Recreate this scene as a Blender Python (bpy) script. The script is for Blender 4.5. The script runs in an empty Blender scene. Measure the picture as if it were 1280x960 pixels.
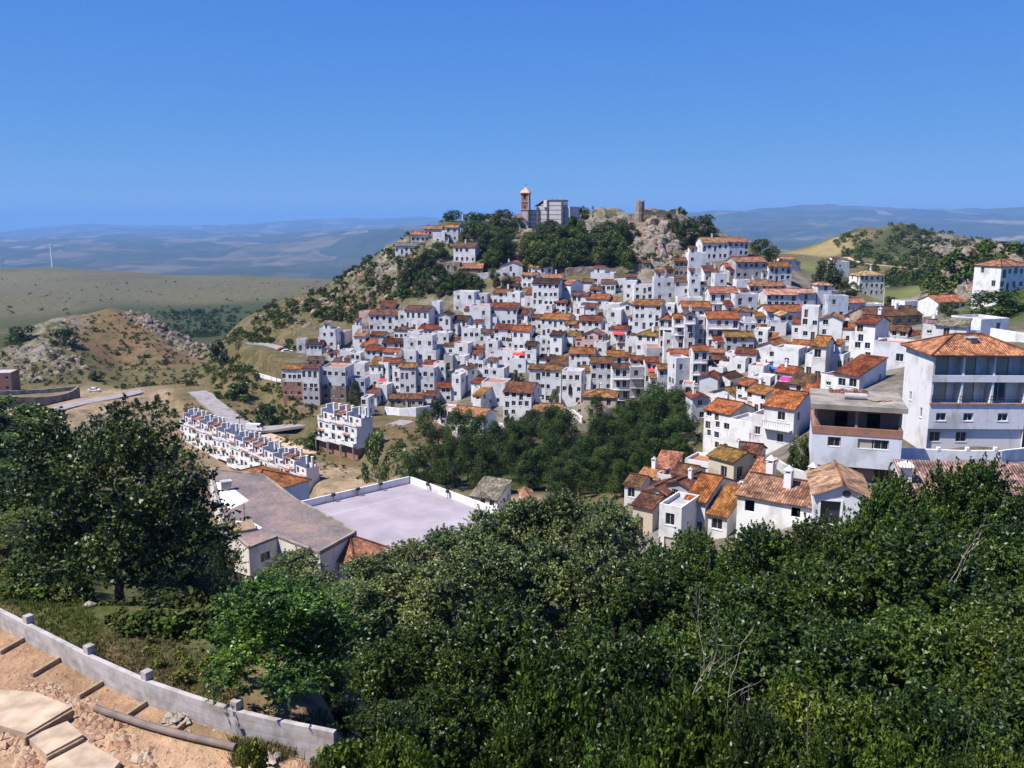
import bpy, math, random
import numpy as np
from mathutils import Vector, Matrix

random.seed(7)
rng = np.random.default_rng(7)
scene = bpy.context.scene
COL = scene.collection
F = 1108.0
PITCH = math.atan(210 / F)
CP, SP = math.cos(PITCH), math.sin(PITCH)
rad = math.radians

# ------------------------------------------------------------------ view geometry (eye at the origin, looking along +Y)
def ray(px, py):
    xc, yc = (px - 640) / F, (480 - py) / F
    d = Vector((xc, yc * SP + CP, yc * CP - SP))
    return d / d.y

def at(px, py, Y):
    return ray(px, py) * Y

def atz(px, py, z):
    r = ray(px, py)
    return r * (z / r.z)

# ------------------------------------------------------------------ materials
def new_mat(name):
    m = bpy.data.materials.new(name)
    m.use_nodes = True
    nt = m.node_tree
    b = nt.nodes['Principled BSDF']
    return m, nt, b

def nd(nt, kind, **kw):
    n = nt.nodes.new(kind)
    for k, v in kw.items():
        if k in n.inputs.keys():
            n.inputs[k].default_value = v
        else:
            setattr(n, k, v)
    return n

def ramp(nt, src, stops):
    r = nt.nodes.new('ShaderNodeValToRGB')
    e = r.color_ramp.elements
    while len(e) < len(stops):
        e.new(0.5)
    for el, (p, c) in zip(e, stops):
        el.position = p
        el.color = c if len(c) == 4 else (*c, 1)
    nt.links.new(src, r.inputs['Fac'])
    return r.outputs['Color']

def mixc(nt, fac, a, b, mode='MIX'):
    n = nt.nodes.new('ShaderNodeMix')
    n.data_type = 'RGBA'
    n.blend_type = mode
    for sock, v in ((n.inputs[0], fac), (n.inputs[6], a), (n.inputs[7], b)):
        if hasattr(v, 'links'):
            nt.links.new(v, sock)
        elif isinstance(v, (int, float)):
            sock.default_value = v
        else:
            sock.default_value = (*v, 1) if len(v) == 3 else v
    return n.outputs[2]

def noise_tex(nt, vec, scale, detail=4, rough=0.55):
    n = nt.nodes.new('ShaderNodeTexNoise')
    n.inputs['Scale'].default_value = scale
    n.inputs['Detail'].default_value = detail
    n.inputs['Roughness'].default_value = rough
    if vec is not None:
        nt.links.new(vec, n.inputs['Vector'])
    return n.outputs['Fac']

def mapping(nt, vec, scale):
    n = nt.nodes.new('ShaderNodeMapping')
    n.inputs['Scale'].default_value = scale
    nt.links.new(vec, n.inputs['Vector'])
    return n.outputs['Vector']

def bump(nt, b, h, strength=0.5, dist=0.05):
    n = nt.nodes.new('ShaderNodeBump')
    n.inputs['Strength'].default_value = strength
    n.inputs['Distance'].default_value = dist
    nt.links.new(h, n.inputs['Height'])
    nt.links.new(n.outputs['Normal'], b.inputs['Normal'])

def geo_pos(nt):
    return nt.nodes.new('ShaderNodeNewGeometry').outputs['Position']

def obj_co(nt):
    return nt.nodes.new('ShaderNodeTexCoord').outputs['Object']

MAT = {}

def mk_plain(name, col, rough=0.7, var=0.2, scale=2.0, bmp=0.0, metal=0.0):
    m, nt, b = new_mat(name)
    v = obj_co(nt)
    n = noise_tex(nt, v, scale, 6)
    dark = tuple(c * (1 - var) for c in col)
    lite = tuple(min(1, c * (1 + var)) for c in col)
    nt.links.new(ramp(nt, n, [(0.3, dark), (0.7, lite)]), b.inputs['Base Color'])
    b.inputs['Roughness'].default_value = rough
    b.inputs['Metallic'].default_value = metal
    if bmp:
        bump(nt, b, n, 0.6, bmp)
    MAT[name] = m
    return m

def mk_wall():
    # whitewash: the object's own colour, with rain streaks, patched repairs and a rough coat
    m, nt, b = new_mat('whitewash')
    oi = nt.nodes.new('ShaderNodeObjectInfo')
    p = geo_pos(nt)
    streak = noise_tex(nt, mapping(nt, p, (0.9, 0.9, 0.3)), 1.0, 5, 0.6)
    patch = noise_tex(nt, p, 0.35, 3)
    s = ramp(nt, streak, [(0.30, (0.74, 0.71, 0.66)), (0.46, (1, 1, 1))])
    q = ramp(nt, patch, [(0.34, (0.74, 0.73, 0.71)), (0.48, (1, 1, 1))])
    c = mixc(nt, 1.0, oi.outputs['Color'], s, 'MULTIPLY')
    c = mixc(nt, 1.0, c, q, 'MULTIPLY')
    nt.links.new(c, b.inputs['Base Color'])
    b.inputs['Roughness'].default_value = 0.85
    b.inputs['Specular IOR Level'].default_value = 0.2
    bump(nt, b, noise_tex(nt, p, 3.0, 4), 0.25, 0.04)
    MAT['wall'] = m

def mk_roof():
    # barrel tiles: U runs along the eave, V up the slope, both in metres
    m, nt, b = new_mat('clay_tiles')
    oi = nt.nodes.new('ShaderNodeObjectInfo')
    uv = nt.nodes.new('ShaderNodeUVMap').outputs['UV']
    sep = nt.nodes.new('ShaderNodeSeparateXYZ')
    nt.links.new(uv, sep.inputs[0])
    def mth(op, a, bb=None):
        n = nt.nodes.new('ShaderNodeMath')
        n.operation = op
        for i, v in enumerate((a, bb)):
            if v is None: continue
            if hasattr(v, 'links'): nt.links.new(v, n.inputs[i])
            else: n.inputs[i].default_value = v
        return n.outputs[0]
    u = mth('MULTIPLY', sep.outputs[0], 2 * math.pi / 0.26)
    hu = mth('ABSOLUTE', mth('SINE', mth('MULTIPLY', u, 0.5)))
    hv = mth('FRACT', mth('MULTIPLY', sep.outputs[1], 1 / 0.38))
    h = mth('ADD', hu, mth('MULTIPLY', hv, -0.35))
    fl = nt.nodes.new('ShaderNodeCombineXYZ')
    nt.links.new(mth('FLOOR', mth('MULTIPLY', sep.outputs[0], 1 / 0.26)), fl.inputs[0])
    nt.links.new(mth('FLOOR', mth('MULTIPLY', sep.outputs[1], 1 / 0.38)), fl.inputs[1])
    nt.links.new(oi.outputs['Random'], fl.inputs[2])
    wn = nt.nodes.new('ShaderNodeTexWhiteNoise')
    nt.links.new(fl.outputs[0], wn.inputs['Vector'])
    tone = ramp(nt, wn.outputs['Value'], [(0.0, (0.55, 0.55, 0.55)), (0.75, (1.05, 1.05, 1.05)), (1.0, (1.5, 1.4, 1.3))])
    p = geo_pos(nt)
    lich = ramp(nt, noise_tex(nt, p, 0.6, 6, 0.65), [(0.40, (0.45, 0.42, 0.40)), (0.55, (1, 1, 1)), (0.70, (1.15, 1.1, 0.9))])
    c = mixc(nt, 1.0, oi.outputs['Color'], tone, 'MULTIPLY')
    c = mixc(nt, 1.0, c, lich, 'MULTIPLY')
    gap = ramp(nt, hu, [(0.0, (0.35, 0.3, 0.3)), (0.35, (1, 1, 1))])
    c = mixc(nt, 1.0, c, gap, 'MULTIPLY')
    nt.links.new(c, b.inputs['Base Color'])
    b.inputs['Roughness'].default_value = 0.9
    b.inputs['Specular IOR Level'].default_value = 0.15
    bump(nt, b, h, 0.9, 0.10)
    MAT['roof'] = m

def mk_leaf(name, trans=0.25, rough=0.45, spec=0.35):
    m, nt, b = new_mat(name)
    oi = nt.nodes.new('ShaderNodeObjectInfo')
    p = geo_pos(nt)
    at_ = nt.nodes.new('ShaderNodeAttribute')
    at_.attribute_name = 'tone'
    tone = ramp(nt, at_.outputs['Fac'], [(0.0, (0.35, 0.42, 0.35)), (0.5, (0.85, 0.85, 0.85)), (1.0, (2.1, 1.9, 1.5))])
    c = mixc(nt, 1.0, oi.outputs['Color'], tone, 'MULTIPLY')
    cl = ramp(nt, noise_tex(nt, p, 0.45, 3), [(0.35, (0.7, 0.8, 0.75)), (0.65, (1.25, 1.15, 0.9))])
    c = mixc(nt, 1.0, c, cl, 'MULTIPLY')
    nt.links.new(c, b.inputs['Base Color'])
    b.inputs['Roughness'].default_value = rough
    b.inputs['Specular IOR Level'].default_value = spec
    t = nt.nodes.new('ShaderNodeBsdfTranslucent')
    nt.links.new(mixc(nt, 1.0, c, (1.3, 1.5, 0.5), 'MULTIPLY'), t.inputs['Color'])
    mx = nt.nodes.new('ShaderNodeMixShader')
    mx.inputs[0].default_value = trans
    nt.links.new(b.outputs[0], mx.inputs[1])
    nt.links.new(t.outputs[0], mx.inputs[2])
    nt.links.new(mx.outputs[0], nt.nodes['Material Output'].inputs['Surface'])
    MAT[name] = m

mk_wall(); mk_roof()
mk_leaf('leaf', 0.16, 0.42, 0.35); mk_leaf('needle', 0.12, 0.6, 0.2)
mk_plain('bark', (0.11, 0.085, 0.06), 0.9, 0.5, 6.0, 0.05)
mk_plain('glass', (0.018, 0.02, 0.026), 0.12, 0.3, 1.0)
mk_plain('frame_white', (0.72, 0.72, 0.72), 0.6, 0.08)
mk_plain('wood_dark', (0.07, 0.035, 0.02), 0.6, 0.3, 4)
mk_plain('shutter', (0.45, 0.38, 0.30), 0.7, 0.08)
mk_plain('iron', (0.03, 0.03, 0.035), 0.5, 0.2)
mk_plain('concrete', (0.26, 0.225, 0.185), 0.9, 0.5, 0.5, 0.03)
mk_plain('gravel_roof', (0.19, 0.135, 0.115), 0.95, 0.5, 0.22, 0.06)
def mk_gravel():
    m, nt, b = new_mat('gravel_roof')
    p = geo_pos(nt)
    c = ramp(nt, noise_tex(nt, p, 0.16, 7, .6), [(.36, (.115, .092, .085)), (.5, (.175, .14, .13)), (.62, (.255, .175, .145))])
    c = mixc(nt, 1.0, c, ramp(nt, noise_tex(nt, p, 3.2, 5, .75), [(.3, (.55, .55, .55)), (.7, (1.4, 1.4, 1.4))]), 'MULTIPLY')
    nt.links.new(c, b.inputs['Base Color']); b.inputs['Roughness'].default_value = .95
    bump(nt, b, noise_tex(nt, p, 6.0, 4), .6, .05)
    MAT['gravel_roof'] = m
mk_gravel()
mk_plain('membrane', (0.86, 0.86, 0.84), 0.6, 0.05)
mk_plain('court_paint', (0.33, 0.285, 0.31), 0.8, 0.22, 0.16)
mk_plain('tile_floor', (0.36, 0.15, 0.09), 0.8, 0.3, 1.5)
mk_plain('floor_grey', (0.40, 0.38, 0.38), 0.85, 0.25, 0.8)
mk_plain('plank', (0.30, 0.21, 0.13), 0.85, 0.4, 5.0, 0.02)
mk_plain('rubble', (0.33, 0.28, 0.22), 0.95, 0.4, 3.0, 0.06)
mk_plain('slab', (0.42, 0.315, 0.215), 0.95, 0.4, 1.4, 0.04)
mk_plain('pipe', (0.16, 0.12, 0.10), 0.7, 0.3, 2.0)
mk_plain('steel_white', (0.75, 0.76, 0.78), 0.4, 0.05)
mk_plain('paint_white', (0.75, 0.76, 0.74), 0.3, 0.03)
mk_plain('paint_red', (0.35, 0.03, 0.02), 0.3, 0.05)
mk_plain('paint_dark', (0.03, 0.035, 0.045), 0.3, 0.05)
mk_plain('tyre', (0.02, 0.02, 0.02), 0.9, 0.1)
mk_plain('lamp_lens', (0.6, 0.55, 0.4), 0.2, 0.05)
mk_plain('cloth_red', (0.55, 0.05, 0.03), 0.9, 0.2, 2)
mk_plain('cloth_blue', (0.05, 0.12, 0.45), 0.9, 0.2, 2)
mk_plain('cloth_magenta', (0.40, 0.03, 0.20), 0.9, 0.2, 2)
mk_plain('dry_branch', (0.42, 0.36, 0.27), 0.9, 0.3, 4)
mk_plain('line_paint', (0.50, 0.455, 0.48), 0.8, 0.15, 1.0)

def mk_brick():
    m, nt, b = new_mat('brick')
    p = obj_co(nt)
    t = nt.nodes.new('ShaderNodeTexBrick')
    t.inputs['Scale'].default_value = 2.2
    t.inputs['Color1'].default_value = (0.36, 0.15, 0.09, 1)
    t.inputs['Color2'].default_value = (0.28, 0.12, 0.075, 1)
    t.inputs['Mortar'].default_value = (0.33, 0.27, 0.22, 1)
    n = nt.nodes.new('ShaderNodeMapping')
    n.inputs['Rotation'].default_value = (rad(90), 0, 0)
    nt.links.new(p, n.inputs['Vector'])
    nt.links.new(n.outputs[0], t.inputs['Vector'])
    c = mixc(nt, 1.0, t.outputs['Color'], ramp(nt, noise_tex(nt, p, 0.7, 5), [(0.3, (0.7, 0.7, 0.7)), (0.7, (1.1, 1.1, 1.1))]), 'MULTIPLY')
    nt.links.new(c, b.inputs['Base Color'])
    b.inputs['Roughness'].default_value = 0.9
    MAT['brick'] = m
mk_brick()

def mk_block():
    # rendered concrete blocks with a lime wash
    m, nt, b = new_mat('block_wall')
    p = geo_pos(nt)
    uv = nt.nodes.new('ShaderNodeUVMap').outputs['UV']
    t = nt.nodes.new('ShaderNodeTexBrick')
    t.inputs['Scale'].default_value = 1.0
    t.inputs['Brick Width'].default_value = 0.5
    t.inputs['Row Height'].default_value = 0.25
    t.inputs['Mortar Size'].default_value = 0.012
    t.inputs['Color1'].default_value = (0.41, 0.375, 0.365, 1)
    t.inputs['Color2'].default_value = (0.385, 0.355, 0.345, 1)
    t.inputs['Mortar'].default_value = (0.345, 0.315, 0.30, 1)
    nt.links.new(uv, t.inputs['Vector'])
    c = mixc(nt, 1.0, t.outputs['Color'], ramp(nt, noise_tex(nt, p, 2.0, 6), [(0.3, (0.6, 0.56, 0.5)), (0.6, (1.08, 1.08, 1.08))]), 'MULTIPLY')
    nt.links.new(c, b.inputs['Base Color'])
    b.inputs['Roughness'].default_value = 0.95
    bump(nt, b, t.outputs['Fac'], 0.4, 0.02)
    MAT['block_wall'] = m
mk_block()

def mk_stone():
    m, nt, b = new_mat('stone')
    p = geo_pos(nt)
    v = nt.nodes.new('ShaderNodeTexVoronoi')
    v.inputs['Scale'].default_value = 1.1
    nt.links.new(p, v.inputs['Vector'])
    oi = nt.nodes.new('ShaderNodeObjectInfo')
    c = mixc(nt, 1.0, oi.outputs['Color'], ramp(nt, v.outputs['Color'], [(0.2, (0.7, 0.68, 0.64)), (0.8, (1.15, 1.12, 1.05))]), 'MULTIPLY')
    c = mixc(nt, 1.0, c, ramp(nt, noise_tex(nt, p, 0.5, 8, 0.7), [(0.35, (0.5, 0.47, 0.42)), (0.6, (1.1, 1.1, 1.1))]), 'MULTIPLY')
    nt.links.new(c, b.inputs['Base Color'])
    b.inputs['Roughness'].default_value = 0.95
    bump(nt, b, v.outputs['Distance'], 0.7, 0.12)
    MAT['stone'] = m
mk_stone()

def mk_band():
    # grey church render with thin darker courses
    m, nt, b = new_mat('banded_render')
    p = obj_co(nt)
    sep = nt.nodes.new('ShaderNodeSeparateXYZ')
    nt.links.new(p, sep.inputs[0])
    w = nt.nodes.new('ShaderNodeMath'); w.operation = 'MULTIPLY'; w.inputs[1].default_value = 0.52
    nt.links.new(sep.outputs[2], w.inputs[0])
    f = nt.nodes.new('ShaderNodeMath'); f.operation = 'FRACT'
    nt.links.new(w.outputs[0], f.inputs[0])
    c = ramp(nt, f.outputs[0], [(0.0, (0.16, 0.13, 0.13)), (0.15, (0.16, 0.13, 0.13)), (0.17, (0.62, 0.57, 0.57)), (1.0, (0.62, 0.57, 0.57))])
    c = mixc(nt, 1.0, c, ramp(nt, noise_tex(nt, p, 0.8, 4), [(0.3, (0.85, 0.85, 0.85)), (0.7, (1.05, 1.05, 1.05))]), 'MULTIPLY')
    nt.links.new(c, b.inputs['Base Color'])
    b.inputs['Roughness'].default_value = 0.9
    MAT['band'] = m
mk_band()

# ------------------------------------------------------------------ mesh helper
class MB:
    def __init__(s):
        s.v, s.f, s.m, s.uv = [], [], [], []
    def face(s, pts, m=0, uv=None):
        i = len(s.v)
        s.v += [tuple(p) for p in pts]
        s.f.append(tuple(range(i, i + len(pts))))
        s.m.append(m)
        s.uv.append(uv)
    def box(s, x0, x1, y0, y1, z0, z1, m=0, top=None):
        i = len(s.v)
        s.v += [(x0, y0, z0), (x1, y0, z0), (x1, y1, z0), (x0, y1, z0), (x0, y0, z1), (x1, y0, z1), (x1, y1, z1), (x0, y1, z1)]
        for k, q in enumerate(((0, 3, 2, 1), (4, 5, 6, 7), (0, 1, 5, 4), (1, 2, 6, 5), (2, 3, 7, 6), (3, 0, 4, 7))):
            s.f.append(tuple(i + a for a in q)); s.m.append(top if (k == 1 and top is not None) else m); s.uv.append(None)
    def prism(s, poly, z0, z1, m=0, mtop=None):
        n = len(poly); i = len(s.v)
        zz0 = z0 if hasattr(z0, '__len__') else [z0] * n
        zz1 = z1 if hasattr(z1, '__len__') else [z1] * n
        s.v += [(p[0], p[1], zz0[k]) for k, p in enumerate(poly)] + [(p[0], p[1], zz1[k]) for k, p in enumerate(poly)]
        for k in range(n):
            j = (k + 1) % n
            s.f.append((i + k, i + j, i + n + j, i + n + k)); s.m.append(m); s.uv.append(None)
        s.f.append(tuple(i + n + k for k in range(n))); s.m.append(m if mtop is None else mtop); s.uv.append(None)
        s.f.append(tuple(i + k for k in reversed(range(n)))); s.m.append(m); s.uv.append(None)
    def tube(s, pts, rs, n=6, m=0, cap=True):
        i0 = len(s.v)
        pts = [Vector(p) for p in pts]
        for k, p in enumerate(pts):
            d = (pts[min(k + 1, len(pts) - 1)] - pts[max(k - 1, 0)]).normalized()
            a = d.cross(Vector((0.31, 0.9, 0.13))).normalized()
            b = d.cross(a)
            r = rs[k] if hasattr(rs, '__len__') else rs
            for q in range(n):
                t = 2 * math.pi * q / n
                s.v.append(tuple(p + a * (r * math.cos(t)) + b * (r * math.sin(t))))
        for k in range(len(pts) - 1):
            for q in range(n):
                s.f.append((i0 + k * n + q, i0 + k * n + (q + 1) % n, i0 + (k + 1) * n + (q + 1) % n, i0 + (k + 1) * n + q)); s.m.append(m); s.uv.append(None)
        if cap:
            s.f.append(tuple(i0 + q for q in range(n))); s.m.append(m); s.uv.append(None)
            s.f.append(tuple(i0 + (len(pts) - 1) * n + q for q in reversed(range(n)))); s.m.append(m); s.uv.append(None)
    def slab(s, quad, th, m=0, edge=None, udir=None):
        """a tile slope: quad = 4 top points (eave-left, eave-right, ridge-right, ridge-left) or 3; UV in metres"""
        q = [Vector(p) for p in quad]
        e = (q[1] - q[0]).normalized() if udir is None else udir
        nrm = (q[1] - q[0]).cross(q[2] - q[0]).normalized()
        up = nrm.cross(e)
        uv = [((p - q[0]).dot(e), (p - q[0]).dot(up)) for p in q]
        s.face(q, m, uv)
        lo = [p - nrm * th for p in q]
        em = m if edge is None else edge
        s.face(list(reversed(lo)), em, [(0, 0)] * len(q))
        for k in range(len(q)):
            j = (k + 1) % len(q)
            s.face([lo[k], lo[j], q[j], q[k]], em, [(0, 0), (0.1, 0), (0.1, 0.1), (0, 0.1)])
    def facade(s, p0, ux, w, z0, z1, ops=(), depth=0.15, m=0):
        """a wall with real openings; p0 = lower left corner seen from outside"""
        ux = Vector((ux[0], ux[1], 0)); n = Vector((ux.y, -ux.x, 0)); p0 = Vector((p0[0], p0[1], 0))
        ops = [o for o in ops if o[0] > 0.05 and o[1] < w - 0.05 and o[2] > z0 + 0.02 and o[3] < z1 - 0.02]
        xs = sorted({0.0, w, *[o[0] for o in ops], *[o[1] for o in ops]})
        zs = sorted({z0, z1, *[o[2] for o in ops], *[o[3] for o in ops]})
        P = lambda a, z, dd=0.0: p0 + ux * a - n * dd + Vector((0, 0, z))
        for i in range(len(xs) - 1):
            xm = (xs[i] + xs[i + 1]) / 2
            col = [o for o in ops if o[0] < xm < o[1]]
            za = z0
            # merge the cells of a column between openings
            for o in sorted(col, key=lambda t: t[2]):
                if o[2] > za: s.face([P(xs[i], za), P(xs[i + 1], za), P(xs[i + 1], o[2]), P(xs[i], o[2])], m)
                za = max(za, o[3])
            if z1 > za: s.face([P(xs[i], za), P(xs[i + 1], za), P(xs[i + 1], z1), P(xs[i], z1)], m)
        for a0, a1, b0, b1 in ops:
            s.face([P(a0, b0), P(a0, b0, depth), P(a0, b1, depth), P(a0, b1)], m)
            s.face([P(a1, b0, depth), P(a1, b0), P(a1, b1), P(a1, b1, depth)], m)
            s.face([P(a0, b0), P(a1, b0), P(a1, b0, depth), P(a0, b0, depth)], m)
            s.face([P(a0, b1, depth), P(a1, b1, depth), P(a1, b1), P(a0, b1)], m)
        return ops
    def mesh(s, name, mats):
        me = bpy.data.meshes.new(name)
        me.from_pydata(s.v, [], s.f)
        for k in mats:
            me.materials.append(MAT[k])
        me.polygons.foreach_set('material_index', s.m)
        if any(u is not None for u in s.uv):
            lay = me.uv_layers.new(name='UVMap')
            flat = []
            for f, u in zip(s.f, s.uv):
                for k in range(len(f)):
                    flat += list(u[k]) if u is not None else [0, 0]
            lay.data.foreach_set('uv', flat)
        me.update()
        return me
    def build(s, name, mats, parent=None, loc=None, rz=None, color=None):
        return place(name, s.mesh(name, mats), parent, loc, rz, color)

def place(name, me, parent=None, loc=None, rz=None, color=None):
    o = bpy.data.objects.new(name, me)
    COL.objects.link(o)
    if parent is not None: o.parent = parent
    if loc is not None: o.location = loc
    if rz is not None: o.rotation_euler = (0, 0, rz)
    if color is not None: o.color = (*color, 1)
    return o

def tag(o, label=None, cat=None, group=None, kind=None):
    if label: o['label'] = label
    if cat: o['category'] = cat
    if group: o['group'] = group
    if kind: o['kind'] = kind
    return o

def thing(name, loc, label, cat, rz=0.0, group=None):
    o = bpy.data.objects.new(name, None)
    o.empty_display_size = 0.5
    COL.objects.link(o)
    o.location = loc
    o.rotation_euler = (0, 0, rz)
    return tag(o, label, cat, group)

def copy_tree(o, parent=None):
    c = o.copy(); COL.objects.link(c); c.parent = parent
    for ch in list(o.children):
        copy_tree(ch, c)
    return c
# ------------------------------------------------------------------ the land
def vnoise(x, y, seed=0):
    xi, yi = np.floor(x).astype(np.int64), np.floor(y).astype(np.int64)
    xf, yf = x - xi, y - yi
    def h(a, b):
        n = (a * 374761393 + b * 668265263 + seed * 974634777) & 0x7fffffff
        n = ((n ^ (n >> 13)) * 1274126177) & 0x7fffffff
        return ((n ^ (n >> 16)) & 0xffff) / 65535.0
    u, v = xf * xf * (3 - 2 * xf), yf * yf * (3 - 2 * yf)
    return (h(xi, yi) * (1 - u) + h(xi + 1, yi) * u) * (1 - v) + (h(xi, yi + 1) * (1 - u) + h(xi + 1, yi + 1) * u) * v

def fbm(x, y, oct=5, seed=0, ridged=False):
    s, a, tot = 0, 1.0, 0
    for k in range(oct):
        n = vnoise(x * 2 ** k + 17.3 * k, y * 2 ** k - 9.1 * k, seed + k) * 2 - 1
        if ridged: n = 1 - 2 * np.abs(n)
        s = s + n * a; tot += a; a *= 0.5
    return s / tot

# heights read off the view: (pixel x, pixel y, metres ahead)
CTRL = """
0 700 55;0 620 85;0 545 120;0 565 170;40 540 230;100 650 100;100 595 160;150 560 205;230 640 130;200 590 180;-250 700 55;-250 560 120;-250 545 230
60 500 300;150 500 290;0 475 330;-200 480 320;60 440 372;0 428 425;40 412 430;90 398 445;140 387 450;185 398 450;215 425 430;250 450 405;230 480 330;150 455 390;-200 420 440
140 425 560;0 420 560;140 425 700;270 450 520;0 402 900;150 408 900;250 412 900;330 400 1000;-200 400 900;0 352 2200;0 336 2500;66 335 2600;150 340 2500;300 345 2500;390 348 2300;480 352 2200;-200 335 2500
0 370 4000;200 372 4000;400 372 4000;600 372 4000;0 338 6800;200 338 6800;400 338 6800;600 338 6800;0 320 8800;200 318 8800;420 318 8800;600 318 8800
0 308 11000;150 300 12500;300 302 12000;420 297 9500;480 292 9500;550 292 9500;0 303 16000;300 297 17000;500 290 17000
-250 292 26000;0 294 26000;40 288 26000;110 283 28000;250 284 28000;330 281 28000;380 276 28000;450 276 28000;520 273 28000;600 275 28000;700 275 28000
-250 300 34000;0 300 34000;250 295 34000;520 290 34000;700 290 34000;900 290 34000;1280 290 34000;1500 290 34000
800 274 20000;890 268 16500;940 266 16000;1000 261 16000;1080 260 16000;1180 265 16000;1280 260 16000;1500 262 16000
900 296 9500;1000 298 9500;1150 297 9500;1280 298 9000;1500 298 9000;900 340 4000;1100 340 4000;1300 340 4000;960 312 7000;1280 312 6500
960 318 720;1000 315 820;1040 297 900;1080 284 900;1105 286 890;1125 279 850;1150 286 850;1200 298 800;1240 305 760;1290 310 720;1500 320 700
1040 320 1100;1100 325 1400;1250 330 1400;1000 335 1400;900 335 1400;1000 330 620;1100 328 620;1160 325 600;1040 318 760;1150 362 430;1140 378 375;1100 350 500;1180 345 420
1195 328 345;1225 316 352;1270 318 345;1190 372 312;1240 355 330;1255 325 420;1100 388 312;1265 362 222;1240 402 205;1200 385 262;1400 370 220
1280 428 150;1180 425 160;1060 395 272;1000 422 232;1000 480 170;1000 540 128;940 565 142;880 565 168;850 530 200;900 605 116;860 645 102;1060 485 140;1110 450 165;1163 566 98;1280 568 98;1060 604 90;1016 606 91
950 645 92;1050 660 80;1200 640 70;1280 630 76;1400 590 90
650 522 240;700 507 245;760 502 240;800 494 238;560 546 235;612 546 226;700 450 276;800 440 257;700 400 306;800 400 290;850 440 236;650 360 338;750 350 336;850 350 322;900 400 266;900 350 312;960 352 304;1030 386 290;1040 352 332;900 322 346;930 302 372;990 333 360
360 504 270;420 504 268;480 518 262;540 508 262;400 440 306;470 410 326;450 450 300;550 430 302;550 400 322;600 372 338;360 440 312;320 432 335;500 450 292
500 372 352;440 395 350;420 352 422;480 314 422;300 402 425;270 442 405;350 376 425;520 292 425;560 276 432;420 385 520;300 432 530;500 350 560;560 322 600;680 322 600;800 322 600;900 332 500;950 335 470;960 326 410
540 320 372;600 333 358;600 292 402;570 303 388;680 285 386;740 276 392;800 276 388;840 276 388;880 292 382;640 342 350;700 333 350;760 336 350;820 332 350;860 314 362;680 305 368;760 303 370;820 303 366;640 285 395
374 625 200;232 550 240;300 592 218;250 491 290;275 512 272;312 540 252;400 572 226;440 612 196;340 538 256;400 529 256;470 526 250;330 500 286;300 478 296;330 520 271;428 570 226;500 562 216;450 585 208;520 530 245
560 602 185;640 602 176;600 562 210;700 562 206;700 602 180;780 582 186;820 542 206;800 604 160;760 622 140;640 640 145;850 595 150
512 612 160;373 655 142;600 646 140;500 700 115;440 700 115;420 708 106;330 725 100;285 690 115;320 640 150;280 610 185
"""
# near ground, directly: (x/y, metres ahead, height)
NEAR = [(-.9, 5, -9), (-.3, 5, -9), (.3, 5, -9), (.9, 5, -8), (-.9, 14, -13.8), (-.45, 14, -13.9), (-.25, 14, -14.2), (0, 14, -18), (.4, 14, -18.5), (.9, 14, -18),
        (-.8, 22, -13.8), (-.55, 22, -13.9), (-.35, 21, -14.0), (-.62, 28, -13.8), (-.5, 27, -14.0), (-.4, 24.5, -14.0), (-.29, 21.5, -14.2), (-.2, 20, -15.0),
        (-.6, 33, -15.2), (-.48, 34, -16.2), (-.42, 31, -15.6), (-.33, 29, -16.0), (-.5, 42, -19.5), (-.35, 45, -22), (-.2, 30, -19), (0, 24, -22.5), (0, 40, -28), (0, 65, -33), (0, 100, -42), (0, 128, -46.5),
        (.3, 24, -22.5), (.3, 40, -28.5), (.3, 62, -32), (.5, 24, -22), (.5, 40, -27), (.5, 58, -29), (.8, 24, -22), (.8, 40, -26), (.8, 60, -28), (-.2, 65, -33), (-.2, 95, -41), (-.3, 65, -30), (-.45, 75, -30), (.15, 85, -36)]

_c = []
for part in CTRL.replace('\n', ';').split(';'):
    if part.strip():
        a, b_, Y = map(float, part.split())
        r = ray(a, b_)
        _c.append((r.x, math.log(Y), r.z))
for u, Y, z in NEAR:
    _c.append((u, math.log(Y), z / Y))
_c = np.array(_c)
KU = 3.0
_pts = np.stack([_c[:, 0] * KU, _c[:, 1]], 1)
_n = len(_pts)
_D = np.sqrt(((_pts[:, None] - _pts[None]) ** 2).sum(2) + 0.0009)
_A = np.zeros((_n + 3, _n + 3))
_A[:_n, :_n] = _D + np.eye(_n) * -0.002
_A[:_n, _n] = 1; _A[:_n, _n + 1:] = _pts
_A[_n, :_n] = 1; _A[_n + 1:, :_n] = _pts.T
_w = np.linalg.solve(_A, np.concatenate([_c[:, 2], [0, 0, 0]]))

def slope_t(u, v):
    q = np.stack([np.ravel(u) * KU, np.ravel(v)], 1)
    out = np.empty(len(q))
    for i in range(0, len(q), 20000):
        d = np.sqrt(((q[i:i + 20000, None] - _pts[None]) ** 2).sum(2) + 0.0009)
        out[i:i + 20000] = d @ _w[:_n] + _w[_n] + q[i:i + 20000] @ _w[_n + 1:]
    return out.reshape(np.shape(u))

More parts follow.
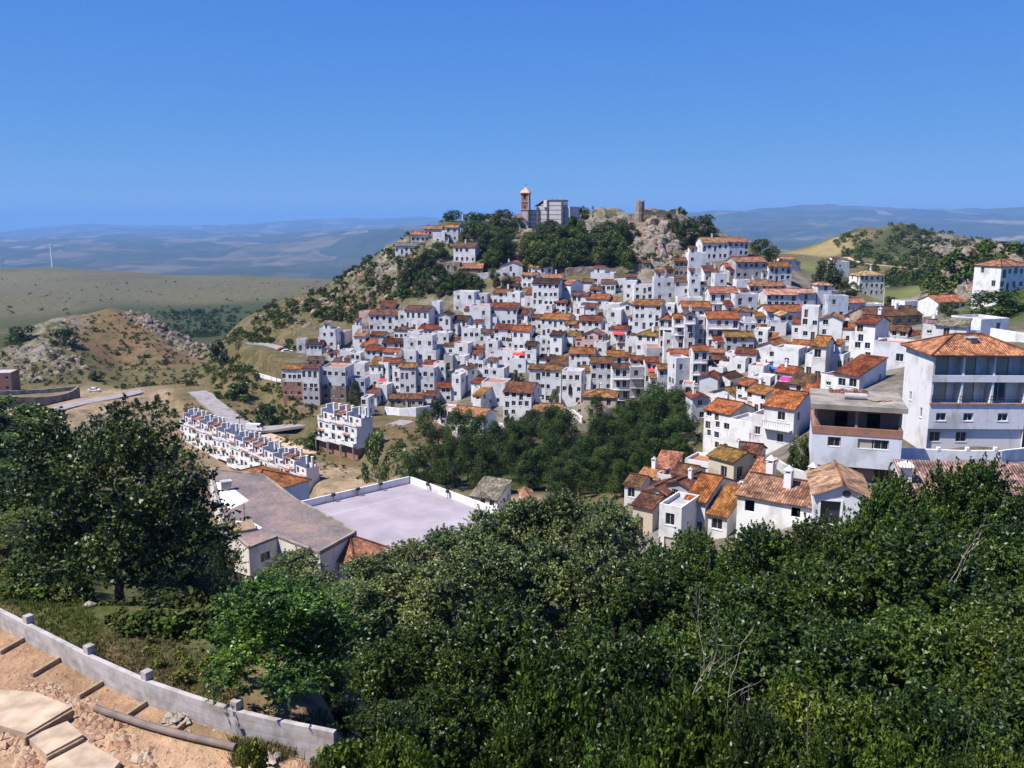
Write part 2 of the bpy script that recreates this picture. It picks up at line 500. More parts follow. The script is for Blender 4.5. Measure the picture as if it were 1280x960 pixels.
# what the ground is made of: base colour, patch colour, roughness of the relief in metres
KIND = {
    'scrub': ((.07, .075, .03), (.135, .108, .054), 1.0), 'dry': ((.155, .115, .058), (.085, .08, .036), .7), 'rock': ((.23, .20, .16), (.09, .085, .045), 3.2),
    'dirt': ((.33, .24, .15), (.215, .16, .10), .25), 'site': ((.44, .285, .175), (.33, .20, .12), .12), 'heath': ((.140, .121, .062), (.090, .085, .044), 2.0), 'wood': ((.035, .048, .018), (.06, .066, .028), 1.2),
    'yard': ((.20, .175, .15), (.115, .10, .07), .2), 'green': ((.04, .068, .014), (.085, .09, .025), .4), 'field': ((.11, .14, .04), (.17, .16, .06), .3),
    'rust': ((.165, .10, .055), (.11, .09, .045), 1.0), 'far': ((.045, .055, .03), (.11, .09, .05), 0), 'mount': ((.04, .05, .035), (.09, .08, .06), 0), 'straw': ((.30, .235, .10), (.24, .19, .085), .2),
}
ZONES = """
site:0 900 21;site:100 880 22;site:200 920 20;site:0 800 26;site:60 950 18;site:300 940 19;site:150 850 24;dry:200 830 27;dry:260 870 25;green:60 770 33;green:120 800 30;green:0 740 40
green:0 650 70;green:0 560 110;green:100 650 100;green:240 700 80;wood:640 800 60;wood:900 900 30;wood:640 900 30;wood:1100 800 45;wood:400 800 60;dry:300 720 95
dry:150 545 215;dry:200 560 200;dirt:200 545 225;scrub:120 540 220;rock:120 545 235;dirt:60 520 255;dirt:120 500 290;dirt:150 495 295;scrub:60 470 340;rock:60 450 365;scrub:100 440 380;wood:10 425 430;rock:70 415 425;rust:140 405 440;rust:170 420 425;rust:120 430 400;rust:230 450 400;dry:190 470 350;scrub:170 475 345;rock:200 410 446;rock:240 440 420
wood:250 410 900;wood:200 400 800;wood:300 415 900;wood:150 395 1100;heath:50 380 1200;heath:0 370 1500;heath:100 355 1900;heath:0 345 2300;heath:250 365 1500;heath:350 360 1800;heath:300 350 2300;wood:280 385 1150
far:0 330 7000;far:300 330 7000;far:600 330 7000;far:0 310 11000;far:400 305 11000;far:1000 300 9000;far:1280 300 9000;far:400 297 9500;mount:0 290 26000;mount:500 278 27000;mount:1000 262 16000;mount:1280 262 16000
straw:1025 314 790;heath:985 322 740;heath:1030 300 890;straw:1045 308 850;wood:1062 297 880;heath:1110 290 860;heath:1080 290 890;wood:1140 300 800;wood:1100 318 700;rock:1180 310 760;rock:1220 310 730;heath:1060 325 640;heath:1130 335 540;field:1150 365 430;field:1130 380 370;wood:1120 352 470;rock:1200 340 330;rock:1230 330 335;rock:1260 340 340;rock:1215 318 360
field:1180 350 420;field:980 330 600;green:1240 395 210;yard:1150 400 200
scrub:450 350 400;rock:470 335 400;dry:420 380 370;scrub:380 400 380;scrub:320 400 410;dry:320 440 335;scrub:290 430 390;scrub:280 460 350;dry:290 480 300;dry:330 480 300;scrub:520 350 360;rock:500 330 385;rock:520 312 400;dry:460 375 350;rock:560 345 350;dry:330 460 320;dry:310 480 292;dry:300 520 275;dry:345 515 265;dirt:300 560 245;scrub:340 500 285
rock:640 320 360;rock:700 320 360;rock:760 320 360;rock:820 310 362;rock:850 300 370;rock:680 290 380;rock:760 285 385;rock:800 280 386;scrub:860 330 350;scrub:720 335 350;scrub:600 300 395;scrub:560 280 425;scrub:580 340 355
yard:650 400 310;yard:500 420 315;yard:800 400 285;yard:900 400 265;yard:1000 420 200;yard:1000 500 130;yard:700 480 260;yard:500 480 280;yard:400 470 285;yard:950 580 120;yard:1060 480 130;yard:1200 430 150;yard:850 350 325;yard:960 350 305;yard:600 500 255;yard:860 640 105;yard:1050 640 85
dry:500 525 250;rust:520 528 246;dry:420 510 262;dirt:420 590 210;dirt:445 612 195;dry:430 580 220;scrub:400 545 240;rust:420 545 240;scrub:500 570 210;rock:520 575 205;dirt:300 600 215;dirt:240 570 225;dirt:260 590 210;dirt:350 630 190
wood:600 570 205;wood:700 580 190;wood:800 560 195;wood:650 600 175;dry:730 620 150;dry:860 570 165;rock:850 560 178;dirt:640 630 150;dirt:480 640 140;scrub:950 610 105
"""
_z = []
for part in ZONES.replace('\n', ';').split(';'):
    if part.strip():
        k, rest = part.strip().split(':')
        a, b_, Y = map(float, rest.split())
        r = ray(a, b_)
        _z.append((r.x * KU, math.log(Y) * 1.6, *KIND[k][0], *KIND[k][1], KIND[k][2], 1.0 if k in ('far', 'mount', 'heath') else 0.0))
_z = np.array(_z)

def zone(u, v):
    q = np.stack([u * KU, v * 1.6], 1)
    out = np.empty((len(q), 8))
    for i in range(0, len(q), 20000):
        d2 = ((q[i:i + 20000, None] - _z[None, :, :2]) ** 2).sum(2) + 1e-5
        w = d2 ** -2.2
        w /= w.sum(1, keepdims=True)
        out[i:i + 20000] = w @ _z[:, 2:]
    return out

PADS = []   # levelled ground: x, y, z, inner radius, outer radius

def height(x, y, pads=True, amp=None):
    x, y = np.asarray(x, float), np.asarray(y, float)
    yy = np.maximum(y, 3.0)
    u, v = x / yy, np.log(yy)
    z = slope_t(u, v) * yy
    if amp is None:
        amp = zone(np.ravel(u), np.ravel(v))[:, 6].reshape(np.shape(u))
    far = np.clip((yy - 900) / 3000, 0, 1) * (yy < 25000)
    n = fbm(x / 14, y / 14, 5, 3) * 0.6 + fbm(x / 9, y / 9, 4, 11, True) * 0.4 * np.clip(amp - 0.6, 0, 3)
    z = z + n * amp * np.clip(yy / 60, .35, 1)
    z = z + far * fbm(x / 900, y / 900, 6, 21) * np.minimum(yy * 0.010, 100)
    z = z + np.clip((yy - 12000) / 6000, 0, 1) * fbm(x / 3500, y / 6000, 6, 31, True) * np.minimum(yy * 0.0045, 120)
    if pads:
        for a, b_, c, r0, r1 in PADS:
            m = (np.abs(x - a) < r1) & (np.abs(y - b_) < r1)
            if np.any(m):
                d = np.sqrt((x - a) ** 2 + (y - b_) ** 2)
                t = np.clip((r1 - d) / (r1 - r0), 0, 1)
                t = t * t * (3 - 2 * t)
                z = np.where(m, z * (1 - t) + c * t, z)
    return z

def hz(x, y):
    return float(height(np.array([x]), np.array([y]))[0])

def hit(px, py, y0=12.0, y1=3000.0, n=420):
    """first point of the smooth land seen through a pixel"""
    r = ray(px, py)
    v = np.linspace(math.log(y0), math.log(y1), n)
    t = slope_t(np.full_like(v, r.x), v)
    k = np.nonzero(t >= r.z)[0]
    if len(k) == 0:
        i = int(np.argmax(t - r.z)); return r * math.exp(v[i])
    i = k[0]
    if i == 0: return r * y0
    v = np.linspace(v[i - 1], v[i], 9); t = slope_t(np.full_like(v, r.x), v)
    i = max(1, int(np.argmax(t >= r.z)))
    f = (r.z - t[i - 1]) / (t[i] - t[i - 1])
    return r * math.exp(v[i - 1] + f * (v[i] - v[i - 1]))

def resample(pts, step):
    out = [pts[0].copy()]
    for a, b_ in zip(pts[:-1], pts[1:]):
        n = max(1, int((b_ - a).length / step))
        for k in range(1, n + 1):
            out.append(a.lerp(b_, k / n))
    return out

ROADS = []

def smooth(pts, n=3):
    for _ in range(n):
        q = [pts[0]]
        for a, b_ in zip(pts[:-1], pts[1:]):
            q += [a.lerp(b_, .25), a.lerp(b_, .75)]
        pts = q + [pts[-1]]
    return pts

def road(name, pix, width, mat, y0=12):
    pts = smooth([hit(a, b_, y0) for a, b_ in pix])
    pts = resample(pts, 2.0)
    zs = np.array([p.z for p in pts])
    for _ in range(8):
        zs[1:-1] = (zs[:-2] + zs[1:-1] * 2 + zs[2:]) / 4
    for p, z in zip(pts, zs): p.z = z
    for p in pts: p.z += (1.1 if p.x < -100 else .35) if name == 'road' else .3; PADS.append((p.x, p.y, p.z, width * .5 + 2.0, width * .5 + 8))
    ROADS.append((name, pts, width, mat))

mk_plain('asphalt', (0.27, 0.24, 0.235), 0.9, 0.2, 0.5)
mk_plain('earth_track', (0.48, 0.34, 0.21), 0.95, 0.25, 0.6, 0.03)
road('road', [(40, 524), (100, 508), (150, 499), (180, 492), (215, 489), (238, 489), (258, 499), (276, 514), (296, 529), (314, 538), (345, 537), (380, 531), (420, 527), (470, 527), (512, 531)], 6.0, 'asphalt', 150)
road('earth_road', [(330, 545), (360, 556), (385, 568), (410, 580), (432, 596), (446, 614)], 4.6, 'earth_track', 150)
road('lane', [(372, 449), (358, 440), (344, 434), (328, 430), (312, 429)], 4.0, 'asphalt', 150)
road('track', [(1058, 322), (1075, 330), (1110, 333), (1150, 337)], 4.5, 'earth_track', 380)
PADS.append((-14, 22.5, -13.95, 7.5, 10)); PADS.append((-19, 26, -13.85, 4, 6))

def build_land():
    us = np.concatenate([np.linspace(-1.15, -.75, 50, endpoint=False), np.linspace(-.75, .75, 470, endpoint=False), np.linspace(.75, 1.15, 50)])
    vs = np.concatenate([np.linspace(math.log(4), math.log(100), 190, endpoint=False), np.linspace(math.log(100), math.log(470), 470, endpoint=False),
                         np.linspace(math.log(470), math.log(1300), 130, endpoint=False), np.linspace(math.log(1300), math.log(33500), 260)])
    U, V = np.meshgrid(us, vs)
    Yg = np.exp(V); Xg = U * Yg
    zc = zone(U.ravel(), V.ravel())
    Zg = height(Xg.ravel(), Yg.ravel(), True, zc[:, 6])
    nu, nv = len(us), len(vs)
    me = bpy.data.meshes.new('terrain')
    co = np.stack([Xg.ravel(), Yg.ravel(), Zg], 1)
    idx = np.arange(nu * nv).reshape(nv, nu)
    fc = np.stack([idx[:-1, :-1], idx[:-1, 1:], idx[1:, 1:], idx[1:, :-1]], -1).reshape(-1, 4)
    me.vertices.add(len(co)); me.vertices.foreach_set('co', co.ravel())
    me.loops.add(fc.size); me.loops.foreach_set('vertex_index', fc.ravel())
    me.polygons.add(len(fc)); me.polygons.foreach_set('loop_start', np.arange(len(fc)) * 4)
    me.update(calc_edges=True)
    for nm, sl in (('ground_a', slice(0, 3)), ('ground_b', slice(3, 6))):
        a = me.attributes.new(nm, 'FLOAT_COLOR', 'POINT')
        d = np.ones((len(co), 4)); d[:, :3] = zc[:, sl]
        a.data.foreach_set('color', d.ravel())
    a = me.attributes.new('far', 'FLOAT', 'POINT')
    a.data.foreach_set('value', zc[:, 7] * np.clip((Yg.ravel() - 1500) / 3000, 0, 1))
    me.polygons.foreach_set('use_smooth', np.ones(len(fc), bool))
    m, nt, b = new_mat('land')
    A = nd(nt, 'ShaderNodeAttribute', attribute_name='ground_a').outputs['Color']
    B = nd(nt, 'ShaderNodeAttribute', attribute_name='ground_b').outputs['Color']
    far = nd(nt, 'ShaderNodeAttribute', attribute_name='far').outputs['Fac']
    p = geo_pos(nt)
    n1 = noise_tex(nt, p, 0.13, 8, 0.62)
    n2 = noise_tex(nt, p, 0.9, 6, 0.65)
    n3 = noise_tex(nt, p, 0.0022, 10, 0.68)
    near = mixc(nt, ramp(nt, n1, [(0.42, (0, 0, 0)), (0.58, (1, 1, 1))]), A, B)
    vo = nt.nodes.new('ShaderNodeTexVoronoi')
    nt.links.new(mapping(nt, p, (0.0022, 0.0010, 0)), vo.inputs['Vector'])
    vo.inputs['Scale'].default_value = 1.0
    fields = ramp(nt, vo.outputs['Color'], [(0.0, (0.02, 0.03, 0.018)), (0.38, (0.05, 0.055, 0.03)), (0.6, (0.10, 0.085, 0.05)), (0.78, (0.17, 0.13, 0.085)), (1.0, (0.30, 0.23, 0.15))])
    farc = mixc(nt, ramp(nt, n3, [(0.44, (0, 0, 0)), (0.56, (1, 1, 1))]), A, fields)
    c = mixc(nt, far, near, farc)
    c = mixc(nt, 1.0, c, ramp(nt, n2, [(0.25, (0.55, 0.55, 0.55)), (0.5, (1, 1, 1)), (0.75, (1.4, 1.38, 1.3))]), 'MULTIPLY')
    nt.links.new(c, b.inputs['Base Color'])
    b.inputs['Roughness'].default_value = 1.0
    b.inputs['Specular IOR Level'].default_value = 0.05
    bump(nt, b, n2, 0.8, 0.5)
    me.materials.append(m)
    o = place('terrain', me)
    tag(o, kind='structure')

def build_roads():
    for name, pts, w, mat in ROADS:
        mb = MB()
        prev = None
        for k, p in enumerate(pts):
            d = (pts[min(k + 1, len(pts) - 1)] - pts[max(k - 1, 0)]); d.z = 0; d.normalize()
            s = Vector((d.y, -d.x, 0))
            row = [p - s * (w / 2) + Vector((0, 0, -.6)), p - s * (w / 2) + Vector((0, 0, .12)), p + s * (w / 2) + Vector((0, 0, .12)), p + s * (w / 2) + Vector((0, 0, -.6))]
            if prev:
                for a in range(3): mb.face([prev[a], prev[a + 1], row[a + 1], row[a]], 0)
            prev = row
        o = mb.build(name, [mat]); tag(o, kind='structure')
# ------------------------------------------------------------------ houses
ROOFC = {'o': (0.38, 0.135, 0.050), 'r': (0.215, 0.065, 0.033), 'b': (0.185, 0.09, 0.05), 'd': (0.085, 0.038, 0.024), 'y': (0.29, 0.145, 0.05), 't': (0.42, 0.20, 0.11), 'p': (0.55, 0.36, 0.22), 'g': (0.26, 0.20, 0.17)}
ROOFW = {'o': 'orange', 'r': 'rusty red', 'b': 'brown', 'd': 'dark brown', 'y': 'ochre', 't': 'terracotta', 'p': 'pale tan', 'g': 'grey brown'}
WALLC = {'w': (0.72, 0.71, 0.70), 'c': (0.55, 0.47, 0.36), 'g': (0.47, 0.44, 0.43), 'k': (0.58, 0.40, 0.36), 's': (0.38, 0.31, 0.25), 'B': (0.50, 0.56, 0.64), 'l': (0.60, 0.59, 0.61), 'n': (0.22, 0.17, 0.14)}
WALLW = {'w': 'white', 'c': 'beige', 'g': 'grey', 'k': 'pinkish', 's': 'stone', 'B': 'pale blue', 'l': 'off white', 'n': 'brown'}

_WIN = {}
def win_mesh(w, h, style):
    """one window or door leaf set: pane, frame and sill in their own materials; origin at the middle of the opening's foot, facing -Y"""
    w, h = round(w * 5) / 5, round(h * 5) / 5
    key = (w, h, style)
    if key in _WIN: return _WIN[key]
    mb = MB()
    hw = w / 2
    if style == 'x':
        mb.box(-hw, hw, 0, .02, 0, h, 0)
    elif style == 's':      # rolled shutter down
        mb.box(-hw, hw, -.03, .03, 0, h, 2)
    else:
        mb.box(-hw, hw, 0, .02, 0, h, 0 if style != 'd' else 3)
        f = .045
        for a, b_, c, d in ((-hw, -hw + f, 0, h), (hw - f, hw, 0, h), (-hw + f, hw - f, h - f, h), (-hw + f, hw - f, 0, f), (-f / 3, f / 3, f, h - f)):
            mb.box(a, b_, -.04, -.001, c, d, 1)
        if style == 'g':  # iron window grille
            for k in range(1, 5):
                x = -hw + w * k / 5
                mb.box(x - .012, x + .012, -.12, -.096, 0, h, 4)
    if style not in 'dx': mb.box(-hw - .06, hw + .06, -.22, -.041, -.09, -.004, 1)
    _WIN[key] = mb.mesh('window', ['glass', 'frame_white', 'shutter', 'wood_dark', 'iron'])
    return _WIN[key]

def put_win(parent, x, y, z, rz, w, h, style, name='window'):
    return place(name, win_mesh(w, h, style), parent, (x, y, z), rz)

def chimney(parent, x, y, z, s=1.0, cap='tile'):
    mb = MB()
    a = .32 * s
    mb.box(-a, a, -a, a, -1.2, 1.25 * s, 0)
    for sx in (-1, 1):
        for sy in (-1, 1):
            mb.box(sx * a * .9 - .06, sx * a * .9 + .06, sy * a * .9 - .06, sy * a * .9 + .06, 1.25 * s, 1.55 * s, 0)
    q = a * 1.25; zt = 1.55 * s
    apex = (0, 0, zt + .45 * s)
    c = [(-q, -q, zt), (q, -q, zt), (q, q, zt), (-q, q, zt)]
    for k in range(4): mb.face([c[k], c[(k + 1) % 4], apex], 1, [(0, 0), (.7, 0), (.35, .5)])
    mb.face(list(reversed(c)), 0)
    o = mb.build('chimney', ['wall', 'roof' if cap == 'tile' else 'wall'], parent, (x, y, z), 0)
    o.color = (0.78, 0.76, 0.75, 1)
    return o

def roof_parts(root, w, d, h, kind, pitch, color, ov=.35, zoff=0, th=.16):
    """returns the ridge height; walls up to h, roof sits on them"""
    t = math.tan(rad(pitch))
    mb = MB()
    hw = w / 2
    e = h + .02
    if kind == 'g':
        rz = e + t * d / 2
        lo = e - t * ov
        mb.slab([(-hw - ov * .6, -ov, lo), (hw + ov * .6, -ov, lo), (hw + ov * .6, d / 2, rz), (-hw - ov * .6, d / 2, rz)], th)
        mb.slab([(hw + ov * .6, d + ov, lo), (-hw - ov * .6, d + ov, lo), (-hw - ov * .6, d / 2, rz), (hw + ov * .6, d / 2, rz)], th)
        mb.tube([(-hw - ov * .6, d / 2, rz + .03), (hw + ov * .6, d / 2, rz + .03)], .13, 6)
    elif kind == 's':
        rz = e + t * d; lo = e - t * ov
        mb.slab([(-hw - ov * .5, -ov, lo), (hw + ov * .5, -ov, lo), (hw + ov * .5, d + .1, rz + .1 * t), (-hw - ov * .5, d + .1, rz + .1 * t)], th)
    elif kind == 'G':
        rz = e + t * hw; lo = e - t * ov
        mb.slab([(hw + ov, -ov, lo), (hw + ov, d + ov, lo), (0, d + ov, rz), (0, -ov, rz)], th)
        mb.slab([(-hw - ov, d + ov, lo), (-hw - ov, -ov, lo), (0, -ov, rz), (0, d + ov, rz)], th)
        mb.tube([(0, -ov, rz + .03), (0, d + ov, rz + .03)], .13, 6)
    elif kind == 'h':
        m = min(w, d) / 2
        rz = e + t * m; lo = e - t * ov
        A, B_, C, D = (-hw - ov, -ov, lo), (hw + ov, -ov, lo), (hw + ov, d + ov, lo), (-hw - ov, d + ov, lo)
        if w >= d: R0, R1 = (-hw + m, d / 2, rz), (hw - m, d / 2, rz)
        else: R0, R1 = (0, m, rz), (0, d - m, rz)
        if w > d + .01:
            mb.slab([A, B_, R1, R0], th); mb.slab([C, D, R0, R1], th); mb.slab([B_, C, R1], th); mb.slab([D, A, R0], th)
            ridge = [(A, R0), (B_, R1), (C, R1), (D, R0), (R0, R1)]
        else:
            mb.slab([A, B_, R0], th); mb.slab([C, D, R1], th); mb.slab([B_, C, R1, R0], th); mb.slab([D, A, R0, R1], th)
            ridge = [(A, R0), (B_, R0), (C, R1), (D, R1), (R0, R1)]
        for p, q in ridge:
            if (Vector(p) - Vector(q)).length > .05:
                mb.tube([Vector(p) + Vector((0, 0, .03)), Vector(q) + Vector((0, 0, .03))], .12, 5)
    mb.uv = [u if u is not None else [(0, 0)] * len(f) for u, f in zip(mb.uv, mb.f)]
    o = mb.build('roof', ['roof'], root, (0, 0, 0), 0, color)
    return o, rz

class House: pass

def make_house(name, loc, rz, w, d, h, kind, rc, label, wc='w', cols=3, rows=2, foot=4.0, pitch=19, seed=0, group=None, tall=False, opt=None, cat='house'):
    opt = opt or {}
    R = random.Random(seed * 7919 + 13)
    root = thing(name, loc, label, cat, rz, group)
    hw = w / 2
    k = R.uniform(.93, 1.04)
    wallcol = tuple(min(.76, c * k) for c in WALLC[wc])
    t = math.tan(rad(pitch))
    wins = []
    def grid(length, cols, rows, zlo, zhi, doors, fill=.92):
        ops = []
        if cols < 1 or rows < 1: return ops
        sh = (zhi - zlo) / rows
        for r in range(rows):
            for c in range(cols):
                if R.random() > fill: continue
                ww = R.choice((.9, 1.0, 1.1, 1.2)) if not tall else R.choice((1.0, 1.1))
                hh = R.choice((1.2, 1.3, 1.5)) if not tall else min(2.0, sh * .66)
                if cols > 1 and length / cols < ww + .35: ww = max(.6, length / cols - .4)
                hh = min(hh, sh * .62)
                cx = length * (c + .5) / cols + R.uniform(-.16, .16) * length / cols
                z = zlo + r * sh + (sh * .36 if not tall else sh * .2) + R.uniform(-.05, .12)
                st = R.choice('wwwwwwwg' if loc[1] > 170 else 'wwwwsg') if not tall else R.choice('wwd')
                if r == 0 and doors and c == doors - 1:
                    z, hh, ww, st = zlo + .06, min(2.1, sh * .8), 1.0, 'd'
                elif not tall and R.random() < .16 and r > 0:
                    z, hh, st = zlo + r * sh + .12, min(2.1, sh * .75), R.choice('wd')
                ops.append((cx - ww / 2, cx + ww / 2, z, z + hh, st))
        return ops
    if rows and h / rows > 4.6: rows += 1
    if not tall and cols > 1 and kind != 'f': cols = max(cols, min(6, round(w / 2.1)))
    front = grid(w, cols, rows, .0, h, R.choice((0, 1, 2, 0)) if h < 9 else 0)
    srows = rows if rows < 3 else rows - 1
    right = grid(d, opt.get('rwin', R.choice((1, 2, 2))), srows, h - srows * h / max(rows, 1), h, 0, .55)
    left = grid(d, opt.get('lwin', R.choice((1, 2, 2))), srows, h - srows * h / max(rows, 1), h, 0, .55)
    mb = MB()
    dep = .2
    f_ops = mb.facade((-hw, 0), (1, 0), w, -foot, h, [o[:4] for o in front], dep)
    r_ops = mb.facade((hw, 0), (0, 1), d, -foot, h, [o[:4] for o in right], dep)
    l_ops = mb.facade((-hw, d), (0, -1), d, -foot, h, [o[:4] for o in left], dep)
    mb.facade((hw, d), (-1, 0), w, -foot, h)
    if kind == 'g':
        a = h + t * d / 2
        mb.face([(hw, 0, h), (hw, d, h), (hw, d / 2, a)]); mb.face([(-hw, d, h), (-hw, 0, h), (-hw, d / 2, a)])
    elif kind == 's':
        a = h + t * d
        mb.face([(hw, 0, h), (hw, d, h), (hw, d, a)]); mb.face([(-hw, d, h), (-hw, 0, h), (-hw, d, a)])
        mb.face([(hw, d, h), (-hw, d, h), (-hw, d, a), (hw, d, a)])
    elif kind == 'G':
        a = h + t * hw
        mb.face([(-hw, 0, h), (hw, 0, h), (0, 0, a)]); mb.face([(hw, d, h), (-hw, d, h), (0, d, a)])
    elif kind == 'f':
        pz = opt.get('para', .55); tk = .18
        mb.box(-hw, hw, d - tk, d, h, h + pz); mb.box(-hw, -hw + tk, 0, d - tk, h, h + pz); mb.box(hw - tk, hw, 0, d - tk, h, h + pz); mb.box(-hw + tk, hw - tk, 0, tk, h, h + pz)
    wall = mb.build('wall', [opt.get('wmat', 'wall')], root, (0, 0, 0), 0, wallcol)
    top = h
    if kind == 'f':
        fl = MB(); fl.box(-hw + .19, hw - .19, .19, d - .19, h - .1, h + .06, 0)
        fl.build('terrace', [R.choice(('tile_floor', 'floor_grey', 'floor_grey'))], root, (0, 0, 0), 0)
    else:
        _, top = roof_parts(root, w, d, h, kind, pitch, tuple(c * R.uniform(.85, 1.15) for c in ROOFC[rc]))
    for ops, src, f in ((f_ops, front, lambda a: ((-hw + a, dep - .03), 0)), (r_ops, right, lambda a: ((hw - dep + .03, a), math.pi / 2)), (l_ops, left, lambda a: ((-hw + dep - .03, d - a), -math.pi / 2))):
        st = {s[:4]: s[4] for s in src}
        for o in ops:
            (x, y), rr = f((o[0] + o[1]) / 2)
            s = st[tuple(o)]
            put_win(root, x, y, o[2], rr, o[1] - o[0], o[3] - o[2], s, 'door' if s == 'd' and o[2] < .2 else 'window')
    nch = opt.get('ch', 1 if (kind != 'f' and R.random() < .35) else 0)
    for q in range(nch):
        x = R.uniform(-hw * .7, hw * .7); y = d * R.uniform(.35, .7)
        zz = h + (t * min(y, d - y) if kind == 'g' else t * y if kind == 's' else t * (hw - abs(x)) if kind == 'G' else t * min(y, d - y, hw - abs(x)) if kind == 'h' else 0)
        chimney(root, x, y, zz, R.uniform(.75, 1.0))
    if opt.get('hut') and kind == 'f':
        q = MB(); x0 = -hw + w * opt.get('hx', .1); ww = w * .45; dd = d * .5
        q.facade((x0, d * .4), (1, 0), ww, h, h + 2.3, [(ww * .3, ww * .3 + .8, h + .1, h + 1.9)], .15)
        q.facade((x0 + ww, d * .4), (0, 1), dd, h, h + 2.3); q.facade((x0, d * .4 + dd), (0, -1), dd, h, h + 2.3); q.facade((x0 + ww, d * .4 + dd), (-1, 0), ww, h, h + 2.3)
        hut = q.build('rooftop_room', ['wall'], root, (0, 0, 0), 0, wallcol)
        put_win(hut, x0 + ww * .3 + .4, d * .4 + .12, h + .1, 0, .8, 1.8, 'd', 'door')
        r_ = MB(); z = h + 2.32
        r_.slab([(x0 - .2, d * .4 - .3, z - .1), (x0 + ww + .2, d * .4 - .3, z - .1), (x0 + ww + .2, d * .4 + dd + .1, z + .6), (x0 - .2, d * .4 + dd + .1, z + .6)], .14)
        r_.build('roof', ['roof'], hut, (0, 0, 0), 0, ROOFC[opt.get('hutc', 'r')])
    nb = opt.get('bal', 0)
    if nb:
        sh = h / max(rows, 1)
        for b_ in range(nb):
            z = h - (b_ + 1) * sh + .02
            q = MB(); q.box(-hw * .92, hw * .92, -1.0, -.003, z - .16, z, 0)
            n = int(w / .35)
            for i in range(n + 1):
                x = -hw * .9 + w * .9 * i / n
                q.box(x - .015, x + .015, -.97, -.94, z, z + .95, 1)
            q.box(-hw * .92, hw * .92, -.98, -.93, z + .95, z + 1.0, 1)
            q.build('balcony', ['wall', 'iron'], root, (0, 0, 0), 0, wallcol)
    if 'cloth' in opt:
        q = MB(); z0 = h + 1.5 if kind == 'f' else h * .62; y0 = .3 if kind == 'f' else -1.5
        q.slab([(-hw * .7, y0, z0), (hw * .7, y0, z0), (hw * .7, y0 + 1.5, z0 + .6), (-hw * .7, y0 + 1.5, z0 + .6)], .04)
        for x in (-hw * .66, hw * .66): q.box(x - .03, x + .03, y0 + .03, y0 + .09, z0 - 1.6 if kind == 'f' else 0, z0 - .05)
        q.build('awning', ['cloth_' + opt['cloth']], root, (0, 0, 0), 0)
    if seed < 400 and R.random() < .45 and 'band' not in opt and w > 3:    # a lower extension built against one side
        sd = R.choice((-1, 1)); aw = R.uniform(1.6, 2.8); ad = d * R.uniform(.5, .85); ah = h * R.uniform(.45, .72); y0 = R.uniform(.1, 1.0)
        xa, xb = (hw, hw + aw) if sd > 0 else (-hw - aw, -hw)
        q = MB(); aw_ops = [(aw / 2 - .45, aw / 2 + .45, ah * .42, ah * .42 + min(1.2, ah * .35))]
        q.facade((xa, y0), (1, 0), aw, -foot, ah, aw_ops, .18)
        q.facade((xb, y0), (0, 1), ad, -foot, ah); q.facade((xa, y0 + ad), (0, -1), ad, -foot, ah); q.facade((xb, y0 + ad), (-1, 0), aw, -foot, ah)
        an = q.build('annex', [opt.get('wmat', 'wall')], root, (0, 0, 0), 0, tuple(c * R.uniform(.9, 1.03) for c in wallcol))
        if aw_ops[0][3] < ah: put_win(an, xa + aw / 2, y0 + .15, aw_ops[0][2], 0, .9, aw_ops[0][3] - aw_ops[0][2], 'w')
        q = MB()
        if R.random() < .6:
            q.slab([(xa - .1, y0 - .25, ah + .02), (xb + .1, y0 - .25, ah + .02), (xb + .1, y0 + ad, ah + .02 + ad * .3), (xa - .1, y0 + ad, ah + .02 + ad * .3)], .14)
            q.build('roof', ['roof'], an, (0, 0, 0), 0, ROOFC[R.choice('rrbbdoy')])
        else:
            q.box(xa + .15, xb - .15, y0 + .15, y0 + ad - .1, ah, ah + .05, 1); q.box(xa, xb, y0, y0 + .15, ah, ah + .7); q.box(xa if sd < 0 else xb - .15, xa + .15 if sd < 0 else xb, y0 + .15, y0 + ad, ah, ah + .7)
            q.build('roof_terrace', ['wall', 'tile_floor'], an, (0, 0, 0), 0, wallcol)
    if 'band' in opt:   # a differently built lower storey, 4 cm proud
        zt, mat, colr = opt['band']
        q = MB(); p = .04; lo = -foot
        bops = [(w * (c + .5) / 3 - .5, w * (c + .5) / 3 + .5, zt * .3 + r * zt * .48, zt * .3 + r * zt * .48 + 1.0) for c in range(3) for r in range(2) if zt > 4 or r == 0]
        q.facade((-hw - p, -p), (1, 0), w + 2 * p, lo, zt, bops, .3)
        q.facade((hw + p, -p), (0, 1), d + p, lo, zt); q.facade((-hw - p, d), (0, -1), d + p, lo, zt)
        q.face([(-hw - p, -p, zt), (hw + p, -p, zt), (hw, 0, zt), (-hw, 0, zt)])
        o = q.build('lower_storey', [mat], root, (0, 0, 0), 0, colr)
        for b_ in bops:
            put_win(o, -hw - p + (b_[0] + b_[1]) / 2, .0, b_[2], 0, 1.0, 1.0, 'x')
    return root

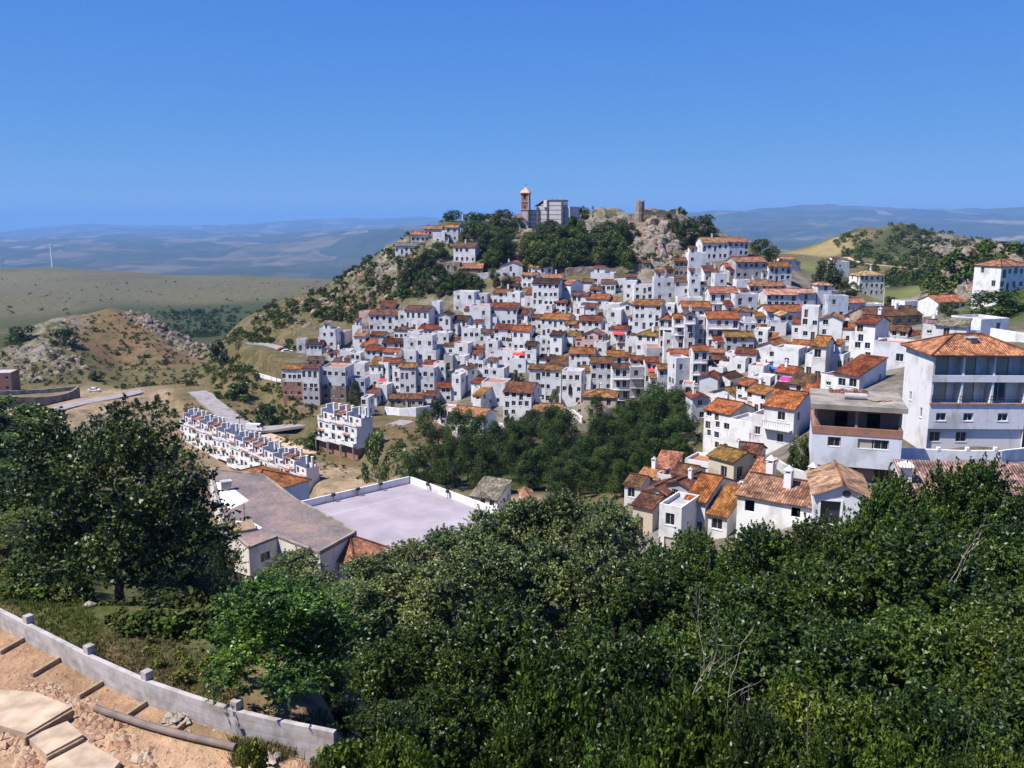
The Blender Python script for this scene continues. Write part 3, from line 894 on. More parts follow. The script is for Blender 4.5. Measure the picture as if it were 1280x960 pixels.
HOUSES = r"""
354 379 461 500 g y 6 4x1|leftmost of the lower left row, raw brick storeys under it|band=477:brick ch=0
379 400 460 506 g b 8 3x2|with grey lower storey, between the brick-footed house and the broad pale house|band=484:wall:g tall
403 433 461 503 f g 10 4x2|broad, pale, brown open frame below, behind the bushy tree|wc=l band=482:wall:n
423 434 457 472 g b 14 1x1|small gable peeping behind the broad pale house of the lower left row|
400 420 413 437 f g 8 2x2|tall, with a grey rooftop room, far left of the village|hut hutc=g
383 402 430 441 s d 6 4x1|low row left of the tall block with the rooftop room|d=4
371 382 426 439 f g 0 1x1|smallest and leftmost at the village edge by the car park|wc=l d=4
420 431 416 431 f g 20 1x1|shaded grey cube touching the right of the tall rooftop-room block|wc=g
411 426 441 452 h b 12 2x1|squat pyramid roof above the lower left row|
425 439 440 456 f g 8 2x1|flat top right of the squat pyramid roof|
439 451 443 462 f d 8 2x2|dark shuttered terraces right of the flat-topped cube|bal=2
384 402 450 460 g b 4 2x1|low roof directly behind the two leftmost lower row houses|
441 453 409 433 f g 12 1x2|upright narrow block left of the pale sloped roof|hut
443 457 420 446 s t 10 1x2|pale sloped roof at the left edge, beneath the narrow upright block|
451 466 432 450 s o 16 1x1|bright orange slope over a shaded front near the left edge|
461 500 393 416 g b 6 5x2|long brown-roofed front at the top left corner of the village|d=9
475 493 383 391 s r 6 2x1|low red terrace topping the long house at the top left corner|d=5
449 462 391 404 f g 8 1x1|plain end wall at the far upper left of the village|wc=k
506 536 388 413 g b 16 4x2|tall-windowed, second along the top row from the left|tall
498 508 391 414 f g 10 1x2|thin link between the two longest top left houses|
540 550 379 404 f g 12 1x3|thin tower-like front in the top row, three windows in a column|
549 563 393 421 G d 14 2x2|gable-fronted, beside the thin tower-like front|
563 584 400 418 g d 20 2x1|shaded right end, right of the gable-fronted house|
567 593 366 392 f g 14 2x1|large plain cube standing at the very top left under the trees|para=.4
594 609 369 388 f g 12 1x1|plain pale cube right of the large one under the trees|wc=l
580 595 387 398 g r 16 1x1|little red roof below the large plain cube|
493 511 412 428 h b 14 2x1|pyramid roof in the middle of the left slope|
510 525 416 442 f g 10 2x2|flat front between the pyramid roof and the long ridge roof|
523 548 411 423 g r 18 2x1|russet gable end facing right, mid left slope|
463 481 419 434 g r 10 1x1|low ridge just under the long top left house|
459 477 409 417 s r 8 3x1|narrow lean-to under the long top left house|d=4
478 505 429 447 g d 8 3x1|long ridge with three windows, centre of the left slope|
457 480 438 457 g r 10 3x1|wide front with three windows, left slope below the orange slope|
480 497 440 457 g o 14 1x1|orange end roof attached to the wide three-windowed front|
462 479 456 482 s y 16 2x2|ochre lean-to with a rooftop room, left slope|hut
479 500 453 478 g r 16 2x2|shaded brown gable wall, left slope above the red awning|
505 521 424 452 f g 10 1x2|stepped front left of centre with a balcony|bal=1
521 541 421 455 f g 12 2x2|blank stepped cube in the centre of the left slope|
540 561 418 443 f g 14 2x2|three small windows, right of the blank stepped cube|
555 570 431 447 s r 14 1x1|dark red lean-to on the crowded left slope|
568 585 431 457 f g 18 1x2|plain upright block with a shaded right end, centre left|
577 601 412 440 f g 14 3x2|big flat-topped block with two rows of windows, upper centre left|hut hx=.5
500 520 459 491 g y 12 3x2|ochre roof and bluish front, lower left slope|wc=l
529 546 455 466 g r 12 2x1|red roof above the six-windowed flat block|
521 543 462 490 f g 12 3x2|flat block with six small windows, lower left slope|wc=l
542 557 456 481 f g 14 2x2|plain flat front right of the six-windowed block|
555 566 446 478 f g 12 1x2|unpainted concrete slot with deep recesses|wc=g bal=2
566 581 447 474 f g 18 1x2|cube between the concrete slot and the dark shaded tower|
569 585 460 488 G b 34 1x2|gable turned left, long shaded side facing the pine wood|
580 602 442 453 s r 14 2x1|thin red strip of roof, centre left|d=5
586 604 452 477 f g 16 3x1|three windows in a line, red rooftop hut|hut hutc=r
565 576 470 500 f g 16 1x1|tall narrow stack topped by a red parapet, near the long retaining wall|
545 564 484 503 g r 10 3x2|upper of two red roofs above the long retaining wall|
527 546 494 511 g r 8 3x2|lower of two red roofs above the long retaining wall|
486 504 498 510 g b 6 2x1|ruinous low shed at the left of the retaining wall|wc=s
507 529 498 511 g b 8 3x1|ruinous long shed at the middle of the retaining wall|wc=c
470 484 483 502 f g 16 1x2|block with a red awning beside the ruinous low shed|cloth=red
456 475 469 485 f g 10 2x1|two dark windows in a wide low front over the bluish house|
474 486 455 481 f g 22 1x2|slim tower with a long shaded right side, lower left slope|
491 500 463 490 f g 24 1x3|narrow strip with three windows one above another|
437 457 475 500 f g 8 3x1|bluish shaded front behind the bushy tree|wc=B
452 461 499 522 f g 12 1x2|square lookout turret at the left end of the retaining wall|
457 471 493 506 s b 14 1x1|small brown roof behind the square lookout turret|
549 565 512 534 f g 22 2x1|low cube at the right end of the retaining wall|
563 604 519 546 g t 26 4x1|long terracotta roof sloping down at the wood's upper left|d=8 ch=0
591 601 494 518 s o 34 1x3|slim tower with a bright orange top above the long terracotta roof|d=7
589 600 478 503 g r 34 1x2|slim red-topped tower behind the orange-topped one|d=6
602 631 480 508 f g 14 2x2|wide plain front left of the four-column corner block|
604 630 462 482 f g 14 3x1|three-windowed terrace house with a ruined tile lean-to|hut hutc=b
629 664 490 532 g b 18 4x4|tall corner block above the wood with four columns of windows|d=10 ch=0
666 702 514 533 g t 6 3x1|low terracotta roof half hidden by pines|d=8
661 682 461 505 g b 10 3x3|left one of the tall joined pair above the low terracotta roof|
681 701 462 507 g y 10 2x3|right one of the tall joined pair above the low terracotta roof|
702 726 466 508 f g 12 3x3|ivy-hung front with a rubble base, right of the tall joined pair|
724 738 463 489 g y 8 1x2|big single window beside the ivy-hung front|
738 765 454 490 g b 4 3x3|brown roof directly above the left end of the beige house|d=8
765 787 460 500 g b 0 2x3|column of shaded balconies above the beige house|bal=3 tall
787 804 461 496 f g -4 1x3|grey stack of balconies beside the wood|wc=g bal=3 tall
728 769 496 523 h t 6 2x1|tile-roofed, alone at the upper edge of the pine wood|wc=c tall
759 787 446 458 g y 4 3x1|long weathered roof over the balcony houses|
788 808 450 460 g r 2 2x1|plain red roof above the grey stack of balconies|
711 742 442 460 g y 8 4x2|long ochre roof, village centre, below the dirty-pink gable|
727 753 418 440 G g 16 3x2|old dirty-pink gable, village centre|wc=k
806 823 452 482 g r 2 2x2|red roof and red awning, above the wood's right end|cloth=red
808 839 437 452 f g 4 1x1|long bare grey wall, no windows but one|wc=g
822 841 461 488 g y 0 2x1|ochre roof right above the wood's right end|wc=l
838 863 443 453 g o 0 2x1|thin orange roof above the narrow stepped lane|
844 861 450 488 f g -14 1x2|bluish side wall along the narrow stepped lane|wc=l
865 883 438 483 g o 0 2x3|orange-roofed balcony house right of the stepped lane|bal=2 tall
884 906 440 455 g t 2 2x1|terracotta roof below the deep balconies|
889 906 449 463 g b 6 1x1|brown roof under the terracotta one below the deep balconies|
823 841 399 436 h o 8 2x3|tall front with paired tall windows under a mottled orange roof|tall bal=1 pitch=26
841 856 398 439 g y 4 1x4|ochre top and stacked verandas, right of the mottled orange roof|bal=2
855 868 393 439 G b 2 1x4|thin gabled front with stacked verandas|bal=1
867 880 398 434 f g 0 1x3|shadowy slot with verandas left of the deep balconies|wc=l bal=2
790 826 381 412 g y 10 4x3|broad ochre roof, blue-shaded front, upper centre|
785 801 396 417 h y 16 2x2|small ochre pyramid below the broad ochre roof|
795 822 419 442 h y 22 2x2|hipped ochre roof turned left, above the long bare grey wall|
763 783 411 428 g r 12 2x1|red roof and red awning, centre of the village|cloth=red
781 797 425 442 f g 10 1x1|plain low front right of the red awning|
757 776 389 412 f g 12 1x1|bare wall with nothing but one tiny opening, upper centre|
774 790 380 404 G p 12 1x2|chapel-like white gable, upper centre|
754 778 382 396 f g 10 3x1|low terrace block left of the chapel-like gable|
724 751 401 423 g r 12 3x2|dark red roof and deep shaded right gap, village centre|
725 744 384 401 g b 14 3x1|brown roof, three small windows, under the orange-red roof|
732 759 373 386 g o 14 2x1|orange-red roof near the top centre|
714 735 369 385 g b 16 2x2|slate-brown roof left of the orange-red one near the top|
737 751 362 371 g b 12 1x1|small brown roof between two higher ones near the top centre|
751 769 353 368 g b 8 3x1|brown roof just under the stone ruins|
767 781 351 366 f g 8 2x1|flat cube right of the brown roof under the stone ruins|
779 795 353 376 f g 6 1x2|two stepped cubes with black coping, top centre|
792 817 358 377 f g 4 3x1|long terrace with black coping, top centre right|
817 842 349 377 f g 2 2x2|lavender front stepped over a white one, top centre right|wc=l hut
738 767 343 358 f g 8 2x1|wide flat front beneath the stone ruins|hut hutc=r
781 796 346 356 g b 4 2x1|lone small brown roof against the hill trees|
727 740 352 366 g b 12 1x1|tiny brown roof left of the wide flat front beneath the ruins|
627 653 331 349 G k 12 1x2|pinkish flat gable at the top left near the rock|wc=l
660 690 334 345 g t 12 3x1|terracotta roof at the top, closest to the rock face|
652 671 344 361 g t 16 2x2|terracotta roof left above the four-storey block|
681 702 347 362 g t 14 4x1|four small openings and terracotta roof behind the four-storey block|
665 698 354 394 g d 13 4x4|four storeys of windows, the biggest block high in the village|d=8 ch=0 fill=1
703 713 355 382 g t 36 1x2|shaded side and terracotta roof right of the four-storey block|d=8
616 638 366 382 g b 14 2x1|brown ridge two rows under the pinkish gable|
626 647 351 360 s b 12 2x1|first lean-to under the pinkish gable|d=4
629 649 357 366 s d 12 3x1|second, darker lean-to under the pinkish gable|d=4
634 650 367 384 f g 16 1x1|blank whitewashed cube left of the four-storey block|
611 646 385 409 g r 12 4x2|long dark red roof and a blank gable, upper left centre|d=8
587 613 384 414 f g 14 2x2|blank wall with a stain, left of the long dark red roof|
651 666 375 392 f g 20 2x1|little cube hugging the left foot of the four-storey block|
644 659 392 404 s r 24 1x1|red shed roof between the long dark red roof and the four-storey block|d=5
664 677 397 414 g r 16 2x2|red roof left of the bright orange ridge|
676 711 399 421 g o 18 2x1|bright orange ridge right below the four-storey block|
695 707 378 394 g r 14 2x2|tiny roof and two windows stuck to the right of the four-storey block|
706 720 405 423 g y 12 1x1|mossy ochre roof above a green gap|
618 639 411 440 g r 12 2x3|vivid red roof, left one of two, middle of the village|
604 618 416 440 g b 12 2x2|russet cap left of the vivid red roof|
598 608 420 440 f g 12 1x2|slim flat front left of the russet cap|
640 662 413 441 g o 20 2x2|vivid orange-red roof, right one of two, middle of the village|
655 669 421 436 g r 20 1x1|russet lean-to right of the vivid orange-red roof|
656 670 432 463 g d 14 1x3|slim front with one dark cap, middle of the village|
669 690 424 443 f g 12 3x1|flat front with black coping, middle of the village|
687 702 419 445 g d 22 1x1|one tall window, mossy dark roof and shaded side|
704 724 419 438 g y 12 2x1|lichen-yellow roof near the old dirty-pink gable|
674 692 448 460 g d 14 1x1|mossy dark roof behind the tall joined pair|
687 712 455 463 s b 12 2x1|brown lean-to running behind the tall joined pair|d=5
637 657 450 466 f g 12 1x1|whitewashed yard wall with a red awning, middle of the village|cloth=red
607 622 428 449 f g 12 1x2|plain front over the walled garden|
877 910 303 327 g t -4 3x2|terracotta roof, leftmost of the top right cluster|d=9 ch=1
910 935 302 322 g t -8 2x2|bluish front and bright left side, highest of the top right cluster|wc=l
860 882 318 345 f g -2 2x2|flat-topped with a pink terrace, left of the top right cluster|hut
919 957 327 350 g t -8 5x2|great weathered front with scattered windows, top right cluster|wc=g d=9 ch=0
906 920 333 350 g o -6 2x1|orange wing on the left of the great weathered front|wc=l
960 989 333 353 g y -8 3x2|ochre roof and balcony doors, right of the great weathered front|
976 994 324 334 g t -14 1x1|outlying, terracotta roof, at the edge of the fields|
886 921 366 393 g t 2 3x2|three tall balcony doors under a tiled sun deck|tall bal=1 hut hutc=t
920 937 352 368 f g 0 1x1|plain cube right of the tiled sun deck|
936 966 357 368 g t -4 3x1|terracotta ridge under the great weathered front|
965 981 357 369 g t -6 2x1|two white windows and terracotta ridge, below the ochre balcony house|
958 996 368 386 g p -4 4x2|long pale tan eaves and shaded front|wc=l
995 1019 366 385 g p -8 1x2|pale tan roof, single window, right of the long pale tan eaves|wc=l
918 946 370 394 f g -2 2x2|grey terrace block right of the three tall balcony doors|wc=l
852 888 384 399 g o 4 4x1|deep orange roof, left of the three tall balcony doors|
861 875 347 370 f g 2 1x2|slim front with a roof terrace in front of the flat pink terrace|hut
883 923 398 436 g o 2 2x3|orange roof over three storeys of deep balconies|bal=3 d=9
922 944 389 409 h y -2 2x2|square pale roof like a pyramid, right centre|
943 961 395 410 g o 2 2x1|orange slope right of the square pyramid roof|
958 1004 389 408 g o -4 3x1|long orange roof behind the pale blue gabled front|
974 992 394 415 G p -2 2x2|gabled front under the long orange roof, right of centre|wc=B
1000 1021 384 425 f g 6 2x3|great blank wall, the brightest in the right half|para=.2
1022 1051 398 436 G t 8 2x3|wide gable right of the great blank wall|
1048 1066 396 412 G r 16 1x1|white gable and red roof behind the wide gable|
1066 1091 404 452 g r 24 2x4|tall white slab with stacked square windows, above the reddish low roof|d=7
1013 1030 432 478 g o 14 1x1|one tall dark door, orange roof, between the blank wall and the mended roof|d=7
988 1013 431 442 g o 14 2x1|low orange roof left of the tall dark door|
966 997 438 463 f g 20 1x1|broad bare wall left of the tall dark door|
906 942 421 440 g y 2 2x2|ochre roof and greyish front below the square pyramid roof|wc=l
918 944 441 461 g r 12 2x1|long red eaves over a deep porch, right centre|
944 977 433 452 G o 22 1x1|two orange slopes and a white gable, right centre|
957 977 455 467 G d 26 1x1|blackened roof with a blue awning, right centre|cloth=blue
911 931 450 468 f g 18 1x1|bare cube left of the red shed, right centre|
934 953 460 484 f g 18 1x1|second bare cube, in front of the blackened roof|
968 993 465 484 g o 28 2x1|lavender front with white piers and an orange slope|wc=l
893 912 471 492 G d 34 1x1|dark brown slope and shaded side, above the mottled tiles|
873 896 471 504 G r 14 1x2|lavender gable wall with a thin red edge, over the stepped tower|wc=l
891 918 491 516 G y 44 3x1|white-spotted orange slope facing left, above the long white wall|
919 934 480 520 g o 40 2x3|upper one of two joined orange roofs above the wall with a balcony|
932 955 490 528 g o 40 3x3|lower one of two joined orange roofs above the wall with a balcony|
851 865 482 524 f g 6 1x3|stepped white tower at the wood's right edge|para=.3
864 885 497 543 G r -6 1x3|lavender front with a red gable beside the stepped tower|wc=l
878 911 514 564 g o 38 3x4|large orange-roofed, many small windows, by the rocky bank|d=8
910 951 530 560 f g 30 2x1|long bare white yard wall joining two big houses|
952 990 508 562 g o 24 1x2|big speckled roof and a balcony across its front|d=9 bal=1 ch=0
917 946 568 594 g b 14 2x1|dark speckled roof and two square windows, nearest below the balcony house|
884 916 572 608 g y 40 1x1|ochre tiles, left of the two square windows|wc=c
855 887 580 600 f g 24 1x1|red-floored terrace left of the ochre-tiled beige house|d=5
582 606 301 309 f g 4 1x1|long low wall-like house above the big white one, left of the church|d=4
482 494 316 322 f g 2 1x1|tiny shed-like cube at the outermost tip of the left shoulder|d=4
812 838 594 616 s t 18 1x1|terracotta slope, upper row of the lower cluster|d=6
838 864 592 612 g b 26 1x1|brown ridge beside the red-floored terrace|wc=l
884 908 642 672 s o 24 1x1|low orange slope under the bright orange roof, by the leaves|d=5
902 924 622 648 f g 24 1x1|small white cube between the bright orange roof and the three-chimney house|
780 800 606 630 g b 24 1x1|old brown roof at the outer left of the lower cluster|wc=l
928 950 606 626 s t 22 1x1|terracotta slope between the two square windows and the three-chimney house|d=5
797 822 597 622 g t 24 1x1|terracotta roof at the left of the lower cluster|
806 832 613 650 G b 30 1x1|brown gable in the middle of the lower cluster|wc=l
832 862 606 640 G b 34 1x1|speckled brown roof, grey wall, behind the bright orange roof|wc=g
856 880 624 674 g o 24 2x2|bright orange roof, the nearest and largest of the lower cluster|d=9
822 850 638 695 f g 24 1x2|bright white yard front below the speckled brown roof|
790 815 632 668 g b 30 1x1|lowest brown roof half covered by the poplars|wc=c
1041 1073 467 492 s r 30 2x1|broad reddish low roof, bright left wall, beside the big balcony block|d=8.5 ch=0 pitch=13
1036 1053 446 466 f g 16 2x1|orange rooftop room, right of the tall dark door|hut hutc=o
1090 1136 432 462 f g 20 2x1|long unpainted block wall behind the big balcony block|wc=l
1088 1152 394 410 g b -14 3x1|long old stable roof, brown, at the foot of the fields|wc=s d=9
1056 1081 378 394 g t -8 3x1|low terracotta roof beside the lamp post|wc=l
1080 1104 382 394 f g -8 3x1|flat white front beside the lamp post|
1034 1059 372 400 f g 2 2x2|bluish shaded block below the square tan tower house|wc=B
1020 1038 356 390 h p -2 1x3|square tan-capped tower house by the dark trees|wc=l
1073 1104 344 371 h p -10 3x3|tan hipped roof, alone near the green field|
1042 1061 328 346 f g -10 1x1|distant pale block left of the lone tan-hipped house|hut
1152 1170 407 424 g g 10 2x1|grey-tiled, small, just behind the great hipped roof's left end|
1168 1207 407 424 s g 14 1x1|grey lean-to roofs behind the great hipped roof|wc=l d=3.5
1130 1170 378 392 f g -16 2x1|long blank white barn wall under the field|d=6
1172 1207 377 390 g t -16 2x1|terracotta barn left of the broad green tree|
1225 1260 402 418 f g -18 1x1|white cube right of the great hipped roof's ridge|
1249 1285 332 364 h t -20 2x2|high at the right border, hipped roof above a grey wing|
843 862 352 370 g b 2 2x1|mottled brown roof right of the lavender stepped front|
846 862 374 394 f g 4 1x2|cube under the mottled brown roof, upper right centre|
880 898 340 356 s b -2 2x1|low brown roof left of the great weathered front|d=5
893 908 344 360 f g -2 1x1|white cube at the left foot of the great weathered front|
862 878 374 388 f g 2 2x1|white terrace behind the deep orange roof|
828 842 382 400 f g 8 1x2|white wall right of the broad ochre roof|
942 959 414 432 f p 10 1x2|ragged white gable-like parapet left of the great blank wall|
958 982 406 420 f g 6 2x1|bluish roof terrace before the pale blue gabled front|wc=l
906 922 444 457 f g 16 1x1|blank cube left of the long red eaves|
988 1006 439 454 f g 14 2x1|plain wall under the low orange roof|
1005 1016 446 472 f g 18 1x1|narrow wall squeezed left of the tall dark door|
986 1012 480 494 s b 14 3x1|low brown shed with pinkish doors, behind the speckled roof|wc=l d=4
1014 1041 488 503 s r 20 1x1|rusty lean-to and white wall at the unfinished house's left corner|d=5
968 986 486 500 f g 22 1x1|magenta awning on its terrace, beside the speckled roof|cloth=magenta
938 962 474 490 f g 16 1x1|plain cube below the two bare cubes, right centre|
952 974 498 512 s b 20 1x1|shed with wooden pergola behind the big speckled roof|d=4
1060 1076 420 446 f g 20 1x2|plain block between the wide gable and the tall slab|
1034 1050 432 452 f g 12 1x2|cube right of the tall dark door's orange roof|
1092 1112 408 420 s b 8 1x1|brown shed roofs under the old stable|wc=c d=5
1112 1134 413 424 g b 10 2x1|small brown roof between the old stable and the block wall|
1062 1084 397 408 g r 6 2x1|red roof behind the tall slab with stacked windows|
870 890 458 474 f g 12 1x2|blank strip right of the orange-roofed balcony house|
885 903 462 478 f g 16 1x1|whitewashed yard wall by the crumbling brown roof|
928 944 406 424 f g 2 2x2|shaded block below the square pyramid roof|wc=l
830 846 410 428 f g 8 1x2|small cube left of the stacked verandas|
770 784 430 446 f g 10 1x1|low cube under the red awning, centre of the village|
640 656 440 456 f g 14 1x2|blank cube over the whitewashed yard wall|
622 640 440 456 f g 14 2x1|low cube between the vivid red roof and the walled garden|
700 716 424 440 f g 14 1x1|white cube beside the mossy dark roof with one tall window|
742 758 430 446 f g 12 1x1|white wall right of the old dirty-pink gable|
756 770 408 428 f g 12 1x1|tall blank strip in the deep shaded gap, village centre|
676 690 382 398 f g 20 1x2|small block tucked behind the red roof left of the bright orange ridge|
716 730 384 402 f g 16 1x2|white strip left of the brown roof with three small windows|
590 606 398 414 f g 16 1x1|white cube under the blank wall with a stain|
552 566 422 440 g b 14 1x2|brown roof above the dark red lean-to, left slope|
608 622 430 446 f g 14 1x1|low white cube left of the walled garden|
505 520 440 456 f g 12 1x1|white step below the balcony front, left slope|
530 545 440 456 f g 12 1x1|white step below the blank stepped cube, left slope|
416 432 452 462 g b 10 1x1|low brown roof behind the shaded gable, lower left|
440 456 456 472 f g 10 1x2|white strip above the bluish front, lower left|
514 536 293 305 g t -6 2x1|bright left side and terracotta roof, outermost on the castle hill's left shoulder|
530 552 286 298 g t 4 2x1|rosy walls, on the castle hill's left shoulder|wc=k
558 573 284 303 g t 6 2x2|grey front and a bright left wall, by the trees on the shoulder|wc=l
541 556 292 305 f g 6 1x1|small bright cube under the rosy house|
494 529 307 318 g g 2 5x1|long low, outermost and lowest on the castle hill's left shoulder|d=6
572 584 281 296 G g 4 1x1|small, half hidden by the trees left of the church|
567 594 308 330 g b 12 3x2|big white with a shaded right end, below the church trees|d=8
575 603 335 350 g t 4 4x1|ruinous stone, terracotta roof, on the hill under the big white one|wc=s
555 575 330 350 f g 4 2x1|roofless stone shell on the hill|wc=s
842 860 326 348 g b -2 2x1|old stone hut with brown roof under the castle rock|wc=s
803 813 328 340 g b 2 1x1|tiny stone hut beneath the castle trees|wc=s d=4
"""

HLIST = []
def build_houses():
    for i, line in enumerate(HOUSES.strip().split('\n')):
        spec, phrase, opts = line.split('|')
        x0, x1, ye, yb, kind, rc, yaw, grid = spec.split()
        x0, x1, ye, yb, yaw = float(x0), float(x1), float(ye), float(yb), float(yaw)
        cols, rows = map(int, grid.split('x'))
        opt = {}
        for o in opts.split():
            k, _, v = o.partition('=')
            opt[k] = v if v else True
        xm = (x0 + x1) / 2
        base = hit(xm, yb, 75)
        Y = base.y
        r0, r1, re = ray(x0, ye), ray(x1, ye), ray(xm, ye)
        if xm > 660 and yaw > 4: yaw += math.degrees(math.atan(re.x)) * .9
        a = rad(yaw)
        w = (r1.x - r0.x) * Y / (math.cos(a) + re.x * math.sin(a))
        h = re.z * Y - base.z
        h = max(h, 2.0)
        st = h / rows
        d = float(opt['d']) if 'd' in opt else min(8.0, max(5.0, w * random.uniform(.8, 1.1)))
        wc = opt.get('wc', 'w')
        if 'band' in opt:
            b_ = opt['band'].split(':')
            zt = ray(xm, float(b_[0])).z * Y - base.z
            opt['band'] = (zt, b_[1] if b_[1] != 'wall' else 'wall', WALLC[b_[2]] if len(b_) > 2 else (1, 1, 1))
            # the window grid belongs to the storeys above the band
        for k in ('bal', 'ch'):
            if k in opt: opt[k] = int(opt[k])
        for k in ('hx', 'para'):
            if k in opt: opt[k] = float(opt[k])
        if wc == 's': opt['wmat'] = 'stone'
        pitch = float(opt.get('pitch', 18 + (i * 37 % 5)))
        if kind == 'f':
            look = f"{WALLW[wc]} flat-roofed house, "
        else:
            look = f"{WALLW[wc]} house, "
        lab = look + phrase
        o = make_house('village_house', (base.x, Y, base.z), -a, w, d, h, kind if not (kind == 'G' and rc in 'k') else 'G', rc if rc != 'k' else 't', lab, wc, cols, rows, 5.0, pitch, i, 'white houses of the hill village', 'tall' in opt, opt)
        HLIST.append((i, lab, round(w, 1), round(h, 1), round(Y), round(st, 1)))
# ------------------------------------------------------------------ particular buildings
def pz(py, Y, px=640):
    return ray(px, py).z * Y

def pxx(px, Y, py=480):
    return ray(px, py).x * Y

def shell(mb, x0, x1, y0, y1, z0, z1, ops=(), m=0, dep=.2, lops=(), rops=()):
    a = mb.facade((x0, y0), (1, 0), x1 - x0, z0, z1, ops, dep, m)
    mb.facade((x1, y0), (0, 1), y1 - y0, z0, z1, rops, dep, m)
    mb.facade((x0, y1), (0, -1), y1 - y0, z0, z1, lops, dep, m)
    mb.facade((x1, y1), (-1, 0), x1 - x0, z0, z1, (), dep, m)
    return a

def wall_line(name, label, pts, h, th, mat, cat='wall', color=(.72, .71, .70), foot=1.5, post=0, group=None, level=None, cap=0):
    """a wall following ground points (world)"""
    c = sum(pts, Vector()) / len(pts)
    mb = MB()
    pos = 0
    prev = None
    n = len(pts)
    hs = h if hasattr(h, '__len__') else [h] * n
    for k, p in enumerate(pts):
        d = pts[min(k + 1, n - 1)] - pts[max(k - 1, 0)]; d.z = 0; d.normalize()
        s = Vector((d.y, -d.x, 0)) * th / 2
        q = p - c
        zt = (level if level is not None else p.z + hs[k]) - c.z
        zb = p.z - foot - c.z
        if prev is not None:
            pos += (Vector((p.x, p.y, 0)) - Vector((pp.x, pp.y, 0))).length
        pp = p
        row = [(q + s, zb), (q + s, zt), (q - s, zt), (q - s, zb)]
        row = [Vector((v.x, v.y, z)) for v, z in row]
        us = pos
        if prev is not None:
            for a in range(3):
                hh = (row[1] - row[0]).length
                uv = [(pu, 0), (pu, 1 if a != 1 else .2), (us, 1 if a != 1 else .2), (us, 0)]
                uv = [(pu, prev[a].z - c.z), (pu, prev[a + 1].z - c.z), (us, row[a + 1].z - c.z), (us, row[a].z - c.z)]
                if a == 1: uv = [(pu, 0.02), (pu, .2), (us, .2), (us, .02)]
                mb.face([prev[a], prev[a + 1], row[a + 1], row[a]], 0, uv)
        else:
            mb.face([row[0], row[3], row[2], row[1]], 0, [(0, 0), (th, 0), (th, 1), (0, 1)])
        prev, pu = row, us
    mb.face([prev[0], prev[1], prev[2], prev[3]], 0, [(0, 0), (0, 1), (th, 1), (th, 0)])
    o = mb.build(name, [mat], None, c, None, color)
    tag(o, label, cat, group)
    return o

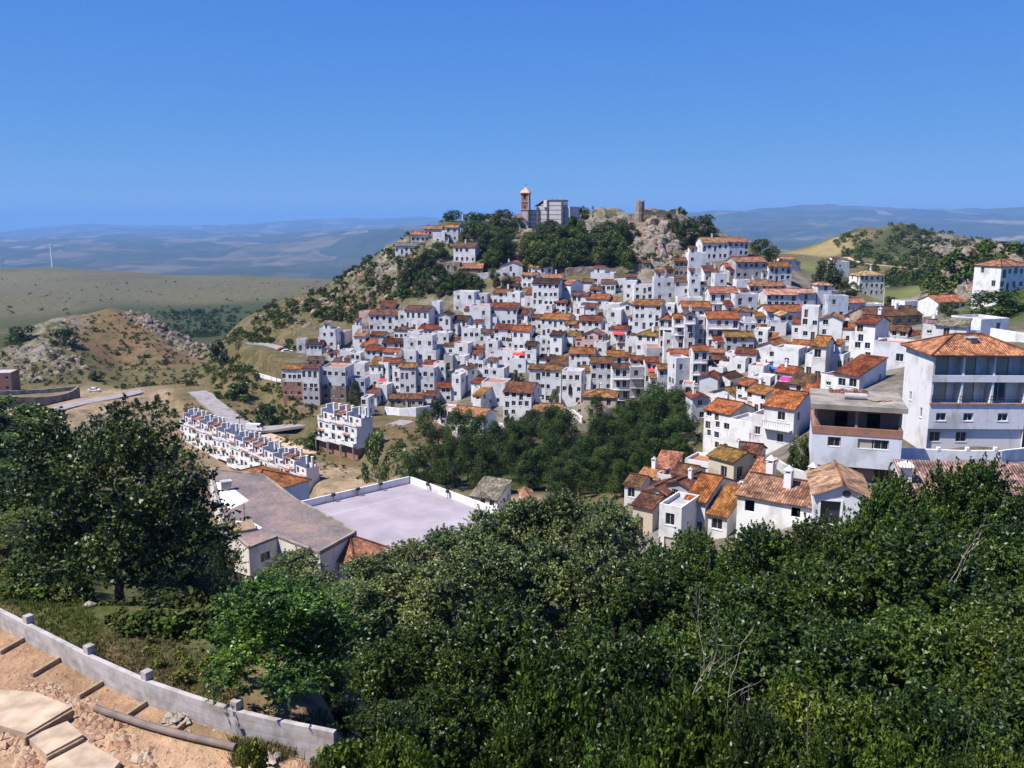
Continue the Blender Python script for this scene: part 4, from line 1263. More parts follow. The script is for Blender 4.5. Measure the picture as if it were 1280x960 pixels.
def build_block():
    Y = 98.0
    x0, x1 = pxx(1163, Y, 500), pxx(1163, Y, 500) + 10.7
    zb, zo, zf, zu, ze = pz(562, Y), pz(536, Y), pz(505, Y), pz(475, Y), pz(441, Y)
    loc = Vector((x0, Y, zb)); W = x1 - x0; D = 7.6
    r = thing('apartment_block', loc, 'big white block with two rows of open balconies and a great orange hipped tile roof', 'building', rad(-1.5))
    o, f, u, e = zo - zb, zf - zb, zu - zb, ze - zb
    wc = (.68, .665, .67)
    mb = MB()
    lower = [(k - .55, k + .55, o + .95, o + 1.85) for k in (1.35, 4.4, 8.25)]
    lw = [(5.6, 6.1, e - 1.3, e - .6), (5.7, 6.15, u - .9, u - .2), (2.0, 2.6, f - .6, f + .4), (5.2, 5.8, o + .9, o + 2.0), (5.4, 5.9, .8, 1.8)]
    mb.facade((0, 0), (1, 0), W, o, f, lower, .25)
    mb.facade((0, D), (0, -1), D - 1.6, -4, e, [(a, b, c, d) for a, b, c, d in lw if b < D - 1.7], .2)
    mb.facade((0, 1.6), (0, -1), 1.6, -4, f, (), .2)
    mb.facade((W, 0), (0, 1), D, -4, f); mb.facade((W, 1.6), (0, 1), D - 1.6, f, e)
    mb.facade((W, D), (-1, 0), W, -4, e)
    gr = [(k - .6, k + .6, .9, 2.0) for k in (1.0, 3.95)]
    mb.facade((0, .3), (1, 0), W, -4, o, gr, .25)
    mb.face([(0, 0, o), (0, .3, o), (W, .3, o), (W, 0, o)])
    # loggia back walls, floors and ceiling
    doors = [[(k - .85, k + .85, z + .02, z + 2.3) for k in (1.55, 4.65, 8.3)] for z in (f + .05, u + .05)]
    mb.facade((0, 1.6), (1, 0), W, f, u - .12, doors[0], .2)
    mb.facade((0, 1.6), (1, 0), W, u + .0, e, doors[1], .2)
    mb.box(-.02, W + .02, .0, 1.6, f - .0, f + .04)
    mb.box(0, W, 0, 1.6, u - .16, u - .005)
    mb.box(0, W, 0, 1.6, e - .12, e - .01)
    mb.build('wall', ['wall'], r, (0, 0, 0), 0, wc)
    for z0, z1 in ((f + .04, u - .16), (u - .005, e - .12)):
        for x in (0.0, 3.32, 6.72, W - .22):
            q = MB()
            # side wings slope inwards towards their top on the lower balcony
            q.prism([(x, .03), (x + .22, .03), (x + .22, 1.58), (x, 1.58)], z0, z1, 0)
            q.build('balcony_divider', ['wall'], r, (0, 0, 0), 0, wc)
    q = MB(); q.box(-.03, W + .03, -.06, .06, u - .22, u + .55); q.build('balcony_parapet', ['wall'], r, (0, 0, 0), 0, wc)
    q = MB(); q.box(-.03, W + .03, -.12, .10, f - .1, f + .12, 0); q.build('balcony_ledge', ['tile_floor'], r, (0, 0, 0), 0)
    q = MB()
    for zz in (.55, .95): q.box(0.1, W - .1, -.015, .015, f + zz, f + zz + .03)
    for k in range(28): x = .15 + (W - .3) * k / 27; q.box(x - .012, x + .012, -.01, .01, f + .12, f + .95)
    q.build('balcony_rail', ['iron'], r, (0, 0, 0), 0)
    for lv, zz in ((0, f), (1, u)):
        for k, x in enumerate((1.55, 4.65, 8.3)):
            put_win(r, x, 1.75, zz + .07, 0, 1.6, 2.2, 'w' if (lv == 0 and k == 2) else 's', 'balcony_door')
    for a, b, c, d in lower: put_win(r, (a + b) / 2, .18, c, 0, b - a, d - c, 'w')
    for a, b, c, d in gr: put_win(r, (a + b) / 2, .48, c, 0, b - a, d - c, 'w')
    for a, b, c, d in lw:
        if b < D - 1.7: put_win(r, .14, D - (a + b) / 2, c, -math.pi / 2, b - a, d - c, 'w')
    roof, _ = roof_parts(r, W, D, 0, 'h', 23, (.50, .225, .115), .5, 0, .2)
    roof.location = (W / 2, 0, e)
    q = MB(); q.box(-.45, .45, -.4, .4, -.4, .45, 0); q.box(-.6, .6, -.55, .55, .45, .55, 1); q.build('roof_vent', ['concrete', 'floor_grey'], roof, (-.3, 2.2, .95), .2)
    # terrace parapet in front of it
    pts = [Vector((pxx(a, Yq, b), Yq, pz(b, Yq))) for a, b, Yq in ((1120, 574, 92.5), (1150, 575, 92.5), (1200, 577, 92.3), (1250, 577, 92.3), (1275, 574, 94), (1300, 570, 96))]
    wall_line('terrace_wall', 'long white terrace wall below the block with open balconies', pts, 1.25, .3, 'wall', 'wall', (.78, .77, .79), 1.2)
    for k, (a, Yq) in enumerate(((1173, 92.4), (1209, 92.3), (1244, 92.3))):
        x = pxx(a, Yq, 562); z = pz(577, Yq) + 1.26
        q = MB(); q.box(-.17, .17, -.17, .17, 0, .35); o_ = q.build('wall_post', ['wall'], None, (x, Yq, z), 0, (.8, .79, .79))
        tag(o_, ('stubby white post on the terrace wall, nearest the unfinished brick house', 'stubby white post on the terrace wall, middle of the three', 'stubby white post on the terrace wall, farthest right of the three')[k], 'post', 'posts on the terrace wall')

def build_unfinished():
    Y = 89.2
    x0 = pxx(1017, 90, 545)
    zb = pz(606, Y)
    Z = lambda py: pz(py, Y) - zb
    loc = Vector((x0, 90.4, zb)); W, D = 8.7, 8.2
    r = thing('unfinished_house', loc, 'unfinished white house, open raw brick top storey under a bare concrete slab', 'house', -rad(17))
    wc = (.66, .68, .73)
    g, w, b, o, s = Z(584), Z(545), Z(535), Z(513), Z(507)
    mb = MB()
    ws = [(1.55, 2.85, w - 1.05 - .2, w - .25), (4.5, 7.5, w - 1.25, w - .25)]
    shell(mb, 0, W, 0, D, g, w, ws, 0, .25)
    mb.face([(0, 0, g), (0, D, g), (W, D, g), (W, 0, g)])
    mb.build('wall', ['wall'], r, (0, 0, 0), 0, wc)
    mb = MB(); gd = [(3.4, 4.5, .2, g - .25), (6.2, 7.6, .2, g - .25)]
    shell(mb, .15, W - .15, 1.0, D, -5, g, gd, 0, .3)
    lo = mb.build('lower_storey', ['wall'], r, (0, 0, 0), 0, (.33, .28, .25))
    for a, b_, c, d in gd: put_win(lo, (a + b_) / 2, 1.25, c, 0, b_ - a, d - c, 'd', 'door')
    put_win(r, 2.2, .2, ws[0][2], 0, 1.2, 1.0, 'g'); put_win(r, 5.2, .2, ws[1][2], 0, 1.4, 1.0, 's'); put_win(r, 6.75, .2, ws[1][2], 0, 1.4, 1.0, 'g')
    mb = MB(); mb.box(-.04, W + .04, -.04, .22, w, b); mb.box(-.04, .2, .22, D, w, b); mb.box(W - .2, W + .04, .22, D, w, b); mb.build('brick_parapet', ['brick'], r, (0, 0, 0), 0)
    mb = MB(); ops = [(2.0, 3.3, w + .05, b + 1.2), (5.2, 6.5, w + .05, b + 1.2)]
    mb.facade((.2, 2.0), (1, 0), W - .4, w, o, ops, .2); mb.facade((W - .2, D), (-1, 0), W - .4, w, o)
    mb.facade((.2, D), (0, -1), D - 2.0, w, o); mb.facade((W - .2, 2.0), (0, 1), D - 2.0, w, o)
    mb.box(.2, W - .2, 2.3, D - .05, w, w + .05)
    mb.build('brick_storey', ['brick'], r, (0, 0, 0), 0)
    for x in (.22, 4.25, W - .25):
        q = MB(); q.box(x - .13, x + .13, .3, .56, w, o); q.build('pillar', ['concrete'], r, (0, 0, 0), 0)
    mb = MB(); mb.box(-.3, W + .3, -.35, D + .2, o, s + .02)
    mb.build('roof_slab', ['concrete'], r, (0, 0, 0), 0)
    M = Matrix.Translation(loc) @ Matrix.Rotation(-rad(17), 4, 'Z')
    top = s + .025
    p = M @ Vector((4.2, 3.2, top))
    q = MB(); q.tube([(-1.1, 0, .34), (1.1, 0, .34)], .34, 14); t = q.build('water_tank', ['floor_grey'], None, p, -.25)
    tag(t, 'grey cylinder tank lying on the bare concrete slab', 'tank')
    for k, (x, y, a, lab) in enumerate(((2.4, 6.6, .1, 'reddish brick stack on the concrete slab, leftmost'), (3.6, 6.3, -.15, 'reddish brick stack on the concrete slab, behind the grey tank'), (5.0, 6.7, .3, 'reddish brick stack on the concrete slab, rightmost'))):
        q = MB(); R = random.Random(k)
        for i in range(4):
            for j in range(2):
                q.box(-.7 + i * .36, -.7 + i * .36 + .3, -.3 + j * .34, -.3 + j * .34 + .3, 0, R.uniform(.2, .55))
        t = q.build('brick_stack', ['brick'], None, M @ Vector((x, y, top)), -rad(17) + a); tag(t, lab, 'bricks', 'brick stacks on the slab')
    q = MB(); R = random.Random(5)
    for i in range(5): q.box(R.uniform(-1, 0), R.uniform(.4, 1.2), R.uniform(-.6, .6), R.uniform(.65, .8), 0.02 * i, .02 * i + .06)
    t = q.build('board_pile', ['plank'], None, M @ Vector((6.7, 3.0, top)), .5); tag(t, 'loose boards dumped at the right end of the slab', 'boards')

def build_church():
    Y = 386.0
    gz = lambda x: hz(pxx(x, Y, 285), Y)
    loc = Vector((pxx(684, Y, 285), Y, pz(286, Y)))
    r = thing('church', loc, 'grey banded hilltop church, stepped box nave with slanting roof', 'church', -rad(14))
    def X(px): return pxx(px, Y, 270) - loc.x
    def Z(py): return pz(py, Y) - loc.z
    mb = MB(); mb.box(X(684), X(703.5), 0, 12, -5, Z(250.5)); mb.build('nave', ['band'], r, (0, 0, 0), 0)
    mb = MB(); mb.box(X(683.2), X(704.4), -.25, 12.2, Z(250.5), Z(249.6)); mb.box(X(688), X(694), 3, 6, Z(249.6), Z(248.6)); mb.build('nave_coping', ['concrete'], r, (0, 0, 0), 0)
    for a, b in ((683.4, 685.4), (701.8, 704.0)):
        q = MB(); q.box(X(a), X(b), -.3, .2, Z(285), Z(250.4)); q.build('pilaster', ['stone'], r, (0, 0, 0), 0, (.15, .12, .11))
    mb = MB(); mb.prism([(X(672), 1), (X(683.4), 1), (X(683.4), 11), (X(672), 11)], -5, [Z(258), Z(250.5), Z(250.5), Z(258)]); mb.build('aisle', ['band'], r, (0, 0, 0), 0)
    mb = MB(); mb.prism([(X(667.5), .7), (X(679), .7), (X(679), 11.2), (X(667.5), 11.2)], [Z(258.2), Z(250.6), Z(250.6), Z(258.2)], [Z(257.4), Z(249.8), Z(249.8), Z(257.4)]); mb.build('sloping_roof', ['stone'], r, (0, 0, 0), 0, (.20, .17, .16))
    q = MB(); q.box(X(679), X(683.2), .4, 1.6, Z(259), Z(250)); q.build('white_panel', ['wall'], r, (0, 0, 0), 0, (.78, .76, .74))
    q = MB(); q.box(X(670), X(672.6), .3, 1.6, -5, Z(259)); q.build('pilaster', ['stone'], r, (0, 0, 0), 0, (.15, .12, .11))
    mb = MB(); ops = [(2.0 * 1, 3.6, Z(277.5), Z(274.5))]; shell(mb, X(661), X(671), 1.2, 9, -5, Z(263), ops, 0, .3); mb.box(X(661), X(671), 1.2, 9, Z(263), Z(262.2)); o = mb.build('porch', ['band'], r, (0, 0, 0), 0)
    put_win(o, X(661) + 2.8, 1.45, ops[0][2], 0, 1.6, 1.0, 'w')
    mb = MB(); mb.prism([(X(702), 2), (X(712), 1.2), (X(719.5), 3), (X(719.5), 12), (X(702), 12)], -6, Z(258.5)); mb.build('apse', ['wall'], r, (0, 0, 0), 0, (.52, .48, .48))
    # bell tower, a part of the same church
    t = MB(); x0, x1 = X(651.2), X(661.2); d = x1 - x0; y0 = -1.5
    bell = [(d * .38, d * .62, Z(249), Z(242.6))]
    t.facade((x0, y0), (1, 0), d, -5, Z(241.5), bell + [(d * .42, d * .58, Z(261), Z(257))], .6); t.facade((x1, y0), (0, 1), d, -5, Z(241.5), bell, .6); t.facade((x0, y0 + d), (0, -1), d, -5, Z(241.5), bell, .6); t.facade((x1, y0 + d), (-1, 0), d, -5, Z(241.5))
    tw = t.build('bell_tower', ['brick'], r, (0, 0, 0), 0)
    q = MB()
    for a in (x0 - .12, x1 - .33): q.box(a, a + .45, y0 - .12, y0 + .3, Z(262), Z(241.5))
    q.box(x0 + .34, x1 - .34, y0 - .1, y0 + .05, Z(264), -5)
    for a in (252.6, 262.5): q.box(x0 - .2, x1 + .2, y0 - .2, y0 + d + .2, Z(a), Z(a - .9))
    q.build('corner_trim', ['wall'], tw, (0, 0, 0), 0, (.50, .42, .40))
    q = MB(); c = ((x0 + x1) / 2, y0 + d / 2); e = d / 2 + .45; z0, z1 = Z(241.5), Z(233.5)
    q.box(c[0] - e, c[0] + e, c[1] - e, c[1] + e, z0, z0 + .3, 0)
    b4 = [(c[0] - e, c[1] - e, z0 + .3), (c[0] + e, c[1] - e, z0 + .3), (c[0] + e, c[1] + e, z0 + .3), (c[0] - e, c[1] + e, z0 + .3)]
    for k in range(4): q.face([b4[k], b4[(k + 1) % 4], (c[0], c[1], z1)], 0)
    q.build('spire', ['wall'], tw, (0, 0, 0), 0, (.62, .38, .22))
    q = MB(); q.box(c[0] - .06, c[0] + .06, c[1] - .06, c[1] + .06, z1 - .1, z1 + 1.6); q.box(c[0] - .45, c[0] + .45, c[1] - .05, c[1] + .05, z1 + .95, z1 + 1.08); q.build('cross', ['iron'], tw, (0, 0, 0), 0)
    # priest's house and the wall under the church
    p = Vector((pxx(648.5, Y, 276), Y + 1, pz(283, Y)))
    h = make_house('parish_house', p, 0, 3.6, 6, pz(272, Y) - p.z, 'g', 't', 'small white house with a pink roof tight against the church bell tower', 'w', 1, 1, 4, 20, 901, None, False, {'ch': 0}, 'house')

def rough_wall(mb, x0, x1, y0, y1, z0, tops, R, n=None):
    """ruined masonry: a wall along x with a ragged top"""
    n = len(tops) - 1
    for k in range(n):
        a, b = x0 + (x1 - x0) * k / n, x0 + (x1 - x0) * (k + 1) / n
        mb.prism([(a, y0), (b, y0), (b, y1), (a, y1)], z0, [tops[k], tops[k + 1], tops[k + 1], tops[k]], 0)

def build_castle():
    Y = 385.0
    R = random.Random(3)
    loc = Vector((pxx(800, Y, 275), Y, pz(276, Y)))
    X = lambda px: pxx(px, Y, 268) - loc.x
    Z = lambda py: pz(py, Y) - loc.z
    sc = (.30, .235, .185)
    r = thing('castle_ruin', loc, 'ruined stone castle on the hilltop, broken tower and notched wall', 'castle')
    t = MB(); n = 10; cx, cy, rr = X(800), 1.5, (X(805.5) - X(794.8)) / 2
    poly = [(cx + rr * math.cos(2 * math.pi * k / n), cy + rr * math.sin(2 * math.pi * k / n)) for k in range(n)]
    tops = [Z(250.5) + R.uniform(-.7, .3) for _ in range(n)]
    t.prism([(a * 1.0, b) for a, b in poly], -9, tops)
    t.box(X(803.6), X(805.6), .6, 1.6, Z(262), Z(250))
    t.build('tower', ['stone'], r, (0, 0, 0), 0, (.33, .27, .22))
    w = MB()
    rough_wall(w, X(804), X(846), 0, 1.4, -9, [Z(y) for y in (263, 262, 262, 262.3, 262, 264.5, 264.7, 262.2, 262, 262, 262.2, 264.8, 264.6, 262, 261.5, 261.5, 262)], R)
    w.build('curtain_wall', ['stone'], r, (0, 0, 0), 0, (.185, .145, .115))
    q = MB(); rough_wall(q, X(806), X(846), -1.2, 0, -10, [Z(y) for y in (270, 268, 268.4, 268, 268.6, 268, 269)], R); q.build('footing_wall', ['stone'], r, (0, 0, 0), 0, sc)
    q = MB(); q.prism([(X(845.3), -.4), (X(847), -.4), (X(847), 1.5), (X(845.3), 1.5)], -6, Z(260.5)); q.build('buttress', ['stone'], r, (0, 0, 0), 0, (.52, .46, .40))
    q = MB(); rough_wall(q, X(812), X(826), -5, -3.5, -14, [Z(y) for y in (276, 272, 270, 271, 277, 283)], R); q.build('broken_wall', ['stone'], r, (0, 0, 0), 0, (.42, .36, .29))
    # lower ruins to the left
    for x0, x1, yt, yb, Yq, cc, lab in ((769, 785, (275, 272, 276, 271, 274, 276), 296, 378, (.30, .26, .21), 'grey ruined wall left of the castle tower, above the hanging wood'),
                                        (777, 796, (271, 268, 269, 266.5, 270, 272), 282, 388, (.50, .42, .33), 'pale ragged ruin joining the castle tower on its left'),
                                        (721, 770, (282, 279, 281, 278, 282, 277, 280, 279), 292, 383, (.42, .38, .33), 'low broken wall running along the cliff edge from church to castle')):
        z0 = pz(yb, Yq); c = Vector((pxx((x0 + x1) / 2, Yq, yb), Yq, z0))
        q = MB(); rough_wall(q, pxx(x0, Yq, yb) - c.x, pxx(x1, Yq, yb) - c.x, 0, 1.2, -5, [pz(y, Yq) - z0 for y in yt], R)
        tag(q.build('ruined_wall', ['stone'], None, c, 0, cc), lab, 'wall')
    for x0, x1, yt, yb, cc, lab in ((706, 771, (336, 334, 335, 333, 334, 333, 334, 335, 334, 336, 335), 346, (.36, .28, .22), 'long brown rubble wall at the very top of the village'),
                                    (533, 551, (329, 327, 328, 326.5, 330, 327, 329), 341, (.42, .35, .28), 'ragged stone wall with gaps, hanging on the left shoulder of the hill'),
                                    (596, 640, (342, 341, 340, 341, 342, 341), 347, (.74, .72, .7), 'low white garden wall at the village top, left of the pinkish gable')):
        p0, p1 = hit(x0, yb, 200), hit(x1, yb, 200)
        Yq = (p0.y + p1.y) / 2; z0 = pz(yb, Yq); c = Vector((pxx((x0 + x1) / 2, Yq, yb), Yq, z0))
        q = MB(); rough_wall(q, pxx(x0, Yq, yb) - c.x, pxx(x1, Yq, yb) - c.x, 0, 1.0, -5, [pz(y, Yq) - z0 for y in yt], R)
        tag(q.build('rubble_wall', ['stone' if cc[0] < .6 else 'wall'], None, c, 0, cc), lab, 'wall')
    # gate ruin by the wood
    p = hit(860, 566, 120)
    g = MB(); s = p.y / F
    h = 26 * s
    g.facade((-11 * s, 0), (1, 0), 20 * s, -4, h, [(7 * s, 14 * s, 0, h * .72)], .5); g.facade((9 * s, 0), (0, 1), 2.5, -4, h); g.facade((-11 * s, 2.5), (0, -1), 2.5, -4, h); g.facade((9 * s, 2.5), (-1, 0), 20 * s, -4, h)
    rr_ = thing('stone_gateway', p, 'ruined beige gateway standing on the rocky bank below the stepped white tower', 'ruin', -.15)
    g.build('wall', ['stone'], rr_, (0, 0, 0), 0, (.45, .37, .28))
    q = MB(); q.slab([(-12 * s, -.3, h - .1), (10 * s, -.3, h + .5), (10 * s, 2.8, h + .9), (-12 * s, 2.8, h + .3)], .2); q.build('roof', ['roof'], rr_, (0, 0, 0), 0, ROOFC['g'])
    q = MB(); q.box(-3.6 * s, 2.6 * s, .3, .4, 0, h * .7); q.build('door', ['wood_dark'], rr_, (0, 0, 0), 0)

def terrace_unit(R, label, group):
    """narrow three-storey terraced house: stepped terraces, tile canopies, tall party fins and chimneys"""
    W, D = 4.42, 6.0
    alt = label.endswith('court end') and 'second' in label
    r = thing('terraced_house', (0, 0, 0), label, 'house', 0, group)
    wc = (.70, .69, .695)
    mb = MB()
    lo = [(.5, 1.6, .25, 2.35), (2.5, 3.6, .9, 2.1)]
    mid = [(.5, 1.5, 3.1, 5.1), (2.6, 3.5, 3.7, 4.9)]
    top = [(.7, 1.6, 6.0, 7.9), (2.7, 3.5, 6.6, 7.6)]
    shell(mb, 0, W, .0, D, -1.0, 2.9, lo, 0, .25)
    shell(mb, 0, W, .25, D, 2.9, 5.8, mid, 0, .25)
    shell(mb, 0, W, 1.9, D, 5.8, 8.3, [(a, b, c, d) for a, b, c, d in top], 0, .25)
    mb.face([(0, .0, 2.9), (W, .0, 2.9), (W, .25, 2.9), (0, .25, 2.9)])
    mb.build('wall', ['wall'], r, (0, 0, 0), 0, wc)
    q = MB(); q.box(.02, W - .02, .3, 1.9, 5.75, 5.83); q.build('terrace', ['tile_floor'], r, (0, 0, 0), 0)
    for a, b, c, d in lo: put_win(r, (a + b) / 2, .2, c, 0, b - a, d - c, 'w')
    for a, b, c, d in mid: put_win(r, (a + b) / 2, .45, c, 0, b - a, d - c, 'w')
    for a, b, c, d in top: put_win(r, (a + b) / 2, 2.1, c, 0, b - a, d - c, 'd')
    for z, y0 in ((-.1, -1.25), (5.83, .02)):   # balcony fronts with raised teeth
        q = MB()
        if y0 < 0: q.box(0, W, -1.25, -.003, -.28, -.1); q.box(0, .14, -1.25, -.003, -.1, .8); q.box(W - .14, W, -1.25, -.003, -.1, .8)
        q.box(.0 if y0 > 0 else .14, W if y0 > 0 else W - .14, y0, y0 + .15, z, z + .75)
        for k in range(4):
            x = .3 + k * (W - .9) / 3; q.box(x, x + .34, y0 + .002, y0 + .148, z + .75, z + 1.1)
        q.build('balcony_front', ['wall'], r, (0, 0, 0), 0, wc)
    q = MB(); a0, a1 = (W * .45, W) if alt else (0, W * .52); q.slab([(a0, -.55, 2.72 + alt * 2.7), (a1, -.55, 2.72 + alt * 2.7), (a1, .26, 3.05 + alt * 2.7), (a0, .26, 3.05 + alt * 2.7)], .1); q.build('tile_canopy', ['roof'], r, (0, 0, 0), 0, (.40, .20, .13))
    q = MB(); q.slab([(-.05, 1.5, 8.15), (W * (.55 if alt else 1) + .05, 1.5, 8.15), (W * (.55 if alt else 1) + .05, D + .1, 9.5), (-.05, D + .1, 9.5)], .16)
    if alt: q.slab([(W * .55 + .06, 3.0, 8.32), (W + .05, 3.0, 8.32), (W + .05, D + .1, 8.9), (W * .55 + .06, D + .1, 8.9)], .16); q.build('roof', ['roof'], r, (0, 0, 0), 0, (.30, .16, .12))
    q = MB()      # party wall rising in steps above the roof
    for y0, y1, z1 in ((.26, 1.5, 7.2), (1.5, 3.4, 9.3), (3.4, D + .05, 10.4)):
        q.box(-.13, .13, y0, y1, 3.0, z1)
    q.build('party_wall', ['wall'], r, (0, 0, 0), 0, wc)
    for x, y in ((W * .38, D - 1.5), (W * .72, D - 1.0)):
        q = MB(); q.box(x - .25, x + .25, y - .25, y + .25, 8.4, 10.9); q.box(x - .32, x + .32, y - .32, y + .32, 10.9, 11.02); q.build('chimney', ['wall'], r, (0, 0, 0), 0, wc)
    return r

def build_terraces():
    A = at(377, 627, 198); B = at(226, 553, 243)
    n = 13
    d = B - A; L = Vector((d.x, d.y, 0)).length; ang = math.atan2(d.y, d.x)
    dirv = Vector((d.x, d.y, 0)).normalized()
    ords = ['nearest the court, with the tall grey gable wall', 'second from the court end', 'third from the court end', 'fourth from the court end', 'fifth from the court end', 'sixth from the court end', 'seventh, the middle of the row', 'sixth from the road end', 'fifth from the road end', 'fourth from the road end', 'third from the road end', 'second from the road end', 'at the far road end of the row']
    g = 'terraced houses in the long row below the road'
    rz = ang - math.pi      # front faces left of the view; the house's own x axis runs back along the row
    first = second = None
    W = L / n
    for k in range(n):
        lab = 'terraced house of the long stepped row, ' + ords[k]
        p = A + dirv * (W * (k + 1)); p.z = A.z + (B.z - A.z) * (k + .5) / n + (.35 if k % 3 == 1 else 0) + 1.6
        if first is None:
            u = first = terrace_unit(random.Random(1), lab, g)
        elif second is None:
            u = second = terrace_unit(random.Random(2), lab, g)
        else:
            u = copy_tree(second if k in (4, 5, 9, 11) else first)
            for ch in list(u.children):
                if ch.name.startswith(('stilt', 'plinth')): bpy.data.objects.remove(ch)
        u['label'] = lab
        p.z += (.0, .5, -.25, .3)[k % 4] - .5
        u.location = p; u.rotation_euler = (0, 0, rz); u.scale = (W / 4.42, .84, .78)
        # stilts under the row
        for s in (.2, 4.2):
            q = MB(); q.box(s - .12, s + .12, -1.1, -.85, -6.5, -.3); o = q.build('stilt', ['concrete'], u, (0, 0, 0), 0)
        q = MB(); q.box(0.01, 4.41, .3, 5.9, -7, -1.01); q.build('plinth', ['brick'], u, (0, 0, 0), 0)
    # twin block above the earth road
    C = at(446, 566, 222); D = at(398, 556, 234)
    d = D - C; ang = math.atan2(d.y, d.x); L = Vector((d.x, d.y, 0)).length; dv = Vector((d.x, d.y, 0)).normalized()
    for k, lab in enumerate(('white terraced house of the short block beside the pines, with the blank grey end wall', 'white terraced house in the middle of the short block above the earth road', 'white terraced house at the left end of the short block above the earth road')):
        u = copy_tree(second if k == 1 else first); u['label'] = lab; u['group'] = 'terraced houses in the short block'
        p = C + dv * (L / 3 * (k + 1)); p.z = C.z + (D.z - C.z) * (k + .5) / 3 + 2.0
        u.location = p; u.rotation_euler = (0, 0, ang - math.pi); u.scale = (L / 3 / 4.42, .9, .84)

def poly_px(pix, z):
    return [atz(a, b, z) for a, b in pix]

def build_court():
    z = -48.0
    P = poly_px([(376, 636), (512, 604), (640, 652), (470, 722)], z)
    c = sum(P, Vector()) / 4
    r = thing('sports_court', c, 'walled mauve sports court in the middle of the valley, white parapet round it', 'court')
    q = MB(); q.prism([(p.x - c.x, p.y - c.y) for p in P], -6, 0, 0, 1); q.build('floor', ['wall', 'court_paint'], r, (0, 0, 0), 0, (.6, .58, .58))
    L = [p - c for p in P]
    for i, j, nm in ((0, 1, 'parapet'), (1, 2, 'parapet'), (2, 3, 'parapet')):
        a, b = L[i], L[j]; d = (b - a); d.z = 0; n_ = d.normalized(); s = Vector((n_.y, -n_.x, 0))
        e = n_ * (.28 if i == 1 else 0)
        a2, b2 = a + e, b + n_ * (0 if i != 0 else 0)
        q = MB(); q.prism([(a2.x, a2.y), (b2.x, b2.y), (b2.x - s.x * .28, b2.y - s.y * .28), (a2.x - s.x * .28, a2.y - s.y * .28)], -6, 1.25); q.build(nm, ['wall'], r, (0, 0, 0), 0, (.76, .75, .75))
    # painted side line
    a, b = poly_px([(403, 646), (500, 622)], z); d = (b - a).normalized(); s = Vector((d.y, -d.x, 0)) * .08
    q = MB(); q.face([a - c + s + Vector((0, 0, .004)), b - c + s + Vector((0, 0, .004)), b - c - s + Vector((0, 0, .004)), a - c - s + Vector((0, 0, .004))]); q.build('court_line', ['line_paint'], r, (0, 0, 0), 0)
    for k, (px, py, lab) in enumerate(((413, 628, 'dark floodlight on the far court parapet, nearest the gravel roof'), (443, 621, 'dark floodlight on the far court parapet, second from the gravel roof'), (472, 613, 'dark floodlight on the far court parapet, close to the corner'), (540, 615, 'dark round floodlight against the bright right parapet, near the corner'), (566, 627, 'dark box floodlight against the bright right parapet, near the poplars'))):
        i, j = (0, 1) if k < 3 else (1, 2)
        a, b = P[i], P[j]
        t = max(0, min(1, (px - (376, 512)[i]) / ((512 - 376) if i == 0 else (640 - 512))))
        p = a.lerp(b, t); d = (b - a).normalized(); s = Vector((d.y, -d.x, 0)); p = p + s * .4
        f = thing('floodlight', p, lab, 'floodlight', math.atan2(s.y, s.x) - math.pi / 2, 'floodlights round the court')
        q = MB(); q.tube([(0, 0, 0), (0, 0, 1.3)], .05, 6); q.build('post', ['iron'], f, (0, 0, 0), 0)
        q = MB(); q.box(-.32, .32, -.15, .2, 1.05, 1.55); q.build('lamp_housing', ['iron'], f, (0, 0, 0), 0)

